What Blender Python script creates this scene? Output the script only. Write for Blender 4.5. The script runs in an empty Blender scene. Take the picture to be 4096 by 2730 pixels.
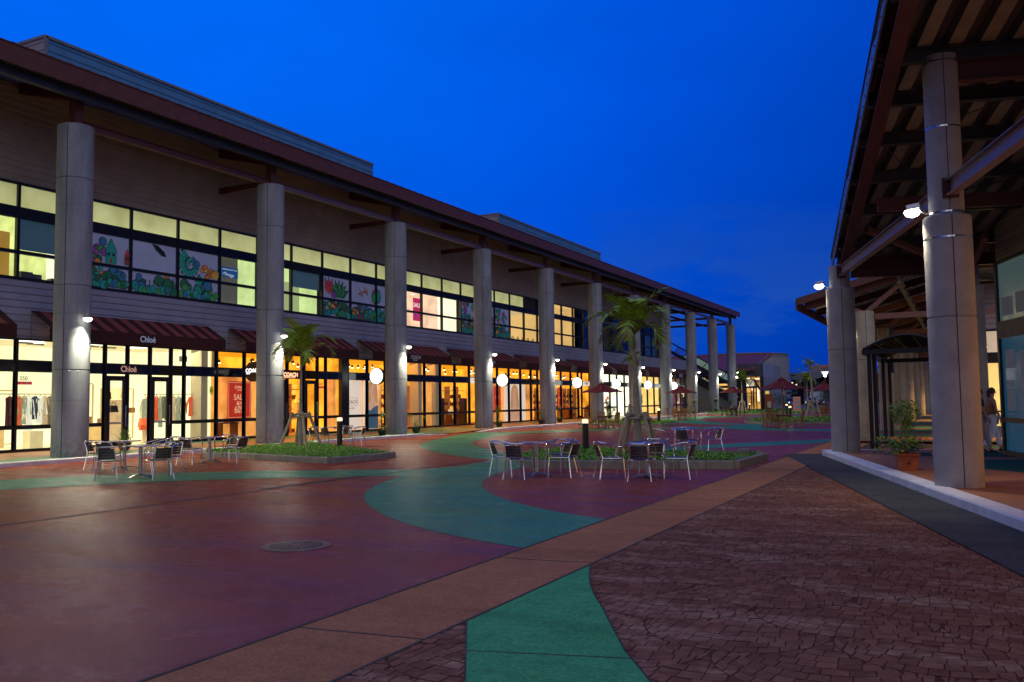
import bpy, math, random
from mathutils import Vector, Matrix
S = bpy.context.scene
COL = S.collection
rnd = random.Random(11)
PI = math.pi
V3 = Vector

# ------------------------------------------------------------------ helpers
class MB:
    """collects shapes, links them as one mesh object"""
    def __init__(s):
        s.v = []; s.f = []; s.mi = []; s.m = 0
    def add(s, vs, fs):
        i = len(s.v); s.v += [tuple(p) for p in vs]
        for f in fs:
            s.f.append(tuple(i + k for k in f)); s.mi.append(s.m)
    def poly(s, pts):
        s.add(pts, [tuple(range(len(pts)))])
    def box(s, a, b):
        x0, y0, z0 = a; x1, y1, z1 = b
        s.add([(x0,y0,z0),(x1,y0,z0),(x1,y1,z0),(x0,y1,z0),(x0,y0,z1),(x1,y0,z1),(x1,y1,z1),(x0,y1,z1)],
              [(0,3,2,1),(4,5,6,7),(0,1,5,4),(1,2,6,5),(2,3,7,6),(3,0,4,7)])
    def beam(s, p, q, w, h, up=(0,0,1)):
        p = V3(p); q = V3(q); d = (q - p).normalized(); up = V3(up)
        sx = d.cross(up)
        if sx.length < 1e-4: sx = d.cross(V3((1,0,0)))
        sx.normalize(); sy = sx.cross(d)
        sx = sx * w / 2; sy = sy * h / 2
        vs = [p-sx-sy, p+sx-sy, p+sx+sy, p-sx+sy, q-sx-sy, q+sx-sy, q+sx+sy, q-sx+sy]
        s.add(vs, [(0,3,2,1),(4,5,6,7),(0,1,5,4),(1,2,6,5),(2,3,7,6),(3,0,4,7)])
    def ibeam(s, p, q, w, h, t=.02, up=(0,0,1)):
        p = V3(p); q = V3(q); d = (q-p).normalized(); sx = d.cross(V3(up)).normalized(); sy = sx.cross(d)
        s.beam(p + sy*(h/2-t/2), q + sy*(h/2-t/2), w, t, up)
        s.beam(p - sy*(h/2-t/2), q - sy*(h/2-t/2), w, t, up)
        s.beam(p, q, t, h-2*t, up)
    def tube(s, pts, r, n=8, caps=True):
        pts = [V3(p) for p in pts]
        rs = r if isinstance(r, (list, tuple)) else [r]*len(pts)
        i0 = len(s.v); prev = None
        for k, p in enumerate(pts):
            if k == 0: d = pts[1]-p
            elif k == len(pts)-1: d = p-pts[k-1]
            else: d = (pts[k+1]-p).normalized() + (p-pts[k-1]).normalized()
            d.normalize()
            if prev is None:
                a = V3((0,0,1)) if abs(d.z) < .9 else V3((1,0,0))
                u = d.cross(a).normalized()
            else:
                u = prev - d*prev.dot(d)
                u.normalize()
            prev = u; w = d.cross(u)
            for j in range(n):
                t = 2*PI*j/n
                s.v.append(tuple(p + (u*math.cos(t)+w*math.sin(t))*rs[k]))
        for k in range(len(pts)-1):
            for j in range(n):
                a = i0+k*n+j; b = i0+k*n+(j+1) % n
                s.f.append((a, b, b+n, a+n)); s.mi.append(s.m)
        if caps:
            s.f.append(tuple(i0+j for j in reversed(range(n)))); s.mi.append(s.m)
            e = i0+(len(pts)-1)*n
            s.f.append(tuple(e+j for j in range(n))); s.mi.append(s.m)
    def lathe(s, prof, c=(0,0,0), n=24, caps=True, a0=0):
        i0 = len(s.v)
        for r, z in prof:
            for j in range(n):
                t = a0+2*PI*j/n
                s.v.append((c[0]+r*math.cos(t), c[1]+r*math.sin(t), c[2]+z))
        for k in range(len(prof)-1):
            for j in range(n):
                a = i0+k*n+j; b = i0+k*n+(j+1) % n
                s.f.append((a, b, b+n, a+n)); s.mi.append(s.m)
        if caps:
            s.f.append(tuple(i0+j for j in reversed(range(n)))); s.mi.append(s.m)
            e = i0+(len(prof)-1)*n
            s.f.append(tuple(e+j for j in range(n))); s.mi.append(s.m)
    def prism(s, poly, z0, z1):
        n = len(poly); i0 = len(s.v)
        s.v += [(p[0], p[1], z0) for p in poly] + [(p[0], p[1], z1) for p in poly]
        s.f.append(tuple(i0+j for j in reversed(range(n)))); s.mi.append(s.m)
        s.f.append(tuple(i0+n+j for j in range(n))); s.mi.append(s.m)
        for j in range(n):
            k = (j+1) % n
            s.f.append((i0+j, i0+k, i0+n+k, i0+n+j)); s.mi.append(s.m)
    def disc(s, c, r, nrm='x', n=16, rx=None):
        pts = []
        for j in range(n):
            t = 2*PI*j/n; a = (rx or r)*math.cos(t); b = r*math.sin(t)
            if nrm == 'x': pts.append((c[0], c[1]+a, c[2]+b))
            elif nrm == 'y': pts.append((c[0]+a, c[1], c[2]+b))
            else: pts.append((c[0]+a, c[1]+b, c[2]))
        s.poly(pts)
    def build(s, name, mats, parent=None, smooth=False, bevel=0):
        me = bpy.data.meshes.new(name)
        me.from_pydata(s.v, [], s.f); 
        if not isinstance(mats, (list, tuple)): mats = [mats]
        for m in mats: me.materials.append(m)
        me.polygons.foreach_set('material_index', s.mi)
        if smooth:
            me.polygons.foreach_set('use_smooth', [True]*len(s.f))
            try: me.set_sharp_from_angle(angle=math.radians(40))
            except Exception: pass
        me.update()
        o = bpy.data.objects.new(name, me); COL.objects.link(o)
        if bevel:
            b = o.modifiers.new('bevel', 'BEVEL'); b.width = bevel; b.segments = 2; b.limit_method = 'ANGLE'
        if parent is not None: attach(o, parent)
        return o

def attach(o, parent):
    o.parent = parent
    if parent.get('_w'):
        o.matrix_parent_inverse = Matrix.Translation(-V3(parent.location))

def thing(name, label, cat, loc=(0,0,0), rz=0, group=None, world=False):
    o = bpy.data.objects.new(name, None); COL.objects.link(o)
    o.location = loc; o.rotation_euler = (0,0,rz); o.empty_display_size = .2
    tag(o, label, cat, group)
    if world: o['_w'] = 1
    return o
def tag(o, label=None, cat=None, group=None, kind=None):
    if label: o['label'] = label
    if cat: o['category'] = cat
    if group: o['group'] = group
    if kind: o['kind'] = kind
    return o
def struct(o): o['kind'] = 'structure'; return o
def dup(root, loc, rz=0, label=None, group=None, sc=1):
    r = root.copy(); COL.objects.link(r); r.location = loc; r.rotation_euler = (0,0,rz); r.scale = (sc,sc,sc)
    if label: r['label'] = label
    if group: r['group'] = group
    for ch in list(root.children):
        c = ch.copy(); COL.objects.link(c); c.parent = r
        for g in ch.children:
            d = g.copy(); COL.objects.link(d); d.parent = c
    return r

# ------------------------------------------------------------------ materials
class NT:
    def __init__(s, m):
        s.t = m.node_tree; s.n = s.t.nodes; s.l = s.t.links
    def new(s, ty, **kw):
        n = s.n.new(ty)
        for k, v in kw.items(): setattr(n, k, v)
        return n
    def put(s, sock, v):
        if hasattr(v, 'is_linked') or hasattr(v, 'links'): s.l.new(v, sock)
        else: sock.default_value = v
    def math(s, op, a, b=0, c=0):
        n = s.new('ShaderNodeMath', operation=op)
        s.put(n.inputs[0], a); s.put(n.inputs[1], b); s.put(n.inputs[2], c)
        return n.outputs[0]
    def mix(s, f, a, b, bt='MIX'):
        n = s.new('ShaderNodeMix', data_type='RGBA', blend_type=bt)
        s.put(n.inputs[0], f); s.put(n.inputs[6], a); s.put(n.inputs[7], b)
        return n.outputs[2]
    def noise(s, vec, scale, detail=4, rough=.55):
        n = s.new('ShaderNodeTexNoise'); s.l.new(vec, n.inputs['Vector'])
        n.inputs['Scale'].default_value = scale; n.inputs['Detail'].default_value = detail; n.inputs['Roughness'].default_value = rough
        return n.outputs['Fac']
    def rng(s, v, a, b, c, d):
        n = s.new('ShaderNodeMapRange'); s.put(n.inputs[0], v)
        for i, x in enumerate((a,b,c,d)): n.inputs[i+1].default_value = x
        return n.outputs[0]
def c4(c): return (c[0], c[1], c[2], 1)
def base(name):
    m = bpy.data.materials.new(name); m.use_nodes = True
    k = NT(m); b = k.n['Principled BSDF']; tc = k.new('ShaderNodeTexCoord')
    return m, k, b, tc.outputs['Object']
MATS = {}
def M(name, col, rough=.6, metal=0, var=.18, vs=3, bump=0, bs=40, es=0, ec=None, stretch=None, dirt=0):
    if name in MATS: return MATS[name]
    m, k, b, vec = base(name)
    if stretch:
        mp = k.new('ShaderNodeMapping'); mp.inputs['Scale'].default_value = stretch
        k.l.new(vec, mp.inputs[0]); vec = mp.outputs[0]
    b.inputs['Roughness'].default_value = rough; b.inputs['Metallic'].default_value = metal
    f = k.noise(vec, vs, 6)
    g = k.rng(f, .3, .7, 1-var, 1+var*.6)
    cc = k.mix(1.0, c4(col), (1,1,1,1), 'MULTIPLY')
    n = k.new('ShaderNodeVectorMath', operation='SCALE'); k.l.new(cc, n.inputs[0]); k.l.new(g, n.inputs['Scale'])
    out = n.outputs[0]
    if dirt:
        f2 = k.noise(vec, vs*.37, 8, .7); d = k.rng(f2, .5, .72, 0, dirt)
        out = k.mix(d, out, c4([x*.35 for x in col]))
    k.l.new(out, b.inputs['Base Color'])
    rr = k.rng(f, .3, .7, max(rough-.1, .02), min(rough+.1, 1)); k.l.new(rr, b.inputs['Roughness'])
    if bump:
        bn = k.new('ShaderNodeBump'); bn.inputs['Strength'].default_value = bump; bn.inputs['Distance'].default_value = .01
        k.l.new(k.noise(vec, bs, 5), bn.inputs['Height']); k.l.new(bn.outputs[0], b.inputs['Normal'])
    if es:
        b.inputs['Emission Color'].default_value = c4(ec or col); b.inputs['Emission Strength'].default_value = es
    MATS[name] = m
    return m
def EM(name, col, st, var=0.0, vs=1.5):
    """a lit surface: emission with soft variation"""
    if name in MATS: return MATS[name]
    m, k, b, vec = base(name)
    b.inputs['Base Color'].default_value = c4([x*.22 for x in col]); b.inputs['Roughness'].default_value = .7
    b.inputs['Emission Color'].default_value = c4(col)
    if var:
        f = k.noise(vec, vs, 3); k.l.new(k.rng(f, .3, .7, st*(1-var), st*(1+var)), b.inputs['Emission Strength'])
    else: b.inputs['Emission Strength'].default_value = st
    MATS[name] = m
    return m

concrete = M('concrete', (.29,.32,.36), .75, var=.26, vs=2.2, bump=.3, bs=30, dirt=.6, stretch=(1,1,.3))
concrete_l = M('pale_concrete', (.50,.43,.30), .75, var=.2, vs=2.5, bump=.2, bs=30, dirt=.3)
def stain(m):
    k = NT(m); b_ = k.n['Principled BSDF']; tc_ = k.new('ShaderNodeTexCoord')
    mp_ = k.new('ShaderNodeMapping'); mp_.inputs['Scale'].default_value = (3.2,3.2,.16); k.l.new(tc_.outputs['Object'], mp_.inputs[0])
    s_ = k.rng(k.noise(mp_.outputs[0], 1.6, 6, .65), .50, .72, 1.04, .76)
    sx_ = k.new('ShaderNodeSeparateXYZ'); k.l.new(tc_.outputs['Object'], sx_.inputs[0])
    ft_ = k.math('ADD', k.rng(sx_.outputs[2], .1, 1.0, .25, 0), 0)
    ft2 = k.math('SUBTRACT', 1.0, k.math('MULTIPLY', ft_, k.rng(k.noise(tc_.outputs['Object'], 6, 6, .7), .35, .6, 0, 2.0)))
    src = b_.inputs['Base Color'].links[0].from_socket
    v_ = k.new('ShaderNodeVectorMath', operation='SCALE'); k.l.new(src, v_.inputs[0]); k.l.new(k.math('MULTIPLY', s_, ft2), v_.inputs['Scale']); k.l.new(v_.outputs[0], b_.inputs['Base Color'])
stain(concrete); stain(concrete_l)
seam_m = M('joint_dark', (.06,.055,.05), .9)
maroon = M('maroon_steel', (.14,.050,.030), .45, var=.2, vs=4)
maroon_d = M('maroon_steel_dark', (.10,.022,.016), .55, var=.2, vs=4)
pinkbeam = M('rose_brown_steel', (.33,.14,.09), .5, var=.15, vs=2, dirt=.2)
lilac = M('violet_grey_steel', (.20,.13,.17), .45, var=.15, vs=2)
steel_d = M('dark_steel', (.04,.045,.05), .5)
frame_m = M('black_frame', (.012,.012,.012), .4, var=.2)
kerb_m = M('white_kerb', (.78,.78,.78), .75, var=.15, vs=3, bump=.2, dirt=.25)
kerb_g = M('grey_kerb', (.26,.25,.22), .8, var=.25, vs=4, bump=.3, dirt=.4)
alu = M('aluminium', (.88,.88,.88), .13, 1, var=.06)
alu_m = M('brushed_aluminium', (.55,.55,.56), .32, 1, var=.1)
slat_m = M('dark_slat', (.035,.022,.018), .38, var=.25, vs=6)
teak = M('teak', (.36,.17,.05), .55, var=.3, vs=5, stretch=(4,4,.6))
teak_d = M('dark_teak', (.10,.04,.025), .55, var=.3, vs=5, stretch=(4,4,.6))
awn_d = M('awning_maroon', (.05,.008,.010), .8, var=.12, vs=3)
awn_l = M('awning_pink', (.31,.062,.072), .8, var=.12, vs=3)
umb_m = M('umbrella_cloth', (.14,.008,.009), .9, var=.2, vs=3)
white_m = M('white_paint', (.75,.75,.72), .6, var=.06)
black_m = M('black_plastic', (.01,.01,.011), .45)
pole_w = M('weathered_pole', (.40,.34,.24), .85, var=.35, vs=5, bump=.4, bs=25, stretch=(3,3,.5))
trunk_m = M('palm_trunk', (.34,.30,.24), .85, var=.35, vs=4, bump=.5, bs=18)
trunk_g = M('palm_crownshaft', (.13,.19,.05), .5, var=.3, vs=3)
leaf_a = M('palm_leaf', (.28,.46,.02), .45, var=.45, vs=5)
leaf_b = M('palm_leaf_dry', (.24,.20,.08), .6, var=.4, vs=5)
leaf_c = M('shrub_leaf', (.17,.34,.02), .5, var=.4, vs=9)
leaf_d = M('shrub_leaf_dark', (.05,.12,.012), .5, var=.5, vs=9)
grass_m = M('groundcover_leaf', (.17,.44,.010), .6, var=.4, vs=7)
soil_m = M('soil', (.03,.035,.012), .95, var=.4, vs=8)
pot_m = M('dark_pot', (.015,.03,.02), .35)
terra = M('terracotta', (.35,.10,.045), .75, var=.3, vs=6, bump=.3)
skin_m = M('skin', (.50,.27,.17), .5, var=.08)
chrome = M('steel_band', (.8,.8,.85), .12, 1)

def siding(name, col, pitch=.235, off=0.0, dark=.35):
    m, k, b, vec = base(name)
    sx = k.new('ShaderNodeSeparateXYZ'); k.l.new(vec, sx.inputs[0])
    t = k.math('FRACT', k.math('DIVIDE', k.math('ADD', sx.outputs[2], off+50), pitch))
    line = k.math('LESS_THAN', t, .10 if dark < .5 else .07)
    f = k.noise(vec, 1.3, 6); g = k.rng(f, .3, .7, .84, 1.1)
    n = k.new('ShaderNodeVectorMath', operation='SCALE'); n.inputs[0].default_value = col; k.l.new(g, n.inputs['Scale'])
    c = k.mix(line, n.outputs[0], c4([x*dark for x in col]))
    k.l.new(c, b.inputs['Base Color']); b.inputs['Roughness'].default_value = .6
    bn = k.new('ShaderNodeBump'); bn.inputs['Distance'].default_value = .03; bn.inputs['Strength'].default_value = .7
    h = k.math('MINIMUM', k.math('MULTIPLY', t, 4), 1.0)
    k.l.new(h, bn.inputs['Height']); k.l.new(bn.outputs[0], b.inputs['Normal'])
    MATS[name] = m
    return m
side_main = siding('grey_siding', (.34,.38,.54), .235)
side_brown = siding('brown_grey_siding', (.40,.36,.31), .235, dark=.5)
side_dark = siding('dark_siding', (.10,.095,.10), .30)
side_white = siding('white_siding', (.60,.56,.56), .20)
roof_blue = siding('ribbed_roof_wall', (.09,.27,.50), .33, dark=.35)
side_pink = siding('ribbed_roof_end', (.36,.30,.32), .33, dark=.3)

def glass(name, tint=(.9,.95,1), refl=.12, rough=.02):
    m, k, b, vec = base(name)
    k.n.remove(b)
    tr = k.new('ShaderNodeBsdfTransparent'); tr.inputs[0].default_value = c4(tint)
    gl = k.new('ShaderNodeBsdfGlossy'); gl.inputs['Roughness'].default_value = rough
    fr = k.new('ShaderNodeFresnel'); fr.inputs['IOR'].default_value = 1.5
    mx = k.new('ShaderNodeMixShader'); k.l.new(k.math('MULTIPLY', k.math('MINIMUM', k.math('ADD', fr.outputs[0], refl*.3), .6), .38), mx.inputs[0])
    k.l.new(tr.outputs[0], mx.inputs[1]); k.l.new(gl.outputs[0], mx.inputs[2])
    k.l.new(mx.outputs[0], k.n['Material Output'].inputs[0])
    MATS[name] = m
    return m
glass_c = glass('clear_glass')
glass_t = glass('tinted_glass', (.35,.5,.6), .5)
gloss_blue = M('dusk_glazing', (.006,.012,.03), .04, 0, var=.05)
gloss_blue.node_tree.nodes['Principled BSDF'].inputs['Specular IOR Level'].default_value = 1.0
band_m = M('spandrel_glass', (.012,.012,.014), .12, var=.1)

# ------------------------------------------------------------------ camera
yaw, pitch, roll = -.4708870, .0685397, -.0138894
fw = V3((math.sin(yaw)*math.cos(pitch), math.cos(yaw)*math.cos(pitch), math.sin(pitch)))
rt = V3((math.cos(yaw), -math.sin(yaw), 0)); up = rt.cross(fw)
r2 = rt*math.cos(roll) + up*math.sin(roll); u2 = -rt*math.sin(roll) + up*math.cos(roll)
cd = bpy.data.cameras.new('camera'); cam = bpy.data.objects.new('camera', cd); COL.objects.link(cam)
mw = Matrix(((r2.x,u2.x,-fw.x,0),(r2.y,u2.y,-fw.y,0),(r2.z,u2.z,-fw.z,1.65),(0,0,0,1)))
cam.matrix_world = mw
cd.sensor_width = 36; cd.lens = 3525.63/4096*36; cd.clip_end = 3000; cd.clip_start = .1
S.camera = cam
S.view_settings.view_transform = 'Standard'; S.view_settings.look = 'None'; S.view_settings.exposure = 0
S.render.engine = 'CYCLES'
S.cycles.use_denoising = True
S.cycles.max_bounces = 6; S.cycles.diffuse_bounces = 3; S.cycles.glossy_bounces = 3; S.cycles.transparent_max_bounces = 12
S.cycles.sample_clamp_indirect = 4
S.cycles.caustics_reflective = False; S.cycles.caustics_refractive = False

# ------------------------------------------------------------------ sky and dusk light
w = bpy.data.worlds.new('World'); S.world = w; w.use_nodes = True
k = NT(w); bg = k.n['Background']; tc = k.new('ShaderNodeTexCoord')
vec = tc.outputs['Generated']
def dotn(d):
    d = V3(d).normalized(); n = k.new('ShaderNodeVectorMath', operation='DOT_PRODUCT')
    k.l.new(vec, n.inputs[0]); n.inputs[1].default_value = d
    return n.outputs['Value']
bright = dotn((-.80, .62, .62))
ramp = k.new('ShaderNodeValToRGB'); k.l.new(bright, ramp.inputs[0])
cr = ramp.color_ramp
cr.elements[0].position = .30; cr.elements[0].color = (0,.022,.20,1)
cr.elements[1].position = 1.0; cr.elements[1].color = (.0,.155,1.02,1)
e = cr.elements.new(.62); e.color = (0,.042,.42,1)
e = cr.elements.new(.84); e.color = (0,.095,.80,1)
cn = k.new('ShaderNodeMapping'); cn.inputs['Scale'].default_value = (1,1,3); k.l.new(vec, cn.inputs[0])
cl = k.noise(cn.outputs[0], 5.5, 7, .58)
clm = k.rng(cl, .47, .60, 0, .62)
sep = k.new('ShaderNodeSeparateXYZ'); k.l.new(vec, sep.inputs[0])
low = k.rng(sep.outputs[2], .10, .24, 1, 0)
skyc = k.mix(k.math('MULTIPLY', clm, low), ramp.outputs[0], (.02,.10,.46,1))
n2 = k.noise(cn.outputs[0], 1.6, 5, .6)
skyc = k.mix(k.rng(n2, .4, .7, 0, .22), skyc, (0,.03,.30,1))
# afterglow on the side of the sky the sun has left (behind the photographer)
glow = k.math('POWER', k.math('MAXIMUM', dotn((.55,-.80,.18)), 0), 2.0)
skyn = k.new('ShaderNodeTexSky'); skyn.sky_type = 'NISHITA'; skyn.sun_disc = False
skyn.sun_elevation = math.radians(1.5); skyn.sun_rotation = math.radians(145)
skys = k.new('ShaderNodeVectorMath', operation='SCALE'); k.l.new(skyn.outputs[0], skys.inputs[0]); skys.inputs['Scale'].default_value = .0
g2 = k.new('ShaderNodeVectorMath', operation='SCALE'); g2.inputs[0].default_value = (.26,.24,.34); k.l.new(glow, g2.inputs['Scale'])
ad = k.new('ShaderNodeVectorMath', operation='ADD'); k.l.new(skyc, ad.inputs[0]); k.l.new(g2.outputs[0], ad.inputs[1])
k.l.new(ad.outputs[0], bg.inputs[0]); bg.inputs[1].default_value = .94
sd = bpy.data.lights.new('dusk_light', 'SUN'); sd.energy = .70; sd.angle = math.radians(110); sd.color = (1,.93,.66)
so = bpy.data.objects.new('dusk_light', sd); COL.objects.link(so)
so.rotation_euler = V3((.45,-.55,1.0)).to_track_quat('Z','Y').to_euler()

FONT_N = [0]
def text(body, name, loc, size, mat, face='x', parent=None, ext=.004, ax='LEFT', bold=0, sx=1):
    cu = bpy.data.curves.new(name, 'FONT'); cu.body = body; cu.size = size; cu.extrude = ext; cu.align_x = ax; cu.offset = bold
    cu.materials.append(mat)
    o = bpy.data.objects.new(name, cu); COL.objects.link(o)
    if face == 'x': mr = Matrix(((0,0,1),(1,0,0),(0,1,0)))     # reads along +Y on a wall that faces +X
    elif face == 'y': mr = Matrix(((1,0,0),(0,0,-1),(0,1,0)))  # reads along +X on a wall that faces -Y
    else: mr = face
    m4 = mr.to_4x4() @ Matrix.Diagonal((sx,1,1,1)); m4.translation = loc
    if parent is not None:
        attach(o, parent)
    o.matrix_basis = m4
    return o
# ------------------------------------------------------------------ ground
def paving_shader(k, b, colr, r, nrm, vec, gl):
    vo = k.new('ShaderNodeTexVoronoi'); vo.inputs['Scale'].default_value = 1.7; k.l.new(vec, vo.inputs['Vector'])
    gum = k.rng(vo.outputs['Distance'], .018, .030, .55, 1)
    sc = k.new('ShaderNodeVectorMath', operation='SCALE'); k.l.new(colr, sc.inputs[0]); k.l.new(gum, sc.inputs['Scale'])
    df = k.new('ShaderNodeBsdfDiffuse'); k.l.new(sc.outputs[0], df.inputs[0]); k.l.new(nrm, df.inputs['Normal'])
    gs = k.new('ShaderNodeBsdfGlossy'); k.l.new(r, gs.inputs['Roughness']); k.l.new(nrm, gs.inputs['Normal'])
    fr = k.new('ShaderNodeLayerWeight'); fr.inputs[0].default_value = .35
    fac = k.math('MULTIPLY', k.math('ADD', .35, fr.outputs['Facing']), gl)
    mx = k.new('ShaderNodeMixShader'); k.l.new(fac, mx.inputs[0]); k.l.new(df.outputs[0], mx.inputs[1]); k.l.new(gs.outputs[0], mx.inputs[2])
    k.l.new(mx.outputs[0], k.n['Material Output'].inputs[0]); k.n.remove(b)
def paint(name, col, wet=.32, grain=.5, blotch=.25):
    m, k, b, vec = base(name)
    f = k.noise(vec, .35, 7, .6); f2 = k.noise(vec, 3.0, 6, .65); f3 = k.noise(vec, 38, 4, .8); f4 = k.noise(vec, 11, 4, .7)
    mp = k.new('ShaderNodeMapping'); mp.inputs['Scale'].default_value = (.25,1.6,1); mp.inputs['Rotation'].default_value = (0,0,.5); k.l.new(vec, mp.inputs[0])
    st = k.noise(mp.outputs[0], .8, 5, .6)
    g = k.math('MULTIPLY', k.rng(f, .3, .7, 1-blotch, 1+blotch*.5), k.rng(f2, .3, .7, .86, 1.1))
    g = k.math('MULTIPLY', g, k.math('MULTIPLY', k.rng(f3, .3, .7, .62, 1.38), k.rng(f4, .3, .7, .86, 1.14))); g = k.math('MULTIPLY', g, k.rng(st, .52, .7, 1, .72))
    n = k.new('ShaderNodeVectorMath', operation='SCALE'); n.inputs[0].default_value = col; k.l.new(g, n.inputs['Scale'])
    k.l.new(n.outputs[0], b.inputs['Base Color'])
    r = k.math('ADD', k.rng(st, .35, .65, wet, wet+.22), k.rng(f2, .3, .7, -.06, .08)); k.l.new(r, b.inputs['Roughness'])
    b.inputs['Specular IOR Level'].default_value = .20
    bn = k.new('ShaderNodeBump'); bn.inputs['Strength'].default_value = grain; bn.inputs['Distance'].default_value = .006
    h = k.math('ADD', k.noise(vec, 55, 4, .75), k.math('MULTIPLY', k.noise(vec, 9, 4), 1.2)); k.l.new(h, bn.inputs['Height'])
    k.l.new(bn.outputs[0], b.inputs['Normal'])
    paving_shader(k, b, n.outputs[0], r, bn.outputs[0], vec, .13 if wet < .45 else .03)
    MATS[name] = m
    return m
p_maroon = paint('maroon_paving', (.30,.058,.032), wet=.14, grain=.85)
p_green = paint('green_paving', (.05,.27,.13), wet=.14, grain=.85)
p_orange = paint('terracotta_band', (.44,.19,.085), wet=.55, grain=.15, blotch=.2)
p_fgreen = paint('green_smooth_paving', (.08,.40,.15), wet=.5, grain=.15, blotch=.15)
p_asph = paint('asphalt', (.085,.085,.08), wet=.6, grain=.35)
p_walk = paint('walkway_terracotta', (.40,.145,.05), wet=.4, grain=.2)
p_wgreen = paint('walkway_green', (.05,.20,.10), wet=.4, grain=.2)
p_wgreend = paint('walkway_dark_green', (.02,.11,.085), wet=.45, grain=.2)
p_tan = paint('tan_paving', (.34,.25,.13), wet=.5, grain=.2)
p_far = paint('far_asphalt', (.07,.08,.10), wet=.35, grain=.2)
p_mort = paint('stamped_joint', (.115,.048,.026), wet=.6, grain=.3)

def sheet(name, pts, z, mat, struct_=True):
    b = MB(); b.poly([(p[0], p[1], z) for p in pts]); o = b.build(name, mat)
    if struct_: struct(o)
    return o
def fixccw(P):
    a = sum(P[i][0]*P[(i+1) % len(P)][1]-P[(i+1) % len(P)][0]*P[i][1] for i in range(len(P)))
    return P if a > 0 else P[::-1]
sheet('ground', [(-900,-300),(700,-300),(700,1500),(-900,1500)], -.03, p_far)
sheet('plaza_paving', [(-24.3,-30),(-4.45,-30),(-4.45,140),(-24.3,140)], 0, p_maroon)
o = sheet('terracotta_band', [(-4.452,-20),(-3.40,-20),(-3.40,34.0),(-3.9,120),(-4.452,120)], .004, p_orange)

G1 = [(-20.3,11.3),(-19.79,12.84),(-19.08,14.51),(-17.37,15.83),(-15.84,16.85),(-13.94,17.81),(-12.55,18.41),(-12.21,18.47),(-11.85,18.98),(-11.72,19.8),(-11.8,21.2),(-11.96,22.31),
 (-12.23,22.39),(-13.29,23.03),(-14.43,23.9),(-16.06,25.46),(-17.97,27.68),(-18.9,29.03),(-20.09,31.4),(-21.26,34.21),(-21.89,36.39),(-23.31,39.8),(-23.44,41.89),(-21.97,42.37),(-21.02,44.18),(-19.43,47.08),
 (-17.62,48.2),(-15.7,50.31),(-12.61,51.74),(-12.9,55.48),(-11.87,59.69),(-11.25,56.57),(-10.8,53.35),(-9.87,50.49),(-8.67,48.6),(-6.03,48.09),(-4.46,48.1),(-4.46,45.1),(-5.66,45.12),(-8.77,45.9),(-9.98,46.59),(-11.09,47.82),(-12.11,49.2),(-15.3,48.3),(-17.66,45.1),
 (-18.12,43.89),(-20.14,40.92),(-20.41,40.12),(-20.26,37.96),(-19.25,35.49),(-19.14,34.31),(-18.32,32.24),(-17.33,30.44),(-15.83,28.29),(-14.32,26.57),(-13.33,25.43),
 (-12.2,25.6),(-10.51,26.8),(-10.05,27.52),(-8.61,30.9),(-7.01,33.56),(-5.05,36.08),(-4.46,37.3),(-4.46,33.9),(-4.93,32.9),(-6.33,31.14),(-7.5,29.38),(-8.37,27.9),(-9.4,24.5),(-9.75,22),
 (-9.78,20.38),(-9.77,19.5),(-9.72,18.48),(-9.44,17.39),(-9.09,16.44),(-8.68,15.62),(-8.25,14.89),(-7.65,14.09),(-6.81,13.15),(-5.93,12.42),(-5.12,11.9),(-4.46,11.62),(-4.46,9.01),
 (-5.01,9.21),(-5.54,9.43),(-6.16,9.76),(-6.96,10.27),(-7.66,10.84),(-8.27,11.39),(-8.98,12.14),(-9.57,12.89),(-10.09,13.68),(-10.51,14.49),(-10.97,15.54),(-11.42,16.76),
 (-11.59,16.7),(-12.59,16.09),(-14.27,15.18),(-15.68,14.05),(-16.79,12.37),(-17.52,11.37),(-18.1,10.0)]
def smooth_poly(P, it=1):
    for _ in range(it):
        Q = []
        for i in range(len(P)):
            a = V3((*P[i],0)); b_ = V3((*P[(i+1) % len(P)],0)); c = V3((*P[i-1],0))
            ang = (b_-a).angle(a-c) if (b_-a).length > 1e-6 and (a-c).length > 1e-6 else 0
            if ang > math.radians(38): Q.append(P[i])
            else:
                p = a*.75 + (c+b_)*.125; Q.append((p.x,p.y))
            m_ = (a+b_)/2; Q.append((m_.x,m_.y))
        P = Q
    return P
gp = sheet('green_paint', fixccw(smooth_poly(G1, 2)), .004, p_green)
sheet('green_paint', fixccw(smooth_poly([(-13.5,55.5),(-15.9,57.9),(-20.1,63.5),(-22.5,69),(-23.6,76),(-22.5,82),(-19.6,83.5),(-12,84),(-12,81.5),(-18,80),(-19.8,75),(-18.5,68),(-16,62),(-12.9,58)], 2)), .004, p_green)
sheet('green_paint', fixccw([(-4.46,64),(-9,66),(-16,73),(-16,75),(-9,68.5),(-4.46,67)]), .004, p_green)
sheet('green_paint', fixccw([(-4.46,84),(-12,93),(-12,96),(-4.46,89)]), .004, p_green)
sheet('rose_paving', [(-24.0,96),(-4.46,96),(-4.46,118),(-24.0,118)], .003, p_maroon)
sheet('road', [(-60,118),(20,112),(20,400),(-160,400)], .02, p_far)
# thin expansion joints and the long drain line
b = MB(); b.box((-12.19,-5,.004),(-12.15,60,.007)); struct(b.build('expansion_joint', seam_m))
b = MB(); b.box((-4.475,-5,.004),(-4.447,60,.010)); struct(b.build('expansion_joint', seam_m))
b = MB(); b.box((-3.415,-5,.004),(-3.39,22.8,.012)); struct(b.build('expansion_joint', seam_m))
b = MB()
for y in (5.25, 8.4, 12.9, 16.1, 20.6, 25.2): b.beam((-4.45,y-.05,.0055),(-3.4,y+.05,.0055), .018, .003)
struct(b.build('band_joint', seam_m))
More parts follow.
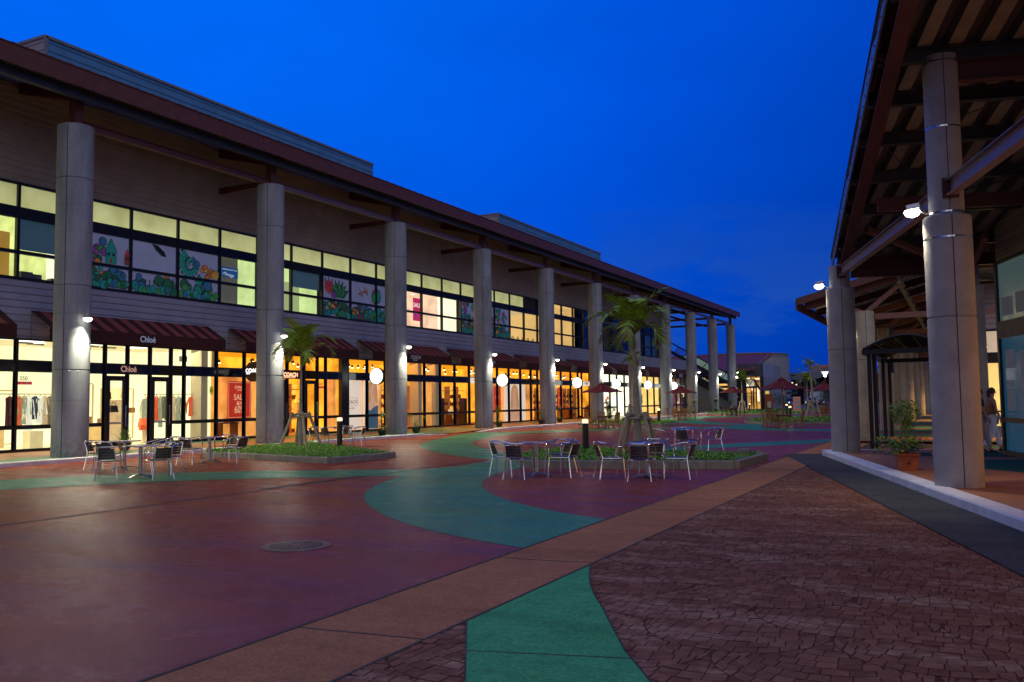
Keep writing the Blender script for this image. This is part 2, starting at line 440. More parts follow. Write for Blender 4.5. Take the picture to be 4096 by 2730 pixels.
# drain grating next to the joint
b = MB()
for i in range(46): b.box((-12.42, 13.3+i*.07,.004),(-12.22,13.335+i*.07,.008))
tag(b.build('drain_grating', M('grating', (.12,.05,.05), .5)), 'narrow slotted drain grating beside the long dark paving joint', 'grating')

# stamped fan-pattern paving: every stone a small raised quad
U = V3((.285,-.9585)).normalized(); VV = V3((-U.y, U.x)); C0 = V3((-2.92,25.95))
def loc_ab(a, b_): p = C0 + U*a + VV*b_; return (p.x, p.y)
asph0 = V3((-2.48,19.02))
def asph_side(x, y):      # >0 : right of the asphalt lane edge
    return (x-asph0.x)*VV.x + (y-asph0.y)*VV.y
GF = [(-3.40,5.91+2.42),(-3.23,7.9),(-3.06,7.49),(-2.84,7.05),(-2.6,6.63),(-2.41,6.27),(-2.21,5.9),(-2.05,5.6),(-1.88,5.34),(-1.7,5.06),(-1.45,4.7),(-1.1,4.25),(-.7,3.8),(-.1,3.2),(-1.2,2.0),(-2.0,3.3),(-2.69,4.61),(-3.05,5.25),(-3.40,5.86)]
sheet('stamped_paving', [(-3.395,-6),(5.1,-6),(-3.395,22.15)], .0055, p_mort)
def stone_mat():
    m, k, b, vec = base('stamped_stone')
    oi = k.new('ShaderNodeNewGeometry'); rr = oi.outputs['Random Per Island']
    ram = k.new('ShaderNodeValToRGB'); k.l.new(rr, ram.inputs[0]); c = ram.color_ramp
    c.elements[0].color = (.20,.080,.044,1); c.elements[1].color = (.30,.135,.078,1)
    f = k.noise(vec, .5, 7, .62); f2 = k.noise(vec, 9, 6, .7)
    mp = k.new('ShaderNodeMapping'); mp.inputs['Scale'].default_value = (.6,1.8,1); k.l.new(vec, mp.inputs[0])
    ft = k.noise(mp.outputs[0], 1.1, 6, .65)
    wx = k.math('MULTIPLY', k.rng(ft, .5, .62, 0, 1), k.rng(f2, .35, .6, .2, 1))
    cc = k.mix(k.math('MULTIPLY', wx, .6), ram.outputs[0], (.48,.31,.20,1))
    g = k.rng(f2, .3, .7, .75, 1.2)
    n = k.new('ShaderNodeVectorMath', operation='SCALE'); k.l.new(cc, n.inputs[0]); k.l.new(g, n.inputs['Scale'])
    k.l.new(n.outputs[0], b.inputs['Base Color']); b.inputs['Roughness'].default_value = .62; b.inputs['Specular IOR Level'].default_value = .18
    bn = k.new('ShaderNodeBump'); bn.inputs['Strength'].default_value = .5; bn.inputs['Distance'].default_value = .008
    k.l.new(k.noise(vec, 35, 6, .7), bn.inputs['Height'])
    v_ = k.new('ShaderNodeValue'); v_.outputs[0].default_value = .45
    paving_shader(k, b, n.outputs[0], v_.outputs[0], bn.outputs[0], vec, .022)
    return m
def inpoly(x, y, P):
    c = False; j = len(P)-1
    for i in range(len(P)):
        if (P[i][1] > y) != (P[j][1] > y) and x < (P[j][0]-P[i][0])*(y-P[i][1])/(P[j][1]-P[i][1])+P[i][0]: c = not c
        j = i
    return c
fb = MB(); rr = random.Random(5)
def inreg(x, y):
    return x > -3.39 and y > -3 and asph_side(x,y) < -.012 and not inpoly(x,y,GF)
FR, RH = .66, .135
for jj in range(-3, 40):
  for ii in range(-5, 8):
    fcx = ii*2*FR + (FR if jj % 2 else 0) - .2; fcy = jj*FR - .1
    if fcx < -4.6 or fcx > 5.5: continue
    ro = rr.uniform(0,RH)
    def infan(x, y):
        if math.hypot(x-fcx, y-fcy) > FR-.004 : return False
        for sx_ in (-FR, FR):
            if math.hypot(x-fcx-sx_, y-fcy-FR) < FR+.004: return False
        return inreg(x, y)
    def py(t, s): return fcy + s - math.sqrt(max(FR*FR-t*t,0))
    for k_ in range(0, 11):
        s0, s1 = k_*RH, (k_+1)*RH
        t = -FR*.985 + rr.uniform(0,.10)
        cuts = [-FR*.985]
        while t < FR*.95:
            cuts.append(t); t += rr.uniform(.105,.165)*max(.35, math.sqrt(max(0,1-(t/FR)**2)))
        cuts.append(FR*.985)
        for a_, c_ in zip(cuts[:-1], cuts[1:]):
            if c_-a_ < .03: continue
            g_ = .0042; lean = .33
            def pt(t_, fr):
                s_ = s0+(s1-s0)*fr
                tt = t_*(1-lean*(fr-.5)*RH/FR*max(0,1-(t_/FR)**2))
                return (fcx+tt+rr.uniform(-.002,.002), py(t_, s_)+rr.uniform(-.002,.002))
            pts = [pt(a_+g_,.035), pt((a_+c_)/2,.035), pt(c_-g_,.035), pt(c_-g_,.965), pt((a_+c_)/2,.965), pt(a_+g_,.965)]
            ok = [infan(*p) for p in pts]
            if not any(ok): continue
            if not all(ok):
                gd = [p for p, o_ in zip(pts, ok) if o_]
                mc = (sum(p[0] for p in gd)/len(gd), sum(p[1] for p in gd)/len(gd))
                if not infan(*mc): continue
                q = []
                for p in pts:
                    if infan(*p): q.append(p); continue
                    lo, hi = 0.0, 1.0
                    for _ in range(9):
                        m_ = (lo+hi)/2; t2 = (mc[0]+(p[0]-mc[0])*m_, mc[1]+(p[1]-mc[1])*m_)
                        if infan(*t2): lo = m_
                        else: hi = m_
                    q.append((mc[0]+(p[0]-mc[0])*lo, mc[1]+(p[1]-mc[1])*lo))
                pts = q
            zz = rr.uniform(.0072,.0105); fb.poly([(p[0],p[1],zz) for p in pts])
o = fb.build('stamped_paving', stone_mat()); struct(o)
sheet('smooth_green_paving', fixccw(GF), .0075, p_fgreen)
b = MB()
for p, q in zip(GF[:11], GF[1:12]): b.beam((*p,.0095),(*q,.0095), .012, .003)
b.beam((-3.0,5.17,.0085),(-1.78,5.49,.0085), .012, .003)
b.beam((-3.40,5.86,.0085),(-2.69,4.61,.0085), .012, .003)
struct(b.build('paving_joint', seam_m))
# asphalt lane between the stamped paving and the white kerb
tip = (-4.72,26.66)
e1 = asph0 - U*0
far = (asph0.x - U.x*8.0, asph0.y - U.y*8.0)
near = (asph0.x + U.x*30, asph0.y + U.y*30)
k1 = loc_ab(-.28,-.5); k2 = loc_ab(40,-.5)
sheet('asphalt_lane', fixccw([tip, (-3.5,27.16), k1, k2, near]), .012, p_asph)
sheet('terracotta_band', [(-3.41,22.3),(-3.0,22.3),(-3.0,25.2),(-3.41,26.9)], .004, p_orange)
sheet('terracotta_band', [(-4.44,26.7),(-3.2,27.1),(-2.7,27.6),(-2.9,34),(-3.5,34),(-3.5,60),(-4.44,60)], .006, p_orange)
b = MB(); b.lathe([(.11,0),(.11,.004)], (-.78,16.38,.012), 20); tag(b.build('manhole_cover', M('cast_iron',(.05,.045,.04),.5)), 'small round iron cover set in the grey asphalt lane', 'manhole cover')
# manhole with rings and spokes
mh = thing('manhole_cover', 'large round cast drain cover with rings set in the maroon paving', 'manhole cover', (-7.0,8.13,0))
iron = M('brown_cast_iron', (.16,.07,.06), .35, .3, var=.3, vs=8, bump=.3)
b = MB(); b.lathe([(.40,.003),(.40,.008),(.30,.010),(.30,.003)], (0,0,0), 40, False); b.build('rim', iron, mh, True)
b = MB()
for r_ in (.06,.10,.14,.18,.22,.26): 
    for q in range(48):
        t = 2*PI*q/48; t2 = 2*PI*(q+.82)/48
        if q % 6 == 0: continue
        b.poly([((r_-.012)*math.cos(t),(r_-.012)*math.sin(t),.011),((r_+.012)*math.cos(t),(r_+.012)*math.sin(t),.011),((r_+.012)*math.cos(t2),(r_+.012)*math.sin(t2),.011),((r_-.012)*math.cos(t2),(r_-.012)*math.sin(t2),.011)])
for q in range(4):
    t = PI*q/4+.2; b.beam((-.29*math.cos(t),-.29*math.sin(t),.010),(.29*math.cos(t),.29*math.sin(t),.010), .02, .006)
b.build('grate', M('worn_iron', (.22,.12,.10), .35, .5, var=.3, vs=12), mh)
b = MB(); b.lathe([(.30,.001),(.30,.0055)], (0,0,0), 40); b.build('pit', seam_m, mh)
# ------------------------------------------------------------------ left arcade building
WX = -27.87; Y0 = 18.48; PY = 8.99; CX = -25.05
colY = [Y0+PY*i for i in range(11)]
FEND = 88.9
# walkway (sloping up a little to the shops) and its kerb
b = MB()
b.poly([(-24.25,-12,.10),(-24.25,38.0,.10),(WX-.1,38.0,.21),(WX-.1,-12,.21)])
b.poly([(-24.25,38.0,.10),(-24.25,41,.02),(WX-.1,41,.21),(WX-.1,38,.21)])
b.poly([(-24.25,41,.02),(-24.25,43.5,.10),(WX-.1,43.5,.21),(WX-.1,41,.21)])
b.poly([(-24.25,43.5,.10),(-24.25,112,.10),(WX-.1,112,.21),(WX-.1,43.5,.21)])
def walkmat():
    m, k, b, vec = base('arcade_walkway_paving')
    mp = k.new('ShaderNodeMapping'); mp.inputs['Rotation'].default_value = (0,0,.16); mp.inputs['Scale'].default_value = (1,.09,1); k.l.new(vec, mp.inputs[0])
    f = k.noise(mp.outputs[0], .75, 2, .4)
    st = k.rng(f, .50, .515, 0, 1); st2 = k.noise(vec, 3, 6, .6)
    c = k.mix(st, (.42,.15,.055,1), (.06,.20,.09,1))
    n = k.new('ShaderNodeVectorMath', operation='SCALE'); k.l.new(c, n.inputs[0]); k.l.new(k.rng(st2, .3, .7, .8, 1.1), n.inputs['Scale'])
    k.l.new(n.outputs[0], b.inputs['Base Color']); b.inputs['Roughness'].default_value = .42
    bn = k.new('ShaderNodeBump'); bn.inputs['Strength'].default_value = .3; bn.inputs['Distance'].default_value = .006
    k.l.new(k.noise(vec, 60, 3), bn.inputs['Height']); k.l.new(bn.outputs[0], b.inputs['Normal'])
    return m
struct(b.build('walkway', walkmat()))
def kerb(name, pts, w, h, mat, lab=None, seg=.6, gap=.012):
    """a row of kerb stones along the inner line pts"""
    b = MB()
    for (p, q) in zip(pts[:-1], pts[1:]):
        p = V3(p); q = V3(q); L = (q-p).length; d = (q-p)/L; n = max(1, round(L/seg)); s_ = V3((d.y,-d.x,0))*w
        for i in range(n):
            a = p+d*(L*i/n+gap/2); c = p+d*(L*(i+1)/n-gap/2)
            z = V3((0,0,h)); bv = .02
            A = [a, a+s_, c+s_, c]
            s2 = V3((d.y,-d.x,0))*bv
            b.add([A[0],A[1],A[2],A[3], A[0]+z, A[1]+z*(1-bv/h*.8), A[2]+z*(1-bv/h*.8), A[3]+z, A[1]-s2+z, A[2]-s2+z],
                  [(0,1,5,8,4),(3,7,9,6,2),(1,2,6,5),(5,6,9,8),(4,8,9,7),(0,4,7,3)])
    return b.build(name, mat)
b = MB()
for (y0, y1, h0, h1) in ((-12,36.5,.13,.13),(36.5,39.6,.13,.02),(43.0,46,.02,.13),(46,98,.13,.13)):
    n = max(1, round((y1-y0)/2.2)) if h0 == h1 else 1
    for i in range(n):
        a = y0+(y1-y0)*i/n+.006; c = y0+(y1-y0)*(i+1)/n-.006
        x0, x1 = -24.28, -24.0; bv = .02
        b.add([(x0,a,-.02),(x1,a,-.02),(x1,c,-.02),(x0,c,-.02),(x0,a,h0),(x1,a,max(h0-bv,0)),(x1,c,max(h1-bv,0)),(x0,c,h1),(x1-bv,a,h0),(x1-bv,c,h1)],
              [(0,1,5,8,4),(3,7,9,6,2),(1,2,6,5),(5,6,9,8),(4,8,9,7),(0,4,7,3)])
struct(b.build('kerb', kerb_m))

arc = thing('shopping_arcade', 'long two storey shopping arcade with concrete columns and maroon eaves', 'building', (WX,50,0), world=True)
b = MB(); t = .02
ys = -12
b.box((WX-.30,ys,3.98),(WX,FEND,5.93)); b.build('lower_wall', side_main, arc)
b = MB(); b.box((WX-.30,ys,9.21),(WX,FEND,12.6)); b.box((WX-8,FEND-.3,5.93),(WX,FEND,12.6)); b.build('upper_wall', side_brown, arc)
b = MB(); b.box((WX-.30,FEND,3.98),(WX,101.5,6.02)); b.box((WX-6,101.2,4.0),(WX,101.5,6.02)); b.build('terrace_wall', side_main, arc)
# end wall of the ground floor, floor slabs and the inside shell of both storeys
b = MB(); b.box((-34.3,ys,.0),(-34.1,101.5,5.8)); b.build('rear_wall', M('shop_rear_wall',(.5,.45,.35),.8), arc)
# roof: sloping slab with fascia, gutter beam and ribbed soffit
b = MB()
ye = 109.2; yb = -12
def rz(x): return 12.17+(-24.0-x)*.222
b.poly([(-24.02,yb,12.15),(-24.02,ye,12.15),(-37,ye,rz(-37)),(-37,yb,rz(-37))])
b.build('roof', M('roof_sheet',(.14,.06,.05),.5, var=.2), arc)
b = MB()
n = 560; x0, x1 = -24.08, -29.5
for i in range(n):     # ribbed soffit deck
    ya = yb+(ye-yb)*i/n; yc = yb+(ye-yb)*(i+.5)/n; yd = yb+(ye-yb)*(i+1)/n
    za, zb_ = 11.82, 11.82+(x0-x1)*.222
    b.poly([(x0,ya,za),(x1,ya,zb_),(x1,yc,zb_),(x0,yc,za)])
    b.poly([(x0,yc,za+.04),(x1,yc,zb_+.04),(x1,yd,zb_+.04),(x0,yd,za+.04)])
b.build('soffit', M('soffit_deck',(.10,.11,.12),.6), arc)
b = MB()
n = 16
for i in range(n):
    a = yb+(ye-yb)*i/n+.01; c = yb+(ye-yb)*(i+1)/n-.01
    b.box((-24.06,a,11.60),(-24.0,c,12.17)); b.box((-24.08,a,12.17),(-23.97,c,12.20))
b.m = 1
for i in range(150):
    y = 15+i*.62; b.box((-24.2,y,12.205),(-24.05,y+.14,12.25))
b.build('fascia', [maroon, steel_d], arc)
b = MB(); b.ibeam((-24.42,yb,11.52),(-24.42,ye-.4,11.52), .18,.34,.03); b.build('gutter_beam', M('gutter_steel',(.06,.07,.085),.45), arc)
for i, y in enumerate(colY):
    b = MB(); b.m = 0
    r = .54; pr = [(r,.0)]
    for z in (2.83,5.49,8.91): pr += [(r,z-.02),(r-.025,z-.012),(r-.025,z+.012),(r,z+.02)]
    pr += [(r,10.63),(r-.03,10.66)]
    b.lathe(pr, (CX,y,0), 40)
    c_ = b.build('column', [concrete, seam_m], arc, True)
    s = MB()
    for az in (-62, 118):
        a_ = math.radians(az); ux, uy = math.cos(a_), math.sin(a_)
        s.beam((CX+ux*(r-.004),y+uy*(r-.004),.02),(CX+ux*(r-.004),y+uy*(r-.004),10.6), .022, .012, up=(ux,uy,0))
    for z in (.94, 1.88, 3.7, 4.6, 7.2, 8.05, 9.8):
        s.lathe([(r+.0012,z-.0025),(r+.0012,z+.0025)], (CX,y,0), 40, False)
    o = s.build('seam', seam_m, c_)
    b = MB(); b.beam((CX,y,10.64),(CX,y,11.6), .26,.26); b.ibeam((CX,y,10.9),(CX,y,11.7),.3,.3,.03,(1,0,0)); b.build('post', maroon, arc)
    if y > 20 and i not in (0,):
        b = MB(); b.beam((CX-.5,y,10.78),(WX if y < FEND else -33,y,10.78), .16,.24); b.build('tie_beam', maroon_d, arc)
    b = MB()
    xr = WX if y < FEND else -33
    zt = lambda x: 11.78+(-24.0-x)*.222
    for sgn in (0,):
        q0 = [(-24.15,zt(-24.15)-.02),(-24.15,zt(-24.15)-.10),(CX,zt(CX)-.52),(xr,zt(xr)-.42),(xr,zt(xr)-.02)]
        b.add([(x,y-.1,z) for x,z in q0]+[(x,y+.1,z) for x,z in q0],[(0,1,2,3,4),(9,8,7,6,5)]+[(j,j+5,(j+1)%5+5,(j+1)%5) for j in range(5)])
    b.build('rafter', maroon_d, arc)
    if i < 10:
        b = MB(); b.ibeam((CX,y+.15,10.78),(CX,y+PY-.15,10.78), .16,.24,.02); b.build('long_beam', lilac if i else maroon, arc)
b = MB()
for y in range(0,11):
    yy = Y0-9+y*PY
    for s_ in (1,-1):
        b.beam((-24.5,yy+ (0 if s_>0 else PY),11.75),(-27.7,yy+(PY if s_>0 else 0),12.4), .03,.03)
b.build('brace_rod', steel_d, arc)
b = MB(); b.ibeam((-30.5,FEND,12.3),(-30.5,ye-.3,12.3), .2,.3,.03); b.ibeam((-27.0,FEND,12.1),(-27.0,ye-.3,12.1), .2,.3,.03); b.ibeam((-27.9,FEND,10.6),(-27.9,108,10.6),.14,.2,.02); b.build('purlin', maroon_d, arc)
# ribbed clerestory boxes standing on the roof
for (y0, y1) in ((22.83,45.54),(62.63,85.46)):
    t_ = thing('roof_monitor', ('near' if y0 < 30 else 'smaller looking far')+' ribbed metal box standing on the arcade roof', 'roof monitor', (-33,y0,14), world=True)
    b = MB(); b.m = 0
    b.poly([(-33,y0,13.6),(-33,y1,13.6),(-33,y1,16.88),(-33,y0,16.88)])
    b.poly([(-33,y1,13.6),(-46,y1,13.6),(-46,y1,16.88),(-33,y1,16.88)])
    b.poly([(-33,y0,16.88),(-33,y1,16.88),(-46,y1,16.88),(-46,y0,16.88)])
    b.build('long_wall', roof_blue, t_)
    b = MB(); b.poly([(-46,y0,13.6),(-33,y0,13.6),(-33,y0,16.88),(-46,y0,16.88)]); b.build('end_wall', side_pink, t_)
    b = MB(); b.box((-33.04,y0-.02,13.7),(-32.93,y0+.12,16.92)); b.box((-33.04,y0,16.86),(-32.93,y1,16.98)); b.box((-46,y0-.05,16.86),(-33,y0+.05,16.98)); b.build('edge_trim', M('trim_grey',(.20,.22,.24),.4), t_)

# ---------------- upper storey windows
frost = None
def frosted(name, c0, c1):
    m, k, b_, vec = base(name)
    sx = k.new('ShaderNodeSeparateXYZ'); k.l.new(vec, sx.inputs[0])
    g = k.rng(sx.outputs[2], 8.39, 9.2, 1.05, .72)
    f = k.noise(vec, .9, 3); g = k.math('MULTIPLY', g, k.rng(f, .35, .65, .72, 1.12))
    c = k.mix(k.rng(f, .3, .7, 0, 1), c4(c0), c4(c1))
    k.l.new(c, b_.inputs['Emission Color']); k.l.new(g, b_.inputs['Emission Strength'])
    b_.inputs['Base Color'].default_value = (.3,.3,.25,1); b_.inputs['Roughness'].default_value = .35
    MATS[name] = m; return m
frost_y = frosted('frosted_glass_lit', (.50,.50,.17), (.42,.44,.20))
room_y = EM('room_yellow', (.80,.85,.28), .95, .25)
room_g = EM('room_pale_green', (.62,.75,.30), .95, .2)
room_w = EM('room_cream', (1.0,.95,.62), 1.15, .12)
room_p = EM('room_pinkish', (1.0,.66,.42), .95, .25)
room_c = EM('room_cafe', (.95,.60,.20), .75, .2, .6)
room_o = EM('door_orange', (.55,.27,.04), .55, .15)
shade_m = M('roller_shade', (.10,.16,.19), .8, var=.06, es=.10, ec=(.16,.35,.5))
mural_bg = M('mural_ground', (.21,.23,.38), .5, var=.3, vs=.8, es=.12, ec=(.45,.5,.9))  # faint glow in the mural stands in for light from behind
MC = {n: M('mural_'+n, c, .5, var=.15, vs=8, es=.10) for n, c in dict(teal=(.02,.30,.27), green=(.06,.30,.08), dgreen=(.02,.14,.07), blue=(.04,.16,.36), purple=(.25,.07,.35), red=(.5,.05,.06), orange=(.65,.22,.05), brown=(.25,.06,.04), yellow=(.75,.45,.08), ink=(.01,.015,.02), line=(.33,.33,.42)).items()}
MK = list(MC); ML = [mural_bg]+[MC[q] for q in MK]
def muralc(b, n): b.m = 1+MK.index(n)
ZR = [(5.93+.10,6.80),(6.92,8.0),(8.39,9.13)]
def upy(i): return Y0+2.2475*i
ROOM_T = {}
kinds = {}
for i in range(-4, 32): kinds[i] = 'dark'
kinds.update({-3:'cream', -2:'cream', -1:'door', 0:'shade', 1:'mural',2:'mural',3:'mural',4:'sign',5:'green',6:'shade2',7:'mural',8:'mural',9:'mural',10:'sale',11:'sale2',12:'cream',13:'mural',14:'mural',15:'mural',16:'cafe',17:'cafe',18:'cafe',19:'cafe0',20:'cafe0',21:'half',22:'dark'})
kinds[30] = 'blueroom'; kinds[29] = 'blueroom'
XO = WX-.06
def mural_art(b, y0, y1, seed, theme):
    r = random.Random(seed); z0, z1 = 6.0, 8.02; X = WX-.052
    lay = [0]
    def L(): lay[0] += 1; return X+.0006*lay[0]
    def dot(y, z, r_, c, rx=None, n=14):
        y = min(max(y, y0+r_*.2), y1-r_*.2)
        muralc(b, 'ink'); b.disc((L(),y,z), r_*1.18, 'x', n, (rx or r_)*1.18); muralc(b, c); b.disc((L(),y,z), r_, 'x', n, rx)
    def spiral(y, z, r_, c):
        pts = []
        for q in range(22):
            t = q/21*2*PI*1.35; rr_ = r_*(1-q/24)
            pts.append((y+rr_*math.cos(t+2), z+rr_*math.sin(t+2)))
        x_ = L(); x2 = L()
        for wd, col, xx in ((.46,'ink',x_),(.35,c,x2)):
            muralc(b, col)
            for (p, q2), k_ in zip(zip(pts[:-1], pts[1:]), range(99)):
                w0 = r_*wd*(1-k_/26); dy, dz = q2[0]-p[0], q2[1]-p[1]; l = math.hypot(dy,dz)+1e-6; ny, nz = -dz/l*w0, dy/l*w0
                b.poly([(xx,p[0]-ny,p[1]-nz),(xx,q2[0]-ny,q2[1]-nz),(xx,q2[0]+ny,q2[1]+nz),(xx,p[0]+ny,p[1]+nz)])
    def leaf(y, z, ang, l, c):
        dy, dz = math.cos(ang), math.sin(ang); ny, nz = -dz, dy
        for sc_, cc in ((1.12,'ink'),(1,c)):
            muralc(b, cc); xx = L(); w_ = l*.22*sc_
            b.poly([(xx,y,z),(xx,y+dy*l*.45+ny*w_,z+dz*l*.45+nz*w_),(xx,y+dy*l*sc_,z+dz*l*sc_),(xx,y+dy*l*.45-ny*w_,z+dz*l*.45-nz*w_)])
    def house(y, z, w_, h_, c, roofc):
        xx = L(); muralc(b, 'ink'); b.poly([(xx,y-w_*.56,z),(xx,y+w_*.56,z),(xx,y+w_*.56,z+h_*.62),(xx,y,z+h_*1.06),(xx,y-w_*.56,z+h_*.62)])
        xx = L(); muralc(b, c); b.poly([(xx,y-w_*.5,z+.01),(xx,y+w_*.5,z+.01),(xx,y+w_*.5,z+h_*.6),(xx,y-w_*.5,z+h_*.6)])
        muralc(b, roofc); b.poly([(L(),y-w_*.6,z+h_*.6),(lay[0]*.0006+X,y+w_*.6,z+h_*.6),(lay[0]*.0006+X,y,z+h_)])
        muralc(b, 'ink')
        for q in (-.25,.25): b.disc((L(),y+w_*q,z+h_*.38), h_*.07, 'x', 8)
        muralc(b, 'brown'); xx = L(); b.poly([(xx,y-w_*.1,z),(xx,y+w_*.1,z),(xx,y+w_*.1,z+h_*.22),(xx,y-w_*.1,z+h_*.22)])
    W_ = y1-y0
    for q in range(5):   # faint cloud lines
        yy = y0+W_*r.uniform(.15,.85); zz = r.uniform(7.3,7.9); muralc(b, 'line')
        for a in range(7):
            t = a*.6; b.disc((L(),min(max(yy+.13*math.cos(t)*2.4,y0+.05),y1-.05),min(zz+.05*math.sin(t*2),7.95)), .018, 'x', 6)
    if theme == 'hill':
        for q in range(26): dot(y0+.1+r.random()**1.6*W_*.45, 6.9+r.uniform(0,.85)*(1-q/60), r.uniform(.08,.15), r.choice(['green','purple','blue','purple','orange','dgreen']))
        house(y0+W_*.62, 6.95, .42, .9, 'teal', 'teal'); house(y1-.12, 6.98, .2, .6, 'brown', 'red')
    if theme == 'field':
        house(y1-W_*.22, 6.1, .5, .75, 'yellow', 'orange'); leaf(y1-.15, 6.2, 1.57, .5, 'dgreen')
        muralc(b, 'ink')
        for q in range(6):
            yy = y0+W_*.22+q*.19; b.disc((L(),yy,6.52), .035, 'x', 6); b.beam((L(),yy,6.3),(L()-.0006,yy+.02,6.5), .02,.03, up=(1,0,0))
        for q in range(3): leaf(y1-.5-q*.12, 7.55+q*.08, 2.6, .5, 'ink')
    if theme == 'waves':
        spiral(y0+W_*.3, 7.42, .52, 'teal'); spiral(y0+W_*.68, 6.52, .46, 'teal'); spiral(y0+W_*.45, 7.5, .22, 'blue'); spiral(y0+W_*.25, 6.5, .25, 'dgreen')
        for q in range(16): dot(y0+W_*.72+r.uniform(-.32,.32), 6.95+r.uniform(0,.5), .095, r.choice(['orange','red','orange','yellow']))
        for q in range(5): leaf(y1-.12, 6.95, 1.2+q*.3, .4, 'yellow')
    if theme == 'leaves':
        for q in range(7): leaf(y0+W_*.6, 7.0, .5+q*.35, .85, 'green' if q % 2 else 'dgreen')
        for q in range(3): leaf(y0+W_*.22, 7.1, 1.2+q*.35, .8, 'red')
        for q in range(6): leaf(y0+W_*.4, 6.95, .6+q*.35, .35, 'purple')
        house(y1-.3, 6.05, .6, .7, 'brown', 'brown')
    if theme == 'birds':
        for (a, c_) in ((.42,7.45),(.62,7.6)):
            for q in (0.3,2.2,3.6,5.2): leaf(y0+W_*a, c_, q, .26, 'orange' if q < 3 else 'brown')
        house(y0+W_*.3, 6.05, .6, .75, 'brown', 'brown')
        dot(y1-.08, 7.35, .3, 'green', .22); dot(y1-.08, 7.6, .12, 'brown')
    if theme == 'bird2':
        dot(y0+.15, 7.4, .32, 'teal', .25); spiral(y1-.5, 7.2, .4, 'dgreen')
        for q in range(8): dot(y1-.3+r.uniform(-.3,.2), 6.7+r.uniform(-.3,.5), .1, r.choice(['orange','green','purple']))
    if theme == 'dense':
        for q in range(26): dot(y0+.1+r.random()*(W_-.2), 6.15+r.random()*1.75, r.uniform(.08,.2), r.choice(['teal','blue','dgreen','orange','red','dgreen','teal','purple']))
    # lower planting band
    for q in range(24 if theme in ('hill','leaves','birds','dense') else 9):
        dot(y0+.1+r.random()*(W_-.2), 6.22+r.uniform(0,.42), r.uniform(.12,.22), r.choice(['teal','dgreen','blue','teal','dgreen','green' if theme != 'leaves' else 'brown']))
    n_ = 16 if theme != 'waves' else 11
    for q in range(n_):
        dot(y0+.08+(q+.5)/n_*(W_-.16), 6.1+r.uniform(0,.18), r.uniform(.09,.17), r.choice(['teal','dgreen','teal','blue','green','brown' if theme in('leaves','birds') else 'teal']))
    if theme in ('hill','leaves','birds','dense'):
        for q in range(12): dot(y0+.1+r.random()*W_*.6, 6.3+r.uniform(0,.42), r.uniform(.05,.10), r.choice(['red','orange','brown','yellow','teal','dgreen']))
    if theme == 'hill': spiral(y1-.35, 6.55, .2, 'blue')
themes = {1:'hill',2:'field',3:'waves',7:'leaves',8:'birds',9:'bird2',13:'dense',14:'bird2',15:'dense'}
themes[1] = 'hill'
XR = WX-.10
for i in range(-3, 31):
    y0, y1 = upy(i)+.05, upy(i+1)-.05
    if y0 > FEND-1: break
    kd = kinds[i]
    fr = MB()
    for z in (5.93, 6.80, 8.0, 9.13):
        h = {5.93:.10, 6.80:.12, 8.0:.39, 9.13:.08}[z]
        fr.box((WX-.10, y0-.05, z),(WX+.03 if h < .3 else WX+.015, y1+.05, z+h))
    fr.box((WX-.10, y0-.05, 5.93),(WX+.045, y0+.0, 9.21)); fr.box((WX-.10, y1, 5.93),(WX+.04, y1+.05, 9.21))
    f = fr.build('window', frame_m, arc)
    # top row
    g = MB(); g.poly([(WX-.05,y0,8.39),(WX-.05,y1,8.39),(WX-.05,y1,9.13),(WX-.05,y0,9.13)])
    g.build('pane', frost_y if i < 17 else gloss_blue, f) if kd not in ('cafe0','half') else g.build('pane', glass_c, f)
    if kd == 'mural':
        g = MB(); g.m = 0; g.poly([(XO,y0,6.03),(XO,y1,6.03),(XO,y1,8.0),(XO,y0,8.0)])
        mural_art(g, y0, y1, 40+i, themes[i]); g.build('mural_panel', ML, f)
    elif kd in ('dark','blueroom'):
        for (a, c) in ZR[:2]:
            g = MB(); g.poly([(WX-.05,y0,a),(WX-.05,y1,a),(WX-.05,y1,c),(WX-.05,y0,c)]); g.build('pane', gloss_blue if kd == 'dark' else glass_t, f)
    else:
        g = MB()
        for (a, c) in ZR[:2]: g.poly([(WX-.05,y0,a),(WX-.05,y1,a),(WX-.05,y1,c),(WX-.05,y0,c)])
        g.build('pane', glass_c, f)
    if kd in ('shade','shade2'):
        zb_ = 6.98 if kd == 'shade' else 7.22
        g = MB(); g.poly([(WX-.16,y0+.02,zb_),(WX-.16,y1-.02,zb_),(WX-.16,y1-.02,8.1),(WX-.16,y0+.02,8.1)]); g.build('roller_shade', shade_m, f)
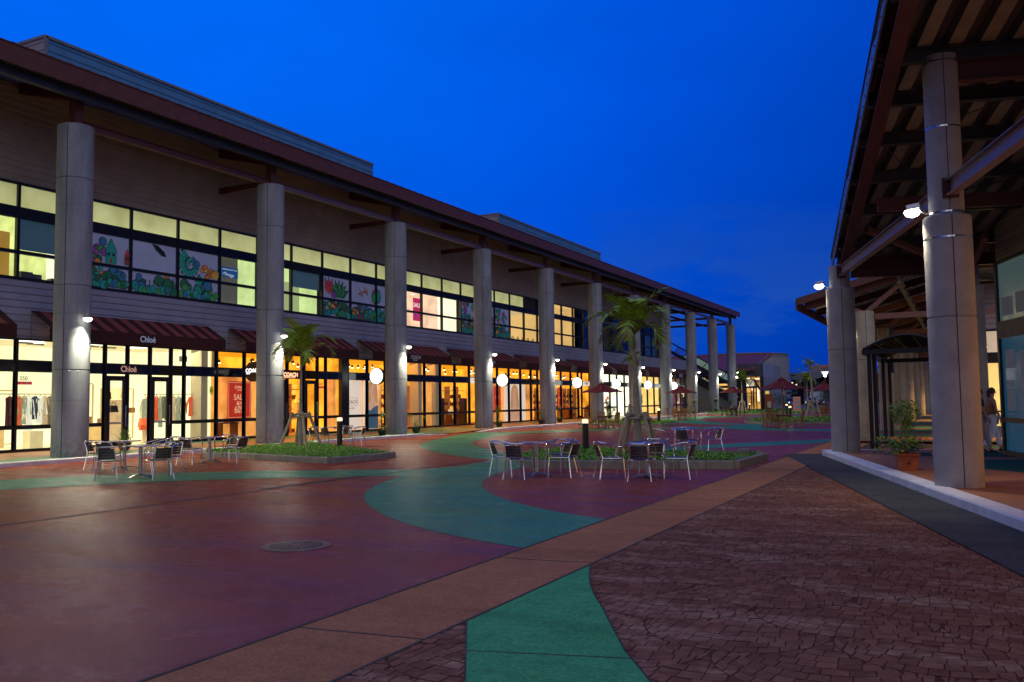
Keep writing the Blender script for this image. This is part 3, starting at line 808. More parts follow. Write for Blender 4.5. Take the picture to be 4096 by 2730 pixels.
# upper rooms (seen through the glass)
def room(name, y0, y1, z0, z1, mw, mf=None, mc=None, depth=3.2, label=None):
    """inside faces of one lit shop: rear wall, two side walls, floor and ceiling"""
    x0, x1 = WX-depth, WX-.32
    b = MB(); b.m = 0
    b.poly([(x0,y0,z0),(x0,y0,z1),(x0,y1,z1),(x0,y1,z0)]); b.poly([(x0,y0,z0),(x1,y0,z0),(x1,y0,z1),(x0,y0,z1)]); b.poly([(x0,y1,z0),(x0,y1,z1),(x1,y1,z1),(x1,y1,z0)])
    b.m = 1; b.poly([(x0,y0,z0),(x0,y1,z0),(x1,y1,z0),(x1,y0,z0)]); b.m = 2; b.poly([(x0,y0,z1),(x1,y0,z1),(x1,y1,z1),(x0,y1,z1)])
    return b.build('shop_interior', [mw, mf or mw, mc or mw], arc)
b = MB(); b.poly([(WX-3.6,-6,5.94),(WX-3.6,FEND-.4,5.94),(WX-3.6,FEND-.4,9.3),(WX-3.6,-6,9.3)]); b.poly([(WX-3.6,-6,5.94),(WX-.3,-6,5.94),(WX-.3,FEND-.4,5.94),(WX-3.6,FEND-.4,5.94)]); b.poly([(WX-3.6,-6,9.3),(WX-.3,-6,9.3),(WX-.3,FEND-.4,9.3),(WX-3.6,FEND-.4,9.3)]); b.build('upper_shell', M('dark_upper_room',(.05,.05,.06),.8), arc)
room('r', upy(-3), 19.75, 5.95, 9.2, room_y, None, None, 2.6)
room('r', 19.78, upy(1)+.9, 5.95, 9.2, room_w, None, None, 2.2)
room('r', upy(4)-.02, upy(5)-.1, 5.95, 8.3, room_g, None, None, 1.6)
room('r', upy(5), upy(7)-.02, 5.95, 8.3, room_g, None, None, 1.6)
room('r', upy(10)-.3, upy(12), 5.95, 8.3, room_p, None, None, 2.2)
room('r', upy(12)+.05, upy(13)-.02, 5.95, 8.3, room_w, None, None, 2.0)
room('r', upy(15)+1.5, upy(19), 5.95, 8.35, room_c, None, EM('cafe_ceiling',(.9,.7,.35),.55), 3.2)
room('r', upy(19)+.1, upy(21)+1.0, 5.95, 9.2, room_c, None, None, 3.2)
room('r', upy(29)-.1, upy(31)-.2, 5.95, 9.2, EM('dim_blue_room',(.03,.07,.18),.6), None, None, 3.0)
b = MB(); b.box((WX-1.9,17.4,5.95),(WX-1.8,19.38,7.85)); b.build('stock_room_door', room_o, arc)
b = MB(); b.box((WX-1.2,upy(6)+.55,5.95),(WX-1.15,upy(7)-.35,7.6)); b.build('office_door', EM('door_olive',(.40,.45,.20),.8), arc)
b = MB()
for (y, z, s_) in ((20.0,6.0,.18),(19.3,6.0,.25),(20.3,6.0,.22),(18.9,6.0,.3)): b.box((WX-.7,y,z),(WX-.4,y+s_*1.4,z+s_))
b.build('stacked_goods', M('goods',(.12,.10,.12),.7), arc)
sg = thing('shop_sign', 'blue sign board with white script lettering hanging behind the upper window', 'sign', (WX-.5,28.55,6.2), world=True)
b = MB(); b.m = 0; b.box((WX-.55,28.07,6.05),(WX-.52,29.05,8.1)); b.m = 1; b.box((WX-.525,28.07,7.24),(WX-.5,29.05,7.68)); b.build('board', [M('taupe_board',(.22,.20,.16),.7, es=.25), M('sign_blue',(.01,.08,.25),.5, es=.5)], sg)
wt = M('white_lettering', (.7,.75,.8), .5, es=.45)
text('KARIYUSHI OUTLET SHOP', 'lettering', (WX-.495,28.11,7.55), .075, wt, 'x', sg)
text('Mixage', 'lettering', (WX-.495,28.13,7.33), .22, wt, Matrix(((0,0,1),(1,.25,0),(0,1,0))), sg)
sp = thing('sale_banner', 'magenta banner reading SALE hanging behind the upper storey window', 'banner', (WX-.8,44,6.5), world=True)
b = MB(); b.box((WX-.82,43.51,6.5),(WX-.8,44.46,7.86)); b.build('cloth', M('magenta_cloth',(.65,.02,.12),.6, es=.6), sp)
text('SALE', 'lettering', (WX-.795,43.53,7.32), .36, M('pale_lettering',(1,.85,.8),.5, es=.9), 'x', sp)
text('50', 'lettering', (WX-.795,43.65,6.72), .36, M('violet_lettering',(.3,.05,.6),.5, es=.5), 'x', sp)
# cafe chair backs behind the upper glass
for q in range(8):
    yy = 54.6+q*.82
    ch = MB(); ch.tube([(WX-.7,yy+.2*math.cos(PI*a/8),6.02+.28*math.sin(PI*a/8)*1.1) for a in range(9)], .022, 6); ch.tube([(WX-.7,yy+.12*math.cos(PI*a/8),6.02+.2*math.sin(PI*a/8)) for a in range(9)], .012, 5)
    tag(ch.build('cafe_chair', M('bentwood',(.05,.02,.015),.4)), 'dark bentwood chair back showing above the sill of the upper cafe window', 'chair', 'cafe chairs behind the upper window')
for (y, z) in ((54.9,8.2),(66.0,8.95),(63.4,8.9),(43.9,8.15)):
    b = MB(); b.disc((WX-1.1,y,z-.06), .05, 'z', 12, .12); 
    o = b.build('downlight', EM('lamp_white',(1,.95,.8),6)); tag(o, 'small round ceiling light glowing inside the upper storey rooms', 'ceiling light', 'ceiling lights in the upper rooms')
# ------------------------------------------------------------------ ground floor shops
GM = [12.6,14.9,16.8,18.53,20.4,21.94,22.92,23.95,24.96,25.63,27.36,28.97,30.9,31.72,32.9,33.87,34.5,35.75,36.25,37.9,39.54,41.5,43.46,45.2,46.9,48.7,50.6,52.5,54.2,56.0,57.7,58.8,61.0,63.1,65.0,66.5,67.3,69.0,71.2,73.8,75.6,77.6,79.6,81.4,84.3,86.4,88.5]
DOORS = {22:0}
def zfl(): return .21
door_bays = {(21.94,22.92):'door',(22.92,23.95):'open',(23.95,24.96):'door',(32.9,33.87):'door',(31.72,32.9):'open',(30.9,31.72):'door',(66.5,67.3):'door',(75.6,77.6):'open'}
for a, c in zip(GM[:-1], GM[1:]):
    y0, y1 = a+.045, c-.045
    kd = door_bays.get((a,c), 'win')
    if (a,c) == (35.75,36.25):
        b = MB(); b.box((WX-.2,a,.21),(WX+.05,c,3.98)); b.build('dark_pier', frame_m, arc); continue
    fr = MB()
    fr.box((WX-.10,a-.045,.15),(WX+.05,y0,3.98)); fr.box((WX-.10,y1,.15),(WX+.048,c+.045,3.98))
    fr.box((WX-.10,y0,3.20),(WX+.03,y1,3.26)); fr.box((WX-.10,y0,3.92),(WX+.03,y1,3.98))
    if kd == 'win':
        fr.box((WX-.10,y0,.15),(WX+.03,y1,.30)); fr.box((WX-.10,y0,.95),(WX+.03,y1,1.09))
    f = fr.build('window' if kd == 'win' else 'doorway', frame_m, arc)
    b = MB(); b.box((WX-.08,y0,2.86),(WX+.035,y1,3.20)); b.build('spandrel', band_m, f)
    g = MB(); g.poly([(WX-.03,y0,3.26),(WX-.03,y1,3.26),(WX-.03,y1,3.92),(WX-.03,y0,3.92)])
    if kd == 'win':
        g.poly([(WX-.03,y0,.30),(WX-.03,y1,.30),(WX-.03,y1,.95),(WX-.03,y0,.95)]); g.poly([(WX-.03,y0,1.09),(WX-.03,y1,1.09),(WX-.03,y1,2.86),(WX-.03,y0,2.86)])
    g.build('pane', glass_c, f)
    if kd == 'door':
        d = MB(); s = .17
        d.box((WX-.04,y0,.22),(WX+.02,y0+s,2.80)); d.box((WX-.04,y1-s,.22),(WX+.02,y1,2.80)); d.box((WX-.04,y0+s,.22),(WX+.02,y1-s,.42)); d.box((WX-.04,y0+s,2.62),(WX+.02,y1-s,2.80))
        dd = d.build('door', frame_m, arc)
        g = MB(); g.poly([(WX-.01,y0+s,.42),(WX-.01,y1-s,.42),(WX-.01,y1-s,2.62),(WX-.01,y0+s,2.62)]); g.build('pane', glass_c, dd)
        g = MB(); g.box((WX-.012,y0+s,1.02),(WX+.0,y1-s,1.10)); g.build('glass_strip', M('frost_strip',(.3,.3,.28),.6, es=.15), dd)
        hy = y1-.07
        g = MB(); g.tube([(WX+.02,hy,.92),(WX+.08,hy,.94),(WX+.08,hy,1.70),(WX+.02,hy,1.72)], .014, 6); g.build('handle', alu, dd)
# rooms
W1 = EM('shop_wall_cream', (1.0,.93,.52), 1.15, .16, .5)
W1c = EM('shop_ceiling_cream', (1.0,.80,.36), .78, .15)
W1f = EM('shop_floor_cream', (1.0,.84,.42), .80, .10)
W2 = EM('shop_wall_amber', (1.0,.38,.02), 1.25, .6, .9)
W2c = EM('shop_ceiling_amber', (1.0,.34,.008), 1.0, .25, .8)
W2f = EM('shop_floor_amber', (.8,.28,.03), .40, .3)
W3 = EM('shop_wall_white', (1.0,.97,.70), 1.3, .08)
W4 = EM('shop_wall_yellow', (1.0,.68,.20), 1.0, .25, .8)
W5 = EM('shop_wall_dim', (.28,.16,.10), .5, .6, 1.5)
cur = EM('window_backdrop_peach', (1.0,.40,.08), .80, .55, .8)
room('r', 8, 27.34, .215, 4.02, W1, W1f, W1c, 4.2)
room('r', 27.38, 35.9, .215, 4.02, W2, W2f, W2c, 4.2)
room('r', 36.1, 72.3, .215, 4.02, W2, W2f, W2c, 4.2)
room('r', 72.35, 80.9, .215, 4.02, W3, W3, W3, 4.2)
room('r', 80.95, 88.8, .215, 4.02, W4, W4, W4, 4.2)
b = MB()
for (y0, y1, dx) in ((27.42,30.85,.95),(36.3,39.5,.75),(43.5,45.15,.6),(52.4,58.75,.75),(41.2,41.5,.5)):
    b.box((WX-dx-.05,y0,.215),(WX-dx,y1,3.05))
for (y0, y1, dx) in ((27.42,27.6,.9),(35.5,35.7,.8),(39.5,39.6,.75),(58.7,58.78,.75)):
    b.box((WX-dx-.05,y0,.215),(WX-.35,y1,3.05))
b.build('display_backdrop', cur, arc)
b = MB()
for y in (26.9,36.0,27.5,43.4,52.2,45.3): b.box((WX-1.0,y,.215),(WX-.4,y+.35,4.0))
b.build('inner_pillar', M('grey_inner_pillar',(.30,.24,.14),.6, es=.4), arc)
# quiet fittings inside the cream boutique: rear frames, counters and wall rails
b = MB()
for (y0, y1, z0, z1) in ((17.6,19.0,.3,2.5),(19.6,21.2,.3,2.3),(22.9,24.6,.3,2.6),(25.0,26.6,.3,2.4)):
    for (p_, q_) in (((y0,z0),(y1,z0+.04)),((y0,z1),(y1,z1+.04)),((y0,z0),(y0+.04,z1)),((y1,z0),(y1+.04,z1))): b.box((WX-4.15,p_[0],p_[1]),(WX-4.1,q_[0],q_[1]))
b.box((WX-4.0,18.2,.22),(WX-3.4,20.4,1.0)); b.box((WX-3.9,23.8,.22),(WX-3.4,25.4,.95)); b.box((WX-4.15,17,3.1),(WX-4.1,27,3.2))
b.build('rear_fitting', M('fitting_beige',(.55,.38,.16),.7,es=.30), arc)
b = MB()
for (y, z, s_) in ((17.9,1.0,.3),(18.6,1.0,.2),(19.4,1.0,.25),(23.9,.95,.3),(24.6,.95,.22),(20.0,1.3,.3),(25.6,1.4,.3),(26.1,1.4,.2)): b.box((WX-3.8,y,z),(WX-3.6,y+s_,z+s_*1.1))
b.build('rear_goods', M('goods_camel',(.30,.14,.06),.7,es=.12,var=.5,vs=5), arc)
# small ceiling spots inside the amber shops, spot on track in the cream shop
lampw = EM('spot_glow', (1,.85,.45), 7)
sp0 = None
def spot_light_fix(x, y, z, big=1, hang=.18):
    t_ = thing('track_spot', 'small glowing track spotlight under the ceiling of the amber lit shop', 'spotlight', (x,y,z), 0, 'track spotlights in the amber shops')
    b = MB(); b.tube([(0,0,0),(0,0,hang)], .012, 5); b.lathe([(.05*big,-.01),(.055*big,.10),(.03,.12)], (0,0,-.02), 10); b.build('housing', black_m, t_)
    b = MB(); b.lathe([(.065*big,-.05),(.05*big,-.02)], (0,0,-.02), 10); b.build('lens', lampw, t_)
    return t_
sp0 = spot_light_fix(WX-1.0, 27.9, 3.72)
r = random.Random(3)
for q in range(60):
    yy = 28.0+q*.72+r.uniform(-.2,.2)
    if 35.6 < yy < 36.4: continue
    dup(sp0, (WX-r.uniform(.6,2.6), yy, r.uniform(3.55,3.78)), 0)
t_ = thing('ceiling_spotlight', 'black ceiling spotlight hanging in the cream lit boutique by its last window', 'spotlight', (WX-.7,26.2,3.6))
b = MB(); b.box((-.10,-.12,-.12),(.10,.12,.10)); b.build('housing', black_m, t_)
b = MB(); b.tube([(0,0,.1),(0,0,.4)], .015, 6); b.build('stem', black_m, t_)
for (y, x) in ((18.9,.9),(20.0,1.4),(22.6,1.0),(23.4,.8),(20.6,2.2),(24.6,1.6)):
    b = MB(); b.box((WX-x-.25,y-.35,4.0),(WX-x+.25,y+.35,4.015)); tag(b.build('ceiling_panel', EM('panel_white',(1,1,.9),3)), 'white glowing panel light set in the boutique ceiling', 'ceiling light', 'panel lights in the boutique ceiling')
for (y, x) in ((19.6,1.2),(22.2,1.1),(23.1,1.3),(20.3,1.6)):
    b = MB(); b.box((WX-x-.06,y-.3,3.9),(WX-x+.06,y+.3,3.96)); tag(b.build('ceiling_vent', M('vent_grey',(.2,.18,.1),.6, es=.15)), 'dark narrow air vent in the boutique ceiling', 'vent', 'air vents in the boutique ceiling')
# clothing rails
def garment(b_, x, y, z, w_, h, d=.06, sleeve=True, rz_=0.0, flare=1.0):
    """a hanging garment with shoulders, sleeves and a fluted hem; drawn in the wall plane"""
    n = 9; front = []; back = []
    prof = [(.10,0),(.46,-.06),(.40,-.28),(.42,-.6),(.5*flare,-1.0)]
    vs = []; fs = []
    cols = 9
    for (hw, zz) in prof:
        for j in range(cols):
            t = j/(cols-1)*2-1
            vs.append((x + d*(.5+.5*math.cos(t*PI))*.6 + .018*math.sin(j*2.4+zz*4), y+t*hw*w_, z+zz*h))
    for a in range(len(prof)-1):
        for j in range(cols-1): fs.append((a*cols+j, a*cols+j+1, (a+1)*cols+j+1, (a+1)*cols+j))
    b_.add(vs, fs)
    if sleeve:
        for s_ in (-1,1):
            b_.tube([(x,y+s_*.40*w_,z-.09*h),(x,y+s_*.62*w_,z-.42*h),(x+.01,y+s_*.70*w_,z-.66*h)], [.075*w_,.07*w_,.085*w_], 8)
def rail(name, label, y0, y1, x, z, items):
    t_ = thing(name, label, 'clothes rail', (x,(y0+y1)/2,.22), world=True)
    b = MB(); b.tube([(x,y0,z),(x,y1,z)], .014, 8); b.tube([(x,y0+.1,.22),(x,y0+.1,z)], .014, 8); b.tube([(x,y1-.1,.22),(x,y1-.1,z)], .014, 8)
    b.tube([(x-.25,y0+.1,.23),(x+.25,y0+.1,.23)], .014, 6); b.tube([(x-.25,y1-.1,.23),(x+.25,y1-.1,.23)], .014, 6)
    b.build('rack', M('brass_tube',(.30,.16,.05),.35,.6), t_)
    for (y, w_, h, mt, nm, sl, face) in items:
        b = MB(); b.tube([(x,y,z),(x,y,z-.06)], .006, 5); b.tube([(x,y-.16*face,z-.10),(x,y,z-.05),(x,y+.16*face,z-.10)], .008, 5)
        g_ = MB(); garment(g_, x, y, z-.08, w_, h, sleeve=sl)
        gg = g_.build(nm, mt, t_, True)
        b.build('hanger', M('hanger_wood',(.3,.15,.05),.5), gg)
f_or = M('fabric_coral', (.60,.10,.03), .8, es=0.80, var=.3, vs=9)  # es makes the garments glow in place of shop light
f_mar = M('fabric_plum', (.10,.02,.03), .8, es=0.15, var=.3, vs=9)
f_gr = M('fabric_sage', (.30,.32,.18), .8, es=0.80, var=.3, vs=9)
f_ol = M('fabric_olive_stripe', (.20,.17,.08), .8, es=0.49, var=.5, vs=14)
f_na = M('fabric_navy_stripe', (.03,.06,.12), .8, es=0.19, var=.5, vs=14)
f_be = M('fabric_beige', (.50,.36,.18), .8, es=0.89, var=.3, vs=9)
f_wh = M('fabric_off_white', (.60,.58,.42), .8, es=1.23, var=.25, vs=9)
rail('clothes_rail', 'brass clothes rail with mixed pale and striped garments behind the leftmost boutique window', 18.2, 20.9, WX-.9, 2.14,
     [(18.93,.32,1.0,f_mar,'dress',False,.3),(19.25,.3,1.0,f_or,'blouse',True,.5),(19.45,.36,.95,f_gr,'blouse',True,.5),(19.62,.34,1.2,f_wh,'blouse',True,.5),(19.85,.34,.8,f_na,'striped_shirt',True,.5),(20.05,.36,.95,f_wh,'blouse',True,.5),(20.22,.3,1.05,f_be,'jacket',True,.5),(20.42,.3,1.05,f_ol,'jacket',True,.5),(20.62,.3,1.0,f_be,'jacket',True,.5),(20.8,.3,1.1,f_gr,'jacket',True,.5)])
rail('clothes_rail', 'brass clothes rail with coral and sage garments beside the open boutique door', 24.4, 27.25, WX-.9, 2.14,
     [(24.62,.20,.95,f_or,'dress',False,.3),(24.78,.20,1.0,f_or,'dress',False,.3),(25.25,.24,1.25,f_gr,'dress',False,.4),(25.4,.26,.9,f_ol,'shirt',True,.4),(25.55,.24,.95,f_ol,'shirt',True,.4),(25.72,.22,1.4,f_or,'trousers',False,.3),(25.05,.24,1.0,f_or,'dress',False,.4),(25.9,.26,1.0,f_be,'shirt',True,.4),(26.15,.30,1.15,f_gr,'coat',True,.4),(26.4,.28,1.1,f_ol,'coat',True,.4),(26.95,.56,.84,f_or,'coral_blouse',True,.8)])
# mannequin
mq = thing('mannequin', 'mannequin in a sage jacket and coral skirt standing in the open boutique doorway', 'mannequin', (WX-.85,24.42,.22), world=True)
b = MB(); X = WX-.85
for s_ in (-1,1): b.tube([(X,24.42+s_*.07,1.15),(X+.02,24.42+s_*.06,.75),(X,24.42+s_*.05,.34),(X+.06,24.42+s_*.05,.26)], [.075,.055,.035,.03], 10)
b.tube([(X,24.42,1.1),(X,24.42,1.35),(X,24.42,1.75),(X,24.42,1.95),(X,24.42,2.05)], [.14,.11,.15,.06,.045], 12)
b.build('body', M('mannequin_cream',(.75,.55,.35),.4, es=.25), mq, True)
b = MB(); garment(b, X+.1, 24.42, 2.0, .42, .82); b.tube([(X,24.42,1.2),(X,24.42,1.9)], [.17,.15], 12); b.build('jacket', f_gr, mq, True)
b = MB(); b.lathe([(.24,.85),(.22,1.0),(.16,1.24)], (X,24.42,0), 16, False); b.build('skirt', f_or, mq, True)
hb = thing('handbag', 'coral red handbag hanging from the arm of the mannequin', 'handbag', (X+.12,24.22,.75), world=True)
b = MB(); b.beam((X+.14,24.08,.85),(X+.14,24.4,.85), .12,.24); b.build('body', f_or, hb, bevel=.03)
b = MB(); b.tube([(X+.14,24.24+.09*math.cos(PI*a/8),.97+.14*math.sin(PI*a/8)) for a in range(9)], .012, 6); b.build('handle', f_or, hb)
bagd = {}
def bag(y, z, w_, h, mt, label, x=WX-1.2):
    t_ = thing('handbag', label, 'handbag', (x,y,z), world=True)
    b = MB(); b.add([(x-.06,y-w_/2,z),(x+.06,y-w_/2,z),(x+.06,y+w_/2,z),(x-.06,y+w_/2,z),(x-.03,y-w_*.42,z+h),(x+.03,y-w_*.42,z+h),(x+.03,y+w_*.42,z+h),(x-.03,y+w_*.42,z+h)],[(0,3,2,1),(4,5,6,7),(0,1,5,4),(1,2,6,5),(2,3,7,6),(3,0,4,7)])
    b.build('body', mt, t_, bevel=.02)
    b = MB(); b.tube([(x,y+w_*.25*math.cos(PI*a/8),z+h+h*.55*math.sin(PI*a/8)) for a in range(9)], .010, 6); b.build('handle', mt, t_)
f_bk = M('leather_black', (.015,.015,.02), .35); f_pk = M('leather_blush', (.65,.32,.2), .45, es=.25)
bag(23.3,1.45,.36,.26,f_bk,'black leather handbag on the boutique shelf seen through the doorway')
bag(23.05,1.95,.22,.28,f_bk,'small black tote bag on the top boutique shelf')
bag(23.75,1.98,.40,.22,f_pk,'blush handbag on the top boutique shelf')
bag(23.55,1.10,.42,.24,f_be,'beige handbag on the low boutique plinth')
bag(21.35,1.12,.50,.34,f_pk,'large blush tote bag on a plinth behind the column')
bag(21.8,1.12,.34,.2,f_pk,'small blush clutch bag beside the large blush tote')
sh = thing('display_shelf', 'cream display shelves holding handbags inside the boutique', 'shelf', (WX-1.3,23.4,.22), world=True)
b = MB(); 
for z in (1.08,1.43,1.93): b.box((WX-1.45,22.95,z-.03),(WX-1.05,24.0,z))
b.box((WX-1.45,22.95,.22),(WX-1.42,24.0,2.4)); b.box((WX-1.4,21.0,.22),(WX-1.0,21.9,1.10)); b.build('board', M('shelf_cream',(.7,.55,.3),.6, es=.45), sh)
for q, (y, z) in enumerate(((20.2,.22),(19.0,.22))):
    pass
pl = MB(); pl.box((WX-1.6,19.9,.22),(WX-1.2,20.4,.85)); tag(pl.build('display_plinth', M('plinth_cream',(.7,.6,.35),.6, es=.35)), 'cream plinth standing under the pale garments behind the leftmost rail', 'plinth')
# amber shop fittings: shelving with bags, tables
shelf_m = EM('lit_shelf_amber', (1.0,.50,.06), 1.0, .4, 2)
dark_it = M('goods_brown', (.12,.04,.015), .6, var=.5, vs=6, es=.03)
r = random.Random(9)
for (y0, y1) in ((31.2,35.4),(40.0,43.0),(45.5,51.8),(59.2,71.5)):
    t_ = thing('shop_shelving', {31.2:'amber lit wall shelving with brown goods behind the palm tree shop door',40.0:'amber lit shelving behind the shop window right of the portrait poster',45.5:'amber lit shelving behind the windows between the second and third round signs',59.2:'long amber lit shelving in the far amber shop'}[y0], 'shelving', (WX-2.4,y0,.22), world=True)
    b = MB()
    for z in (.9,1.4,1.9,2.4): b.box((WX-2.6,y0,z),(WX-2.2,y1,z+.04))
    yy = y0
    while yy < y1: b.box((WX-2.6,yy,.22),(WX-2.2,yy+.05,2.7)); yy += 1.1
    b.build('board', M('shelf_brown',(.35,.15,.04),.6, es=.2), t_)
    b = MB(); b.box((WX-2.62,y0,.9),(WX-2.6,y1,2.7)); b.build('backlit_panel', shelf_m, t_)
    g_ = MB(); yy = y0+.1
    while yy < y1-.3:
        for z in (.94,1.44,1.94,.25):
            if r.random() < .75: 
                w_ = r.uniform(.15,.35); h = r.uniform(.15,.32); g_.box((WX-2.5,yy,z),(WX-2.3,yy+w_,z+h))
        yy += r.uniform(.3,.5)
    g_.build('goods', dark_it, t_)
for (y, c_) in ((46.6,'dark leather goods'),(49.4,'tall black display case')):
    t_ = MB(); t_.box((WX-1.2,y,.22),(WX-.8,y+.35,1.9)); t_.box((WX-1.22,y-.05,.22),(WX-.78,y+.4,.32)); tag(t_.build('display_case', M('case_dark',(.04,.02,.015),.4)), c_+' standing just inside the amber shop window', 'display case')
b = MB(); b.tube([(WX-.9,43.95,.22),(WX-.9,43.95,1.2)],.02,6); garment(b, WX-.85,43.95,1.95,.5,.9); tag(b.build('coat_on_stand', M('coat_black',(.012,.01,.01),.7), smooth=True), 'black coat on a stand right of the third column behind amber glass', 'coat')
b = MB()
for q in range(3): b.box((WX-1.5,45.9+q*.05,.9+q*.0),(WX-.9,46.6,.96))
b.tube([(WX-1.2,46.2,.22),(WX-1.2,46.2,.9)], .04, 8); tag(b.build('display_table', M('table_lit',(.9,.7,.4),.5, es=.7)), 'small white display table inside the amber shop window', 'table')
words_t = {28.2:'below the red sale poster',39.9:'right of the portrait poster',47.4:'between the third and fourth columns',60.2:'left of the fifth column',62.2:'behind the umbrella left edge',65.6:'in the last amber windows',70.0:'beside the dark wooden bench'}
r = random.Random(31)
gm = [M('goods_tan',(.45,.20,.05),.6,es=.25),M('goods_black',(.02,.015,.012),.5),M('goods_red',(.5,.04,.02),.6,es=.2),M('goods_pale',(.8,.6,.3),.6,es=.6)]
for y, lab in words_t.items():
    t_ = thing('display_table', 'low wooden display table with bags '+lab, 'table', (WX-.75,y,.22), world=True)
    b = MB(); b.box((WX-1.0,y,.86),(WX-.5,y+.95,.92)); 
    for q in (0,.88): b.box((WX-.98,y+q,.22),(WX-.52,y+q+.06,.86))
    b.build('top', M('shelf_brown2',(.25,.10,.03),.5), t_)
    for q in range(3):
        b = MB(); w_ = r.uniform(.16,.26); h = r.uniform(.16,.34); yy = y+.06+q*.31; b.box((WX-.85,yy,.92),(WX-.65,yy+w_,.92+h)); b.tube([(WX-.75,yy+w_*.2,.92+h),(WX-.75,yy+w_*.3,.92+h+.12),(WX-.75,yy+w_*.7,.92+h+.12),(WX-.75,yy+w_*.8,.92+h)], .012, 5)
        b.build('bag', gm[r.randrange(4)], t_)
# mannequin torso with a bag in the amber door
t_ = thing('bust_form', 'yellow lit bust form with a bag in the doorway behind the small palm', 'mannequin', (WX-.8,33.3,.22), world=True)
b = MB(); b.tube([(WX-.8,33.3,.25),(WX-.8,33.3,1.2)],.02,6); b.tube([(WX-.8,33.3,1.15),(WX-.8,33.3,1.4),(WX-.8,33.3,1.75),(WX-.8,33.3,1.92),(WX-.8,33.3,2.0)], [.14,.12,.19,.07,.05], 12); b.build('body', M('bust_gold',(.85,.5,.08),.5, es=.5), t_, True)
b = MB(); b.beam((WX-.62,33.15,1.25),(WX-.62,33.5,1.2),.1,.26); b.tube([(WX-.6,33.2,1.35),(WX-.6,33.1,1.85)],.012,5); b.build('bag', M('bag_gold',(.5,.25,.04),.5, es=.2), t_)

# posters
red_m = M('poster_red', (.55,.035,.008), .6, var=.25, vs=1.2, es=.75)
gold_m = M('poster_gold_text', (.8,.45,.25), .5, es=.9)
def sale_poster(y0, y1, z0, z1, x, label, full):
    t_ = thing('sale_poster', label, 'poster', (x,(y0+y1)/2,z0), world=True)
    b = MB(); b.box((x-.02,y0,z0),(x,y1,z1)); b.build('panel', red_m, t_)
    b = MB(); e_ = .05
    for (a, c) in (((y0+e_,z0+e_),(y1-e_,z0+e_+.015)),((y0+e_,z1-e_-.015),(y1-e_,z1-e_)),((y0+e_,z0+e_),(y0+e_+.015,z1-e_)),((y1-e_-.015,z0+e_),(y1-e_,z1-e_))):
        b.box((x+.001,a[0],a[1]),(x+.004,c[0],c[1]))
    b.build('border', gold_m, t_)
    w_ = y1-y0; ym = (y0+y1)/2; h = z1-z0
    text('COACH', 'lettering', (x+.004,ym,z1-h*.19), .15*w_/1.3, gold_m, 'x', t_, ax='CENTER', bold=.002)
    text('FACTORY', 'lettering', (x+.004,ym,z1-h*.25), .06*w_/1.3, gold_m, 'x', t_, ax='CENTER')
    text('SALE', 'lettering', (x+.004,ym,z1-h*.50), .34*w_/1.3, gold_m, 'x', t_, ax='CENTER', sx=.9)
    text('最大', 'lettering', (x+.004,ym,z1-h*.63), .17*w_/1.3, gold_m, 'x', t_, ax='CENTER')
    text('60%', 'lettering', (x+.004,ym,z1-h*.85), .42*w_/1.3, gold_m, 'x', t_, ax='CENTER', sx=.8)
sale_poster(28.45, 29.85, 1.07, 2.70, WX-.45, 'red sale poster in the amber window left of the second column', 1)
sale_poster(52.75, 53.85, .98, 2.72, WX-.45, 'red sale banner behind the window under the fourth column', 1)
sale_poster(63.5, 64.4, .9, 2.72, WX-.45, 'red sale banner behind the window right of the fifth column', 1)
b = MB(); b.box((WX-.3,71.9,1.0),(WX-.28,72.25,2.7)); tag(b.build('sale_poster', red_m), 'thin red poster edge beside the white lit shop', 'poster')
skin_p = M('print_skin', (.95,.50,.30), .5, es=.52, var=.12); hair_p = M('print_hair', (.75,.42,.14), .5, es=.5, var=.35, vs=7, stretch=(1,6,.6)); lip_p = M('print_lips', (.6,.15,.1), .5, es=.3); eye_p = M('print_eye', (.12,.07,.05), .5, es=.05); cl_p = M('print_cloth', (.12,.25,.35), .5, es=.25)
bgp = M('print_background', (1,.80,.62), .5, es=.72, var=.08)
shd_p = M('print_skin_shade', (.75,.33,.17), .5, es=.38, var=.12)
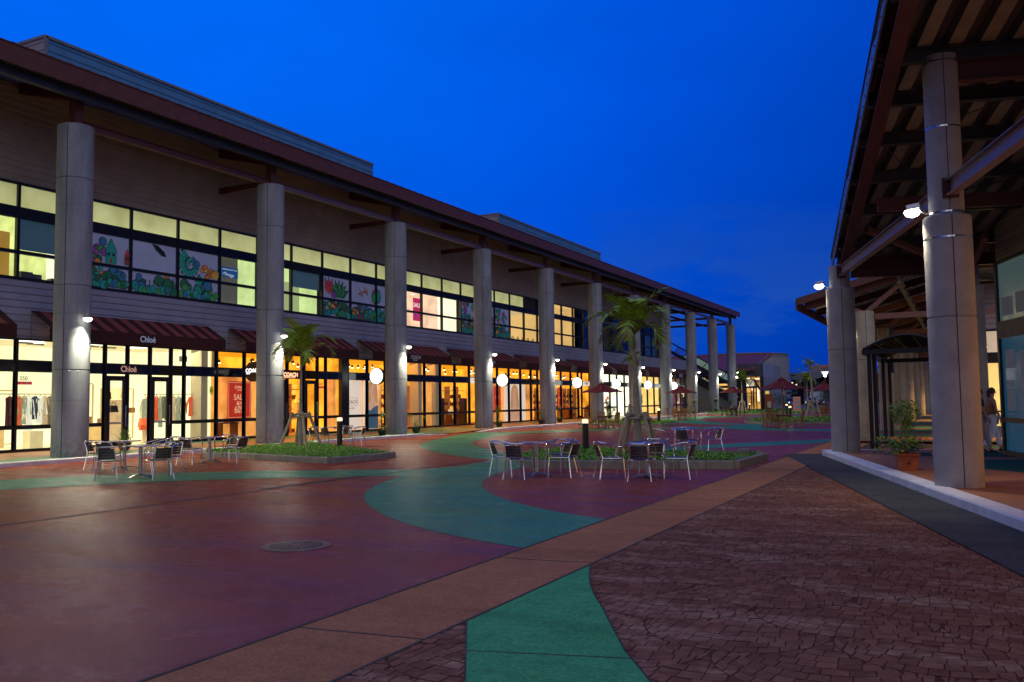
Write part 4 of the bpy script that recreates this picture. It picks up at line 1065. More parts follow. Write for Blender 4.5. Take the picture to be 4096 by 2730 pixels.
def portrait(y0, y1, z0, z1, x, label, cy, cz, fh, cloth=True):
    t_ = thing('portrait_poster', label, 'poster', (x,(y0+y1)/2,z0), world=True)
    b = MB(); b.m = 0; b.box((x-.02,y0,z0),(x,y1,z1))
    lay = [0]
    def P(pts, m_):
        b.m = m_; lay[0] += 1; xx = x+.0015*lay[0]
        b.poly([(xx, min(max(cy+p[0]*fh,y0+.01),y1-.01), min(max(cz+p[1]*fh,z0+.01),z1-.01)) for p in pts])
    def ell(a, c, ry, rz_, m_, n=20): P([(a+ry*math.cos(2*PI*q/n), c+rz_*math.sin(2*PI*q/n)) for q in range(n)], m_)
    P([(-.62,.25),(-.45,.62),(-.1,.80),(.25,.72),(.52,.40),(.62,-.1),(.66,-.7),(.60,-1.4),(.35,-1.5),(.30,-.8),(-.28,-.8),(-.38,-1.45),(-.72,-1.3),(-.70,-.5)], 2)
    P([(-.19,-.3),(.19,-.3),(.21,-.75),(.5,-.95),(.85,-1.15),(.95,-1.9),(-.95,-1.9),(-.85,-1.15),(-.5,-.95),(-.21,-.75)], 1)
    if cloth: P([(.1,-1.25),(.7,-1.1),(1.0,-1.5),(1.0,-3.2),(-1.0,-3.2),(-.95,-1.35),(-.3,-1.5)], 5)
    ell(0,0,.345,.50,1,26)
    P([(.10,.48),(.30,.30),(.345,.0),(.30,-.25),(.16,-.44),(.22,-.15),(.24,.1)], 7)
    for s_ in (-1,1):
        ell(s_*.145,.055,.062,.026,6,10); ell(s_*.145,.055,.028,.026,4,8); P([(s_*.07,.125),(s_*.15,.155),(s_*.23,.12),(s_*.15,.140)], 4)
    P([(-.012,.02),(-.045,-.13),(-.03,-.15),(.05,-.15),(.035,-.12),(.02,-.02)], 7)
    ell(0,-.26,.10,.034,3,12); P([(-.10,-.26),(0,-.268),(.10,-.26),(0,-.256)], 4)
    P([(-.40,.2),(-.30,.52),(-.05,.62),(-.14,.40),(-.28,.18),(-.36,-.2),(-.40,-.6)], 2); P([(.0,.60),(.25,.55),(.41,.2),(.42,-.3),(.36,-.55),(.34,.0),(.22,.34)], 2)
    b.build('print', [bgp,skin_p,hair_p,lip_p,eye_p,cl_p,white_m,shd_p], t_)
portrait(38.1, 39.45, .30, 2.86, WX-.42, 'poster of a long haired woman with a blue top under a round sign', 38.95, 2.35, .72)
portrait(54.3, 57.6, .30, 2.86, WX-.42, 'wide poster of a fair haired woman resting her chin behind two window bays', 55.9, 2.1, .95, False)
t_ = thing('brand_panel', 'peach window panel with framed brown lettering left of the tall portrait poster', 'panel', (WX-.42,37.1,.3), world=True)
b = MB(); b.box((WX-.44,36.3,.3),(WX-.42,37.95,2.86)); b.build('board', bgp, t_)
bt = M('brown_lettering', (.45,.16,.05), .5, es=.12)
text('COACH', 'lettering', (WX-.415,37.1,1.66), .26, bt, 'x', t_, ax='CENTER'); text('FACTORY', 'lettering', (WX-.415,37.1,1.38), .11, bt, 'x', t_, ax='CENTER')
b = MB()
for (a, c) in (((36.6,1.56),(37.6,1.575)),((36.6,1.94),(37.6,1.955)),((36.6,1.56),(36.615,1.95)),((37.585,1.56),(37.6,1.95))): b.box((WX-.419,a[0],a[1]),(WX-.412,c[0],c[1]))
b.build('border', bt, t_)
# signs on the glass
t_ = thing('window_sticker', 'round number lettering 350 above a red TAX FREE strip on the boutique glass', 'sticker', (WX,18.8,2.5), world=True)
text('350', 'lettering', (WX-.02,18.66,2.58), .20, M('grey_lettering',(.2,.18,.1),.5), 'x', t_)
b = MB(); b.box((WX-.025,18.59,2.44),(WX-.02,19.12,2.54)); b.build('red_strip', M('strip_red',(.8,.03,.03),.5, es=.4), t_)
text('TAX FREE', 'lettering', (WX-.018,18.61,2.455), .10, white_m, 'x', t_)
t_ = thing('window_sticker', 'number 340 above a red TAX FREE strip on the glass behind the palm', 'sticker', (WX,34.2,2.5), world=True)
text('340', 'lettering', (WX-.02,33.98,2.56), .20, M('grey_lettering2',(.35,.25,.12),.5), 'x', t_)
b = MB(); b.box((WX-.025,33.9,2.42),(WX-.02,34.38,2.52)); b.build('red_strip', M('strip_red',(.8,.03,.03),.5), t_)
text('TAX FREE', 'lettering', (WX-.018,33.92,2.435), .09, white_m, 'x', t_)
t_ = thing('window_sticker', 'oval yellow sticker with a black hanger symbol at the end of the boutique window', 'sticker', (WX,27.1,2.3), world=True)
b = MB(); b.disc((WX-.018,27.1,2.29), .19, 'x', 18, .11); b.build('disc', M('sticker_yellow',(.75,.65,.03),.5, es=.25), t_)
b = MB(); b.tube([(WX-.012,27.03,2.24),(WX-.012,27.1,2.32),(WX-.012,27.17,2.24),(WX-.012,27.03,2.24)], .008, 5); b.tube([(WX-.012,27.1,2.32),(WX-.012,27.11,2.37)], .008, 5); b.build('symbol', black_m, t_)
t_ = thing('shop_sign', 'pink Chloé lettering on the black band above the boutique door', 'sign', (WX+.06,22.9,3.0), world=True)
text('Chloé', 'lettering', (WX+.04,22.58,2.96), .31, M('sign_pink',(.55,.30,.25),.5, es=.55), 'x', t_, bold=.006, sx=.92, ext=.012)
t_ = thing('shop_sign', 'glowing COACH MENS FACTORY sign on a brown panel behind the palm', 'sign', (WX+.06,31.9,2.85), world=True)
b = MB(); b.box((WX+.05,31.30,2.84),(WX+.09,32.5,3.18)); b.build('board', M('sign_brown',(.10,.02,.01),.5, es=.05), t_)
st = M('sign_amber', (1,.55,.30), .5, es=1.5)
text("COACH", 'lettering', (WX+.095,31.36,2.955), .255, st, 'x', t_, bold=.010, sx=1.05); text("MEN'S FACTORY", 'lettering', (WX+.095,31.37,2.88), .085, st, 'x', t_, sx=1.25)
t_ = thing('shop_sign', 'white box sign with small COACH lettering behind the third column', 'sign', (WX+.06,49.2,2.9), world=True)
b = MB(); b.box((WX+.04,48.75,2.86),(WX+.10,49.9,3.2)); b.build('board', M('sign_white',(.9,.8,.65),.5, es=.75), t_)
text('COACH', 'lettering', (WX+.105,48.95,2.98), .18, bt, 'x', t_)
t_ = thing('shop_sign', 'cream box sign with dark COACH lettering left of the sixth column', 'sign', (WX+.2,68,2.9), world=True)
b = MB(); b.box((WX+.08,67.2,2.86),(WX+.18,68.75,3.22)); b.build('board', M('sign_white',(.9,.8,.65),.5, es=.75), t_)
text('COACH', 'lettering', (WX+.185,67.45,3.0), .22, black_m, 'x', t_, bold=.006); text('FACTORY', 'lettering', (WX+.185,67.7,2.9), .09, black_m, 'x', t_)
# CD figure at the till in the white lit shop is built with the people below

# awnings
AX = -26.85
def awning(y0, y1, label, words=None):
    t_ = thing('awning', label, 'awning', (WX,y0,4.9), 0, 'striped awnings over the shop windows', world=True)
    b = MB(); n = int((y1-y0)/.312)
    for i in range(n):
        a = y0+(y1-y0)*i/n; c = y0+(y1-y0)*(i+1)/n; b.m = i % 2
        z1_, z0_ = 4.94, 4.33
        b.add([(WX+.01,a,z1_),(WX+.01,c,z1_),(AX,c,z0_),(AX,a,z0_),(WX+.01,a,z1_-.012),(WX+.01,c,z1_-.012),(AX,c,z0_-.012),(AX,a,z0_-.012)], [(0,3,2,1),(4,5,6,7)])
    b.build('canopy', [awn_d, awn_l], t_)
    b = MB(); b.box((AX-.012,y0,3.90),(AX,y1,4.335)); b.build('valance', awn_d, t_)
    b = MB(); 
    for yy in (y0+.02, y1-.02):
        b.tube([(WX+.02,yy,4.9),(AX-.03,yy,4.31)], .015, 5); b.tube([(WX+.02,yy,4.1),(AX-.03,yy,4.29)], .015, 5); b.tube([(WX+.02,yy,3.98),(WX+.02,yy,4.9)], .018, 5)
    b.tube([(AX-.03,y0,4.30),(AX-.03,y1,4.30)], .015, 5); b.build('frame', M('awning_frame',(.25,.22,.2),.5), t_)
    lt = M('awning_lettering', (.42,.46,.52), .5, es=.10); ltc = M('awning_lettering_chloe', (.45,.55,.75), .5, es=.22)
    for (s_, y, z, sz, k_) in (words or []): text(s_, 'lettering', (AX+.006,y,z), sz, ltc if k_ == 'c' else lt, 'x', t_, sx=.92 if k_ == 'c' else 1.0, bold=.004 if k_ == 'c' else .0015)
pos = ['over the boutique window at the left edge','over the boutique door between the first two columns','over the amber shop door behind the small palm','right of the third column beside the first glowing round sign','between the fourth and fifth columns','between the fifth and sixth columns','over the white lit shop','over the yellow lit shop','with ETRO lettering right of the ninth column','over the last yellow lit windows']
for i in range(-1, 9):
    y0 = 19.0+8.985*i; y1 = y0+7.84
    wd = None
    if i == 0: wd = [('Chloé',22.60,4.03,.31,'c')]
    if i == 1: wd = [('COACH',31.25,4.08,.26,''),('FACTORY',31.5,3.97,.10,'')]
    if i == 2: wd = [('COACH',40.5,4.08,.27,''),('FACTORY',40.7,3.97,.10,'')]
    if i == 3: wd = [('COACH',49.2,4.08,.30,''),('FACTORY',49.5,3.97,.10,'')]
    if i == 8: 
        y1 = 95.2; wd = [('ETRO',91.9,3.99,.52,'')]
    awning(y0, y1, 'maroon and pink striped awning '+pos[i+1], wd)
awning(95.8, 101.3, 'maroon and pink striped awning with cut off ETRO lettering nearest the escalator', [('ETRO',98.6,3.99,.50,'')])

# round blade signs
disc_m = EM('sign_disc_white', (.93,1,1), 2.2)
def disc_sign(y, label, m_, z=3.06, x=-26.98, dark=False):
    t_ = thing('round_sign', label, 'sign', (x,y,z), 0, None if dark else 'glowing round blade signs on the arcade')
    n = 36
    b = MB()
    R_ = .43
    vs = [(R_*math.cos(2*PI*q/n),-.09,R_*math.sin(2*PI*q/n)) for q in range(n)]+[(R_*math.cos(2*PI*q/n),.09,R_*math.sin(2*PI*q/n)) for q in range(n)]
    b.add(vs, [(q,(q+1)%n,(q+1)%n+n,q+n) for q in range(n)]+[tuple(range(n,2*n))]); b.add(vs[:n], [tuple(range(n))])
    b.build('rim', black_m, t_, True)
    b = MB(); b.poly([(.405*math.cos(2*PI*q/n),-.095,.405*math.sin(2*PI*q/n)) for q in range(n)]); b.poly([(.405*math.cos(2*PI*q/n),.095,.405*math.sin(2*PI*q/n)) for q in range(n)]); b.build('face', m_, t_)
    b = MB(); b.beam((-.9,0,0),(-.4,0,0),.06,.06); b.build('bracket', black_m, t_)
    return t_
d0 = disc_sign(37.56, 'white glowing round sign left of the third column', disc_m)
for (y, lab) in ((51.6,'white glowing round sign left of the fourth column with pots below'),(64.3,'white glowing round sign over the umbrella nearest the arcade'),(73.1,'white glowing round sign in front of the white lit shop'),(81.9,'white glowing round sign right of the tall palm trunk'),(90.4,'white glowing round sign partly hidden by the ninth column'),(98.2,'white glowing round sign partly hidden by the tenth column')):
    dup(d0, (-26.98,y,3.06), 0, lab)
dk = disc_sign(28.6, 'dark round blade sign with white lettering beside the second column', M('sign_disc_dark',(.04,.012,.01),.5), 3.08, -26.98, True)
wg = M('white_glow',(1,1,1),.5, es=1.6)
text('COACH', 'lettering', (-.37,-.10,-.03), .23, wg, 'y', dk, bold=.006); text("MEN'S", 'lettering', (-.34,-.10,-.11), .08, wg, 'y', dk)
# ------------------------------------------------------------------ column floodlights
glow_m = EM('flood_glow', (1,.96,.78), 9)
def flood(i, loc, az, label, group, energy, scale=1, first=None):
    t_ = thing('floodlight', label, 'floodlight', loc, az, group)
    b = MB(); b.tube([(-.26,0,-.12),(-.16,0,-.10),(-.06,0,-.02)], .016, 6); b.box((-.30,-.05,-.18),(-.27,.05,-.06)); b.build('bracket', alu_m, t_)
    b = MB(); b.beam((-.10,0,.04),(.12,0,.01),.20,.09); b.build('housing', alu_m, t_, bevel=.01)
    b = MB(); b.lathe([(.02,-.15),(.10,-.12),(.135,-.06),(.12,-.03)], (.03,0,0), 16); b.build('lens', glow_m, t_, True)  # lens drawn large and bulging to stand in for lamp glare
    return t_
def spot(loc, aim, energy, col=(1,.90,.62), size=150, blend=.6, rad=.07):
    l = bpy.data.lights.new('floodlight_beam', 'SPOT'); l.energy = energy; l.color = col; l.spot_size = math.radians(size); l.spot_blend = blend; l.shadow_soft_size = rad
    o = bpy.data.objects.new('floodlight_beam', l); COL.objects.link(o); o.location = loc
    o.rotation_euler = (-V3(aim)).to_track_quat('Z','Y').to_euler()
    return o
words = ['first (nearest and leftmost)','second, behind the small palm crown','third','fourth','fifth','sixth','seventh, right of the tall palm','eighth','ninth','tenth','eleventh']
for i, y in enumerate(colY[:10]):
    az = math.radians(-8)
    flood(i, (-24.30,y-.03,4.47), az, 'glowing floodlight bracketed on the '+words[i]+' arcade column', 'floodlights on the arcade columns', 1)
    spot((-24.26,y-.03,4.30), (.50,-.06,-1), 700, size=146)
    spot((-24.27,y-.06,4.30), (-.50,-.22,-1), 34, size=80, rad=.03)
# extra lamps around the last column
for (x, y, z) in ((-24.0,107.0,4.75),(-23.6,107.4,4.35),(-24.2,107.2,4.2)):
    b = MB(); b.lathe([(.05,-.1),(.13,-.06),(.15,0),(.06,.1)], (x,y,z), 12); tag(b.build('floodlight', EM('flood_glow2',(1,.97,.8),12)), 'small glowing lamp in the cluster beside the last arcade column', 'floodlight', 'lamp cluster at the last column')

# ------------------------------------------------------------------ planters
def clip_in(P, x, y): return inpoly(x, y, P)
def planter(P, h, label, n_leaf, seed, leaf=.05, kerb_pts=None, wall=.13):
    t_ = thing('planter_bed', label, 'planter', (P[0][0],P[0][1],0), world=True)
    pts = [(p[0],p[1],0) for p in P]; pts.append(pts[0])
    kb = kerb('kerb', pts, wall, h, kerb_g, seg=.62)
    attach(kb, t_)
    b = MB(); b.poly([(p[0],p[1],h-.03) for p in P]); b.build('soil', soil_m, t_)
    r = random.Random(seed); b = MB()
    xs = [p[0] for p in P]; ys = [p[1] for p in P]; c = 0
    while c < n_leaf:
        x = r.uniform(min(xs),max(xs)); y = r.uniform(min(ys),max(ys))
        if not inpoly(x,y,P): continue
        c += 1
        hh = .5+.5*math.sin(x*2.1+seed)*math.sin(y*1.7)
        z = h-.025+r.random()*(.03+.05*hh)
        a = r.uniform(0,2*PI); l = leaf*r.uniform(.7,1.4); tl = r.uniform(.1,1.1); w_ = l*.45
        dx, dy, dz = math.cos(a)*math.cos(tl)*l, math.sin(a)*math.cos(tl)*l, math.sin(tl)*l
        nx, ny = -math.sin(a)*w_, math.cos(a)*w_
        b.m = 0 if r.random() < .75 else 1
        b.poly([(x,y,z),(x+dx*.5+nx,y+dy*.5+ny,z+dz*.55),(x+dx,y+dy,z+dz),(x+dx*.5-nx,y+dy*.5-ny,z+dz*.55)])
    g = b.build('groundcover', [grass_m, M('groundcover_light',(.16,.28,.04),.55,var=.4,vs=6)], t_); g['kind'] = 'stuff'
    return t_
P1 = [(-21.6,20.75),(-20.06,20.8),(-17.6,20.11),(-15.75,19.72),(-15.55,22.35),(-17.6,23.7),(-20.6,25.9),(-23.2,27.6),(-23.3,24.5),(-22.6,21.8)]
P2 = [(-9.75,19.8),(-9.41,19.76),(-7.91,20.12),(-4.86,20.94),(-4.78,24.05),(-5.6,23.9),(-8.0,24.4),(-10.9,26.2),(-11.4,23.6),(-10.6,21.2)]
P3 = [(-22.82,54.6),(-16.63,53.1),(-16.4,56.2),(-19.5,60.6),(-23.3,62.0)]
P4 = [(-24.2,92.2),(-17.6,88.7),(-14,88.5),(-14.5,95),(-20,101),(-24.2,101)]
P5 = [(-11.0,56.0),(-8.93,56.4),(-5.2,57.3),(-5.2,64),(-8,71),(-13.5,69),(-13,60)]
P6 = [(-24.0,112.5),(-19.5,108.7),(-12.5,108.5),(-12.5,116),(-24,117)]
planter(P1, .17, 'grey kerbed bed of green groundcover holding the small leaning palm', 15000, 1, .040)
planter(P2, .20, 'grey kerbed green bed holding the tall palm behind two metal tables', 16000, 2, .040)
planter(P3, .15, 'long grey kerbed bed with a bollard left of the umbrella set by the stairs', 4500, 3, .09)
planter(P4, .15, 'far green bed beside the dark wooden table set', 4000, 4, .13)
planter(P5, .16, 'green bed with a young propped palm behind the golden wooden chairs', 5000, 5, .10)
planter(P6, .15, 'farthest green strip in front of the sign boards', 3500, 6, .15)
b = MB(); b.box((-5.28,23.2,.0),(-4.98,23.5,.34)); tag(b.build('stone_block', kerb_g, bevel=.02), 'square grey stone block at the corner of the groundcover bed by the orange band', 'stone block')

# ------------------------------------------------------------------ bollards
def bollard(loc, label, h=1.06, on=True, e=3):
    t_ = thing('bollard_light', label, 'bollard', loc, 0, 'dark bollard lights in the planting beds')
    b = MB(); b.lathe([(.095,0),(.095,h-.12)], (0,0,0), 20); b.build('post', M('bollard_black',(.02,.018,.02),.35), t_, True)
    b = MB(); b.lathe([(.088,h-.12),(.088,h-.02)], (0,0,0), 20, False); b.build('lamp', EM('bollard_glow',(1,.66,.30),3.0), t_)
    b = MB(); b.lathe([(.09,h-.025),(.088,h-.005),(.05,h)], (0,0,0), 20); b.build('cap', EM('bollard_cap',(1,.62,.28),1.4), t_)
    return t_
bollard((-19.34,24.69,.12), 'dark bollard light with an amber top right of the small palm')
bollard((-10.05,24.47,.10), 'dark bollard light with an amber top left of the tall palm', 1.0)
bollard((-18.02,56.72,.1), 'dark bollard light in the long bed left of the umbrella set', .95)
bollard((-11.09,65.67,.1), 'dark bollard light behind the golden wooden table', .95)
bollard((-22.3,105.0,.1), 'far dark bollard light in front of the lit shop corner', .95)
bollard((-14.75,85.6,.1), 'small far bollard light left of the blue road', .95)
for (x, y) in ((-19.34,24.69),(-10.05,24.47),(-18.02,56.72),(-11.09,65.67)):
    l = bpy.data.lights.new('bollard_lamp','POINT'); l.energy = 6; l.color = (1,.7,.4); l.shadow_soft_size = .1; o = bpy.data.objects.new('bollard_lamp', l); COL.objects.link(o); o.location = (x,y,1.3)

# ------------------------------------------------------------------ palms
def frond(b, base_, az, el, L, droop, r, nleaf=26, ll=.42, w_=.028, dry=0):
    pts = []; p = V3(base_); a = el
    n = 12
    for i in range(n+1):
        pts.append(p.copy()); t = i/n
        a2 = el - droop*t*t*1.0 - droop*.35*t
        p = p + V3((math.cos(az)*math.cos(a2), math.sin(az)*math.cos(a2), math.sin(a2)))*L/n
    b.m = 2; b.tube(pts, [.022*(1-.8*i/n) for i in range(n+1)], 5, False)
    side = V3((-math.sin(az), math.cos(az), 0))
    for i in range(nleaf*2):
        t = .12+.88*(i//2)/(nleaf-1) ; t = min(t,.995); k_ = t*n; j = int(k_); f = k_-j
        q = pts[j].lerp(pts[min(j+1,n)], f); d = (pts[min(j+1,n)]-pts[max(j-1,0)]).normalized()
        s_ = 1 if i % 2 else -1
        up_ = side.cross(d).normalized()
        if up_.z < 0: up_ = -up_
        le = 1.12*ll*(math.sin(PI*min(1,.18+t*.8))**.6)*r.uniform(.8,1.15)
        dirn = (side*s_*.85 + d*(.55+.5*t) + up_*r.uniform(.10,.45)).normalized()
        sag = V3((0,0,-le*r.uniform(.18,.5)))
        wv = d*w_*.5
        m1 = q + dirn*le*.5 + sag*.25; e_ = q + dirn*le + sag
        b.m = 0 if r.random() > dry else 1
        b.add([q-wv, q+wv, m1+wv*1.1, m1-wv*1.1, e_], [(0,1,2,3),(3,2,4)])
def palm(loc, label, th, lean, r0, crown, n_fr, seed, L=1.15, shaft=.5, grp='palms in the planting beds', props=True, prop_h=1.15, prop_r=.62, dry=.25, nleaf=26):
    r = random.Random(seed)
    t_ = thing('palm_tree', label, 'palm tree', loc, 0, None)
    b = MB(); pts = []; rs = []; n = 26
    for i in range(n+1):
        t = i/n; z = th*t
        pts.append((lean[0]*t*t, lean[1]*t*t, z)); rs.append(r0*(1-.58*t)*(1.0+(.035 if i % 2 else -.02))+(.03*(1-t)**6))
    b.tube(pts, rs, 14); b.build('trunk', trunk_m, t_, True)
    tx, ty = lean
    b = MB(); b.tube([(tx,ty,th-.02),(tx,ty,th+.12),(tx,ty,th+shaft*.6),(tx,ty,th+shaft)], [r0*.45,r0*.60,r0*.50,r0*.40], 12); b.build('crownshaft', trunk_g, t_, True)
    b = MB()
    for q in range(n_fr):
        az = 2*PI*q/n_fr*1.0 + r.uniform(-.25,.25) + (q % 2)*.3
        lv = q % 3
        el = [1.42,1.12,.75][lv]+r.uniform(-.12,.12); dr = [1.1,1.8,2.4][lv]+r.uniform(-.2,.3)
        frond(b, (tx+.03*math.cos(az),ty+.03*math.sin(az),th+shaft*.8), az, el, L*r.uniform(.8,1.1), dr, r, nleaf, .33*L, .026*L+.012, dry*(1.8 if lv == 2 else .4))
    b.build('crown', [leaf_a, leaf_b, trunk_g], t_)
    if props:
        for q in range(4):
            a = PI/4+PI/2*q+.15; b = MB()
            f_ = V3((prop_r*math.cos(a), prop_r*math.sin(a), .0)); tp = V3((.29*math.cos(a), .29*math.sin(a), prop_h+.12))
            b.tube([f_, f_.lerp(tp,.5), tp], [.058,.052,.048], 8); b.build('support_pole', pole_w, t_, True)
        b = MB(); g = .17
        for (p_, q_) in (((-g-.18,-g,prop_h-.06),(g+.18,-g,prop_h-.02)),((-g-.18,g,prop_h-.02),(g+.18,g,prop_h-.06)),((-g,-g-.18,prop_h+.03),(-g,g+.18,prop_h+.05)),((g,-g-.18,prop_h+.05),(g,g+.18,prop_h+.03))):
            b.tube([p_, q_], .042, 8)
        b.build('crossbar', pole_w, t_, True)
    return t_
palm((-21.56,25.26,.13), 'small palm with drooping fronds held by four wooden props in front of the second column', 3.0, (.02,.0), .085, 0, 13, 21, 1.55, .42, prop_h=1.12, prop_r=.75)
palm((-7.72,22.44,.15), 'tall palm with a thick grey trunk and wooden props in the middle of the plaza', 2.85, (-.06,.0), .118, 0, 15, 22, 1.45, .50, prop_h=1.05, prop_r=.72)
palm((-20.4,58.4,.1), 'slim palm with a sparse crown just behind the tall palm trunk', 3.7, (.1,0), .16, 0, 10, 23, 1.2, .5, dry=.35)
palm((-9.78,67.64,.12), 'young palm with few curved fronds and pale props near the right colonnade', 3.55, (-.12,0), .13, 0, 6, 24, 1.0, .35, prop_h=1.2, prop_r=.75, nleaf=22, dry=.2)
palm((-22.6,102.5,.1), 'distant bushy palm in front of the last arcade column lamps', 3.1, (0,0), .17, 0, 13, 25, 1.9, .5, nleaf=18)
palm((-16.6,110.5,.1), 'distant palm left of the large umbrella by the blue wall', 3.0, (0,0), .17, 0, 12, 26, 1.9, .5, nleaf=18)

# ------------------------------------------------------------------ aluminium chairs and round tables
def chair_proto():
    t_ = thing('cafe_chair', 'aluminium armchair', 'chair', (0,0,0))
    # faces +Y ; back at -Y
    b = MB(); rr_ = .0135
    loop = []
    for q in range(17):
        a = -PI*q/16; loop.append((.27*math.cos(a), -.17+.17*math.sin(a), .755-.0*q))
    pts = [(.265,.20,.42),(.275,.215,.60),(.275,.18,.665)]+[(.275,.08,.69),(.273,-.06,.725)]+[(x,y,.755) for x,y,z in loop]+[(-.273,-.06,.725),(-.275,.08,.69),(-.275,.18,.665),(-.275,.215,.60),(-.265,.20,.42)]
    b.tube(pts, rr_, 8); b.build('arm_frame', alu, t_, True)
    for s_ in (-1,1):
        b = MB(); b.tube([(s_*.265,.20,.44),(s_*.28,.235,.0)], rr_, 8); b.build('leg', alu, t_, True)
        b = MB(); b.tube([(s_*.165,-.325,.74),(s_*.185,-.225,.44),(s_*.24,-.30,.0)], rr_, 8); b.build('leg', alu, t_, True)
    b = MB(); b.tube([(.2,-.22,.43),(.255,-.05,.43),(.262,.19,.43),(.15,.235,.43),(-.15,.235,.43),(-.262,.19,.43),(-.255,-.05,.43),(-.2,-.22,.43),(.2,-.22,.43)], .012, 6); b.build('seat_rim', alu, t_, True)
    b = MB()
    for q in range(6):
        y = -.20+q*.076; w_ = .225 if q else .19; b.box((-w_,y,.432),(w_,y+.064,.446))
    b.build('seat', slat_m, t_, bevel=.004)
    b = MB()
    for q in range(4):
        z = .475+q*.062; n = 8; t0 = (z-.44)/.30
        yb_ = -.228-.10*t0; 
        vs = []
        for j in range(n+1):
            x = -.165+.33*j/n; yy = yb_-.035*(1-(x/.165)**2)
            vs += [(x,yy,z),(x,yy,z+.052),(x,yy-.010,z),(x,yy-.010,z+.052)]
        fs = []
        for j in range(n):
            a = j*4; c = a+4
            fs += [(a,a+1,c+1,c),(a+2,c+2,c+3,a+3),(a+1,a+3,c+3,c+1),(a,c,c+2,a+2)]
        b.add(vs, fs)
    b.build('backrest', slat_m, t_)
    b = MB()
    for q in range(3):
        z = .532+q*.062; t0 = (z-.44)/.30; yb_ = -.235-.10*t0
        b.tube([(-.168,yb_+.004,z),(0,yb_-.035,z),(.168,yb_+.004,z)], .004, 5)
    b.build('backrest_trim', alu, t_)
    return t_
def table_proto():
    t_ = thing('cafe_table', 'round metal table', 'table', (0,0,0))
    b = MB(); b.lathe([(.40,.722),(.408,.728),(.408,.745),(.40,.75)], (0,0,0), 40, False); b.build('rim', alu, t_, True)
    b = MB(); b.lathe([(.40,.722),(.40,.747)], (0,0,0), 40); b.build('tabletop', M('steel_top',(.42,.40,.38),.22,1,var=.1), t_)
    b = MB(); b.lathe([(.045,.05),(.045,.72)], (0,0,0), 16); b.lathe([(.15,.70),(.15,.722)], (0,0,0), 4); b.build('pole', alu_m, t_, True)
    for q in range(4):
        a = PI/2*q+.5; c, s_ = math.cos(a), math.sin(a); b = MB()
        w0, w1 = .05, .03
        top = [(0,.085),(.18,.07),(.34,.022)]; bot = [(0,.05),(.18,.04),(.34,.0)]
        vs = []
        for (x, z) in top+bot:
            wv = w0+(w1-w0)*x/.34
            for sg in (-1,1): vs.append((x*c-sg*wv*s_, x*s_+sg*wv*c, z))
        b.add(vs, [(0,1,3,2),(2,3,5,4),(6,8,9,7),(8,10,11,9),(0,2,8,6),(2,4,10,8),(1,7,9,3),(3,9,11,5),(4,5,11,10)])
        b.build('base_foot', M('cast_alu_base',(.25,.27,.30),.35,.7), t_)
    return t_
ch0 = chair_proto(); tb0 = table_proto()
CG = 'aluminium slat chairs round the metal tables'; TG = 'round metal tables on the plaza'
used = [False, False]
def put_chair(x, y, face, label):
    global ch0
    if not used[0]:
        used[0] = True; ch0.location = (x,y,.006); ch0.rotation_euler = (0,0,face-PI/2); ch0['label'] = label; ch0['group'] = CG; return
    dup(ch0, (x,y,.006), face-PI/2, label, CG)
def put_table(x, y, label):
    if not used[1]:
        used[1] = True; tb0.location = (x,y,.006); tb0['label'] = label; tb0['group'] = TG; return
    dup(tb0, (x,y,.006), random.Random(int(x*10)).uniform(0,1.5), label, TG)
def cset(tx, ty, where, chairs):
    put_table(tx, ty, 'round metal table '+where)
    for (cx, cy, lab, jit) in chairs:
        f = math.atan2(ty-cy, tx-cx)+jit
        put_chair(cx, cy, f, 'aluminium chair '+lab+' the table '+where)
cset(-6.02,18.12, 'right of centre, before the tall palm', [(-6.68,17.62,'left of',.0),(-5.90,17.30,'in front of',.05),(-5.30,18.0,'right of',.12),(-6.15,18.92,'behind',-.1)])
cset(-8.45,17.75, 'with the brown shining top', [(-9.15,17.55,'left of',-.1),(-8.52,16.92,'in front of',.25),(-7.75,17.62,'right of',.1),(-8.25,18.55,'behind',-.2)])
cset(-7.55,26.35, 'behind the tall palm', [(-8.25,26.1,'left of',.1),(-7.35,25.75,'in front of',-.5),(-6.85,26.7,'right of',.2),(-7.85,27.1,'behind',.1)])
cset(-19.95,16.35, 'by the kerb near the first column', [(-20.55,16.05,'left of',.0),(-19.75,15.65,'in front of',.3),(-19.55,17.05,'right of',.1)])
cset(-17.15,14.5, 'standing on the green strip', [(-17.25,13.75,'left of',.75),(-16.35,14.35,'right of',-.25),(-17.2,15.35,'behind',.1)])
cset(-19.55,18.95, 'at the left end of the palm bed', [(-20.25,18.6,'left of',.2),(-19.55,18.2,'in front of',.35),(-18.55,18.95,'right of',.0),(-19.75,19.8,'behind',-.1)])
cset(-21.9,27.9, 'behind the small palm', [(-22.8,27.7,'left of',.1),(-21.7,27.1,'in front of',-.3),(-21.1,28.0,'right of',.15),(-22.2,28.7,'behind',0)])
for (x, y, a) in ((-25.5,104.6,0),(-24.2,104.4,2)):
    dup(ch0, (x,y,.01), a, 'far '+('left' if a == 0 else 'right')+' aluminium chair glinting in front of the white lockers', CG)

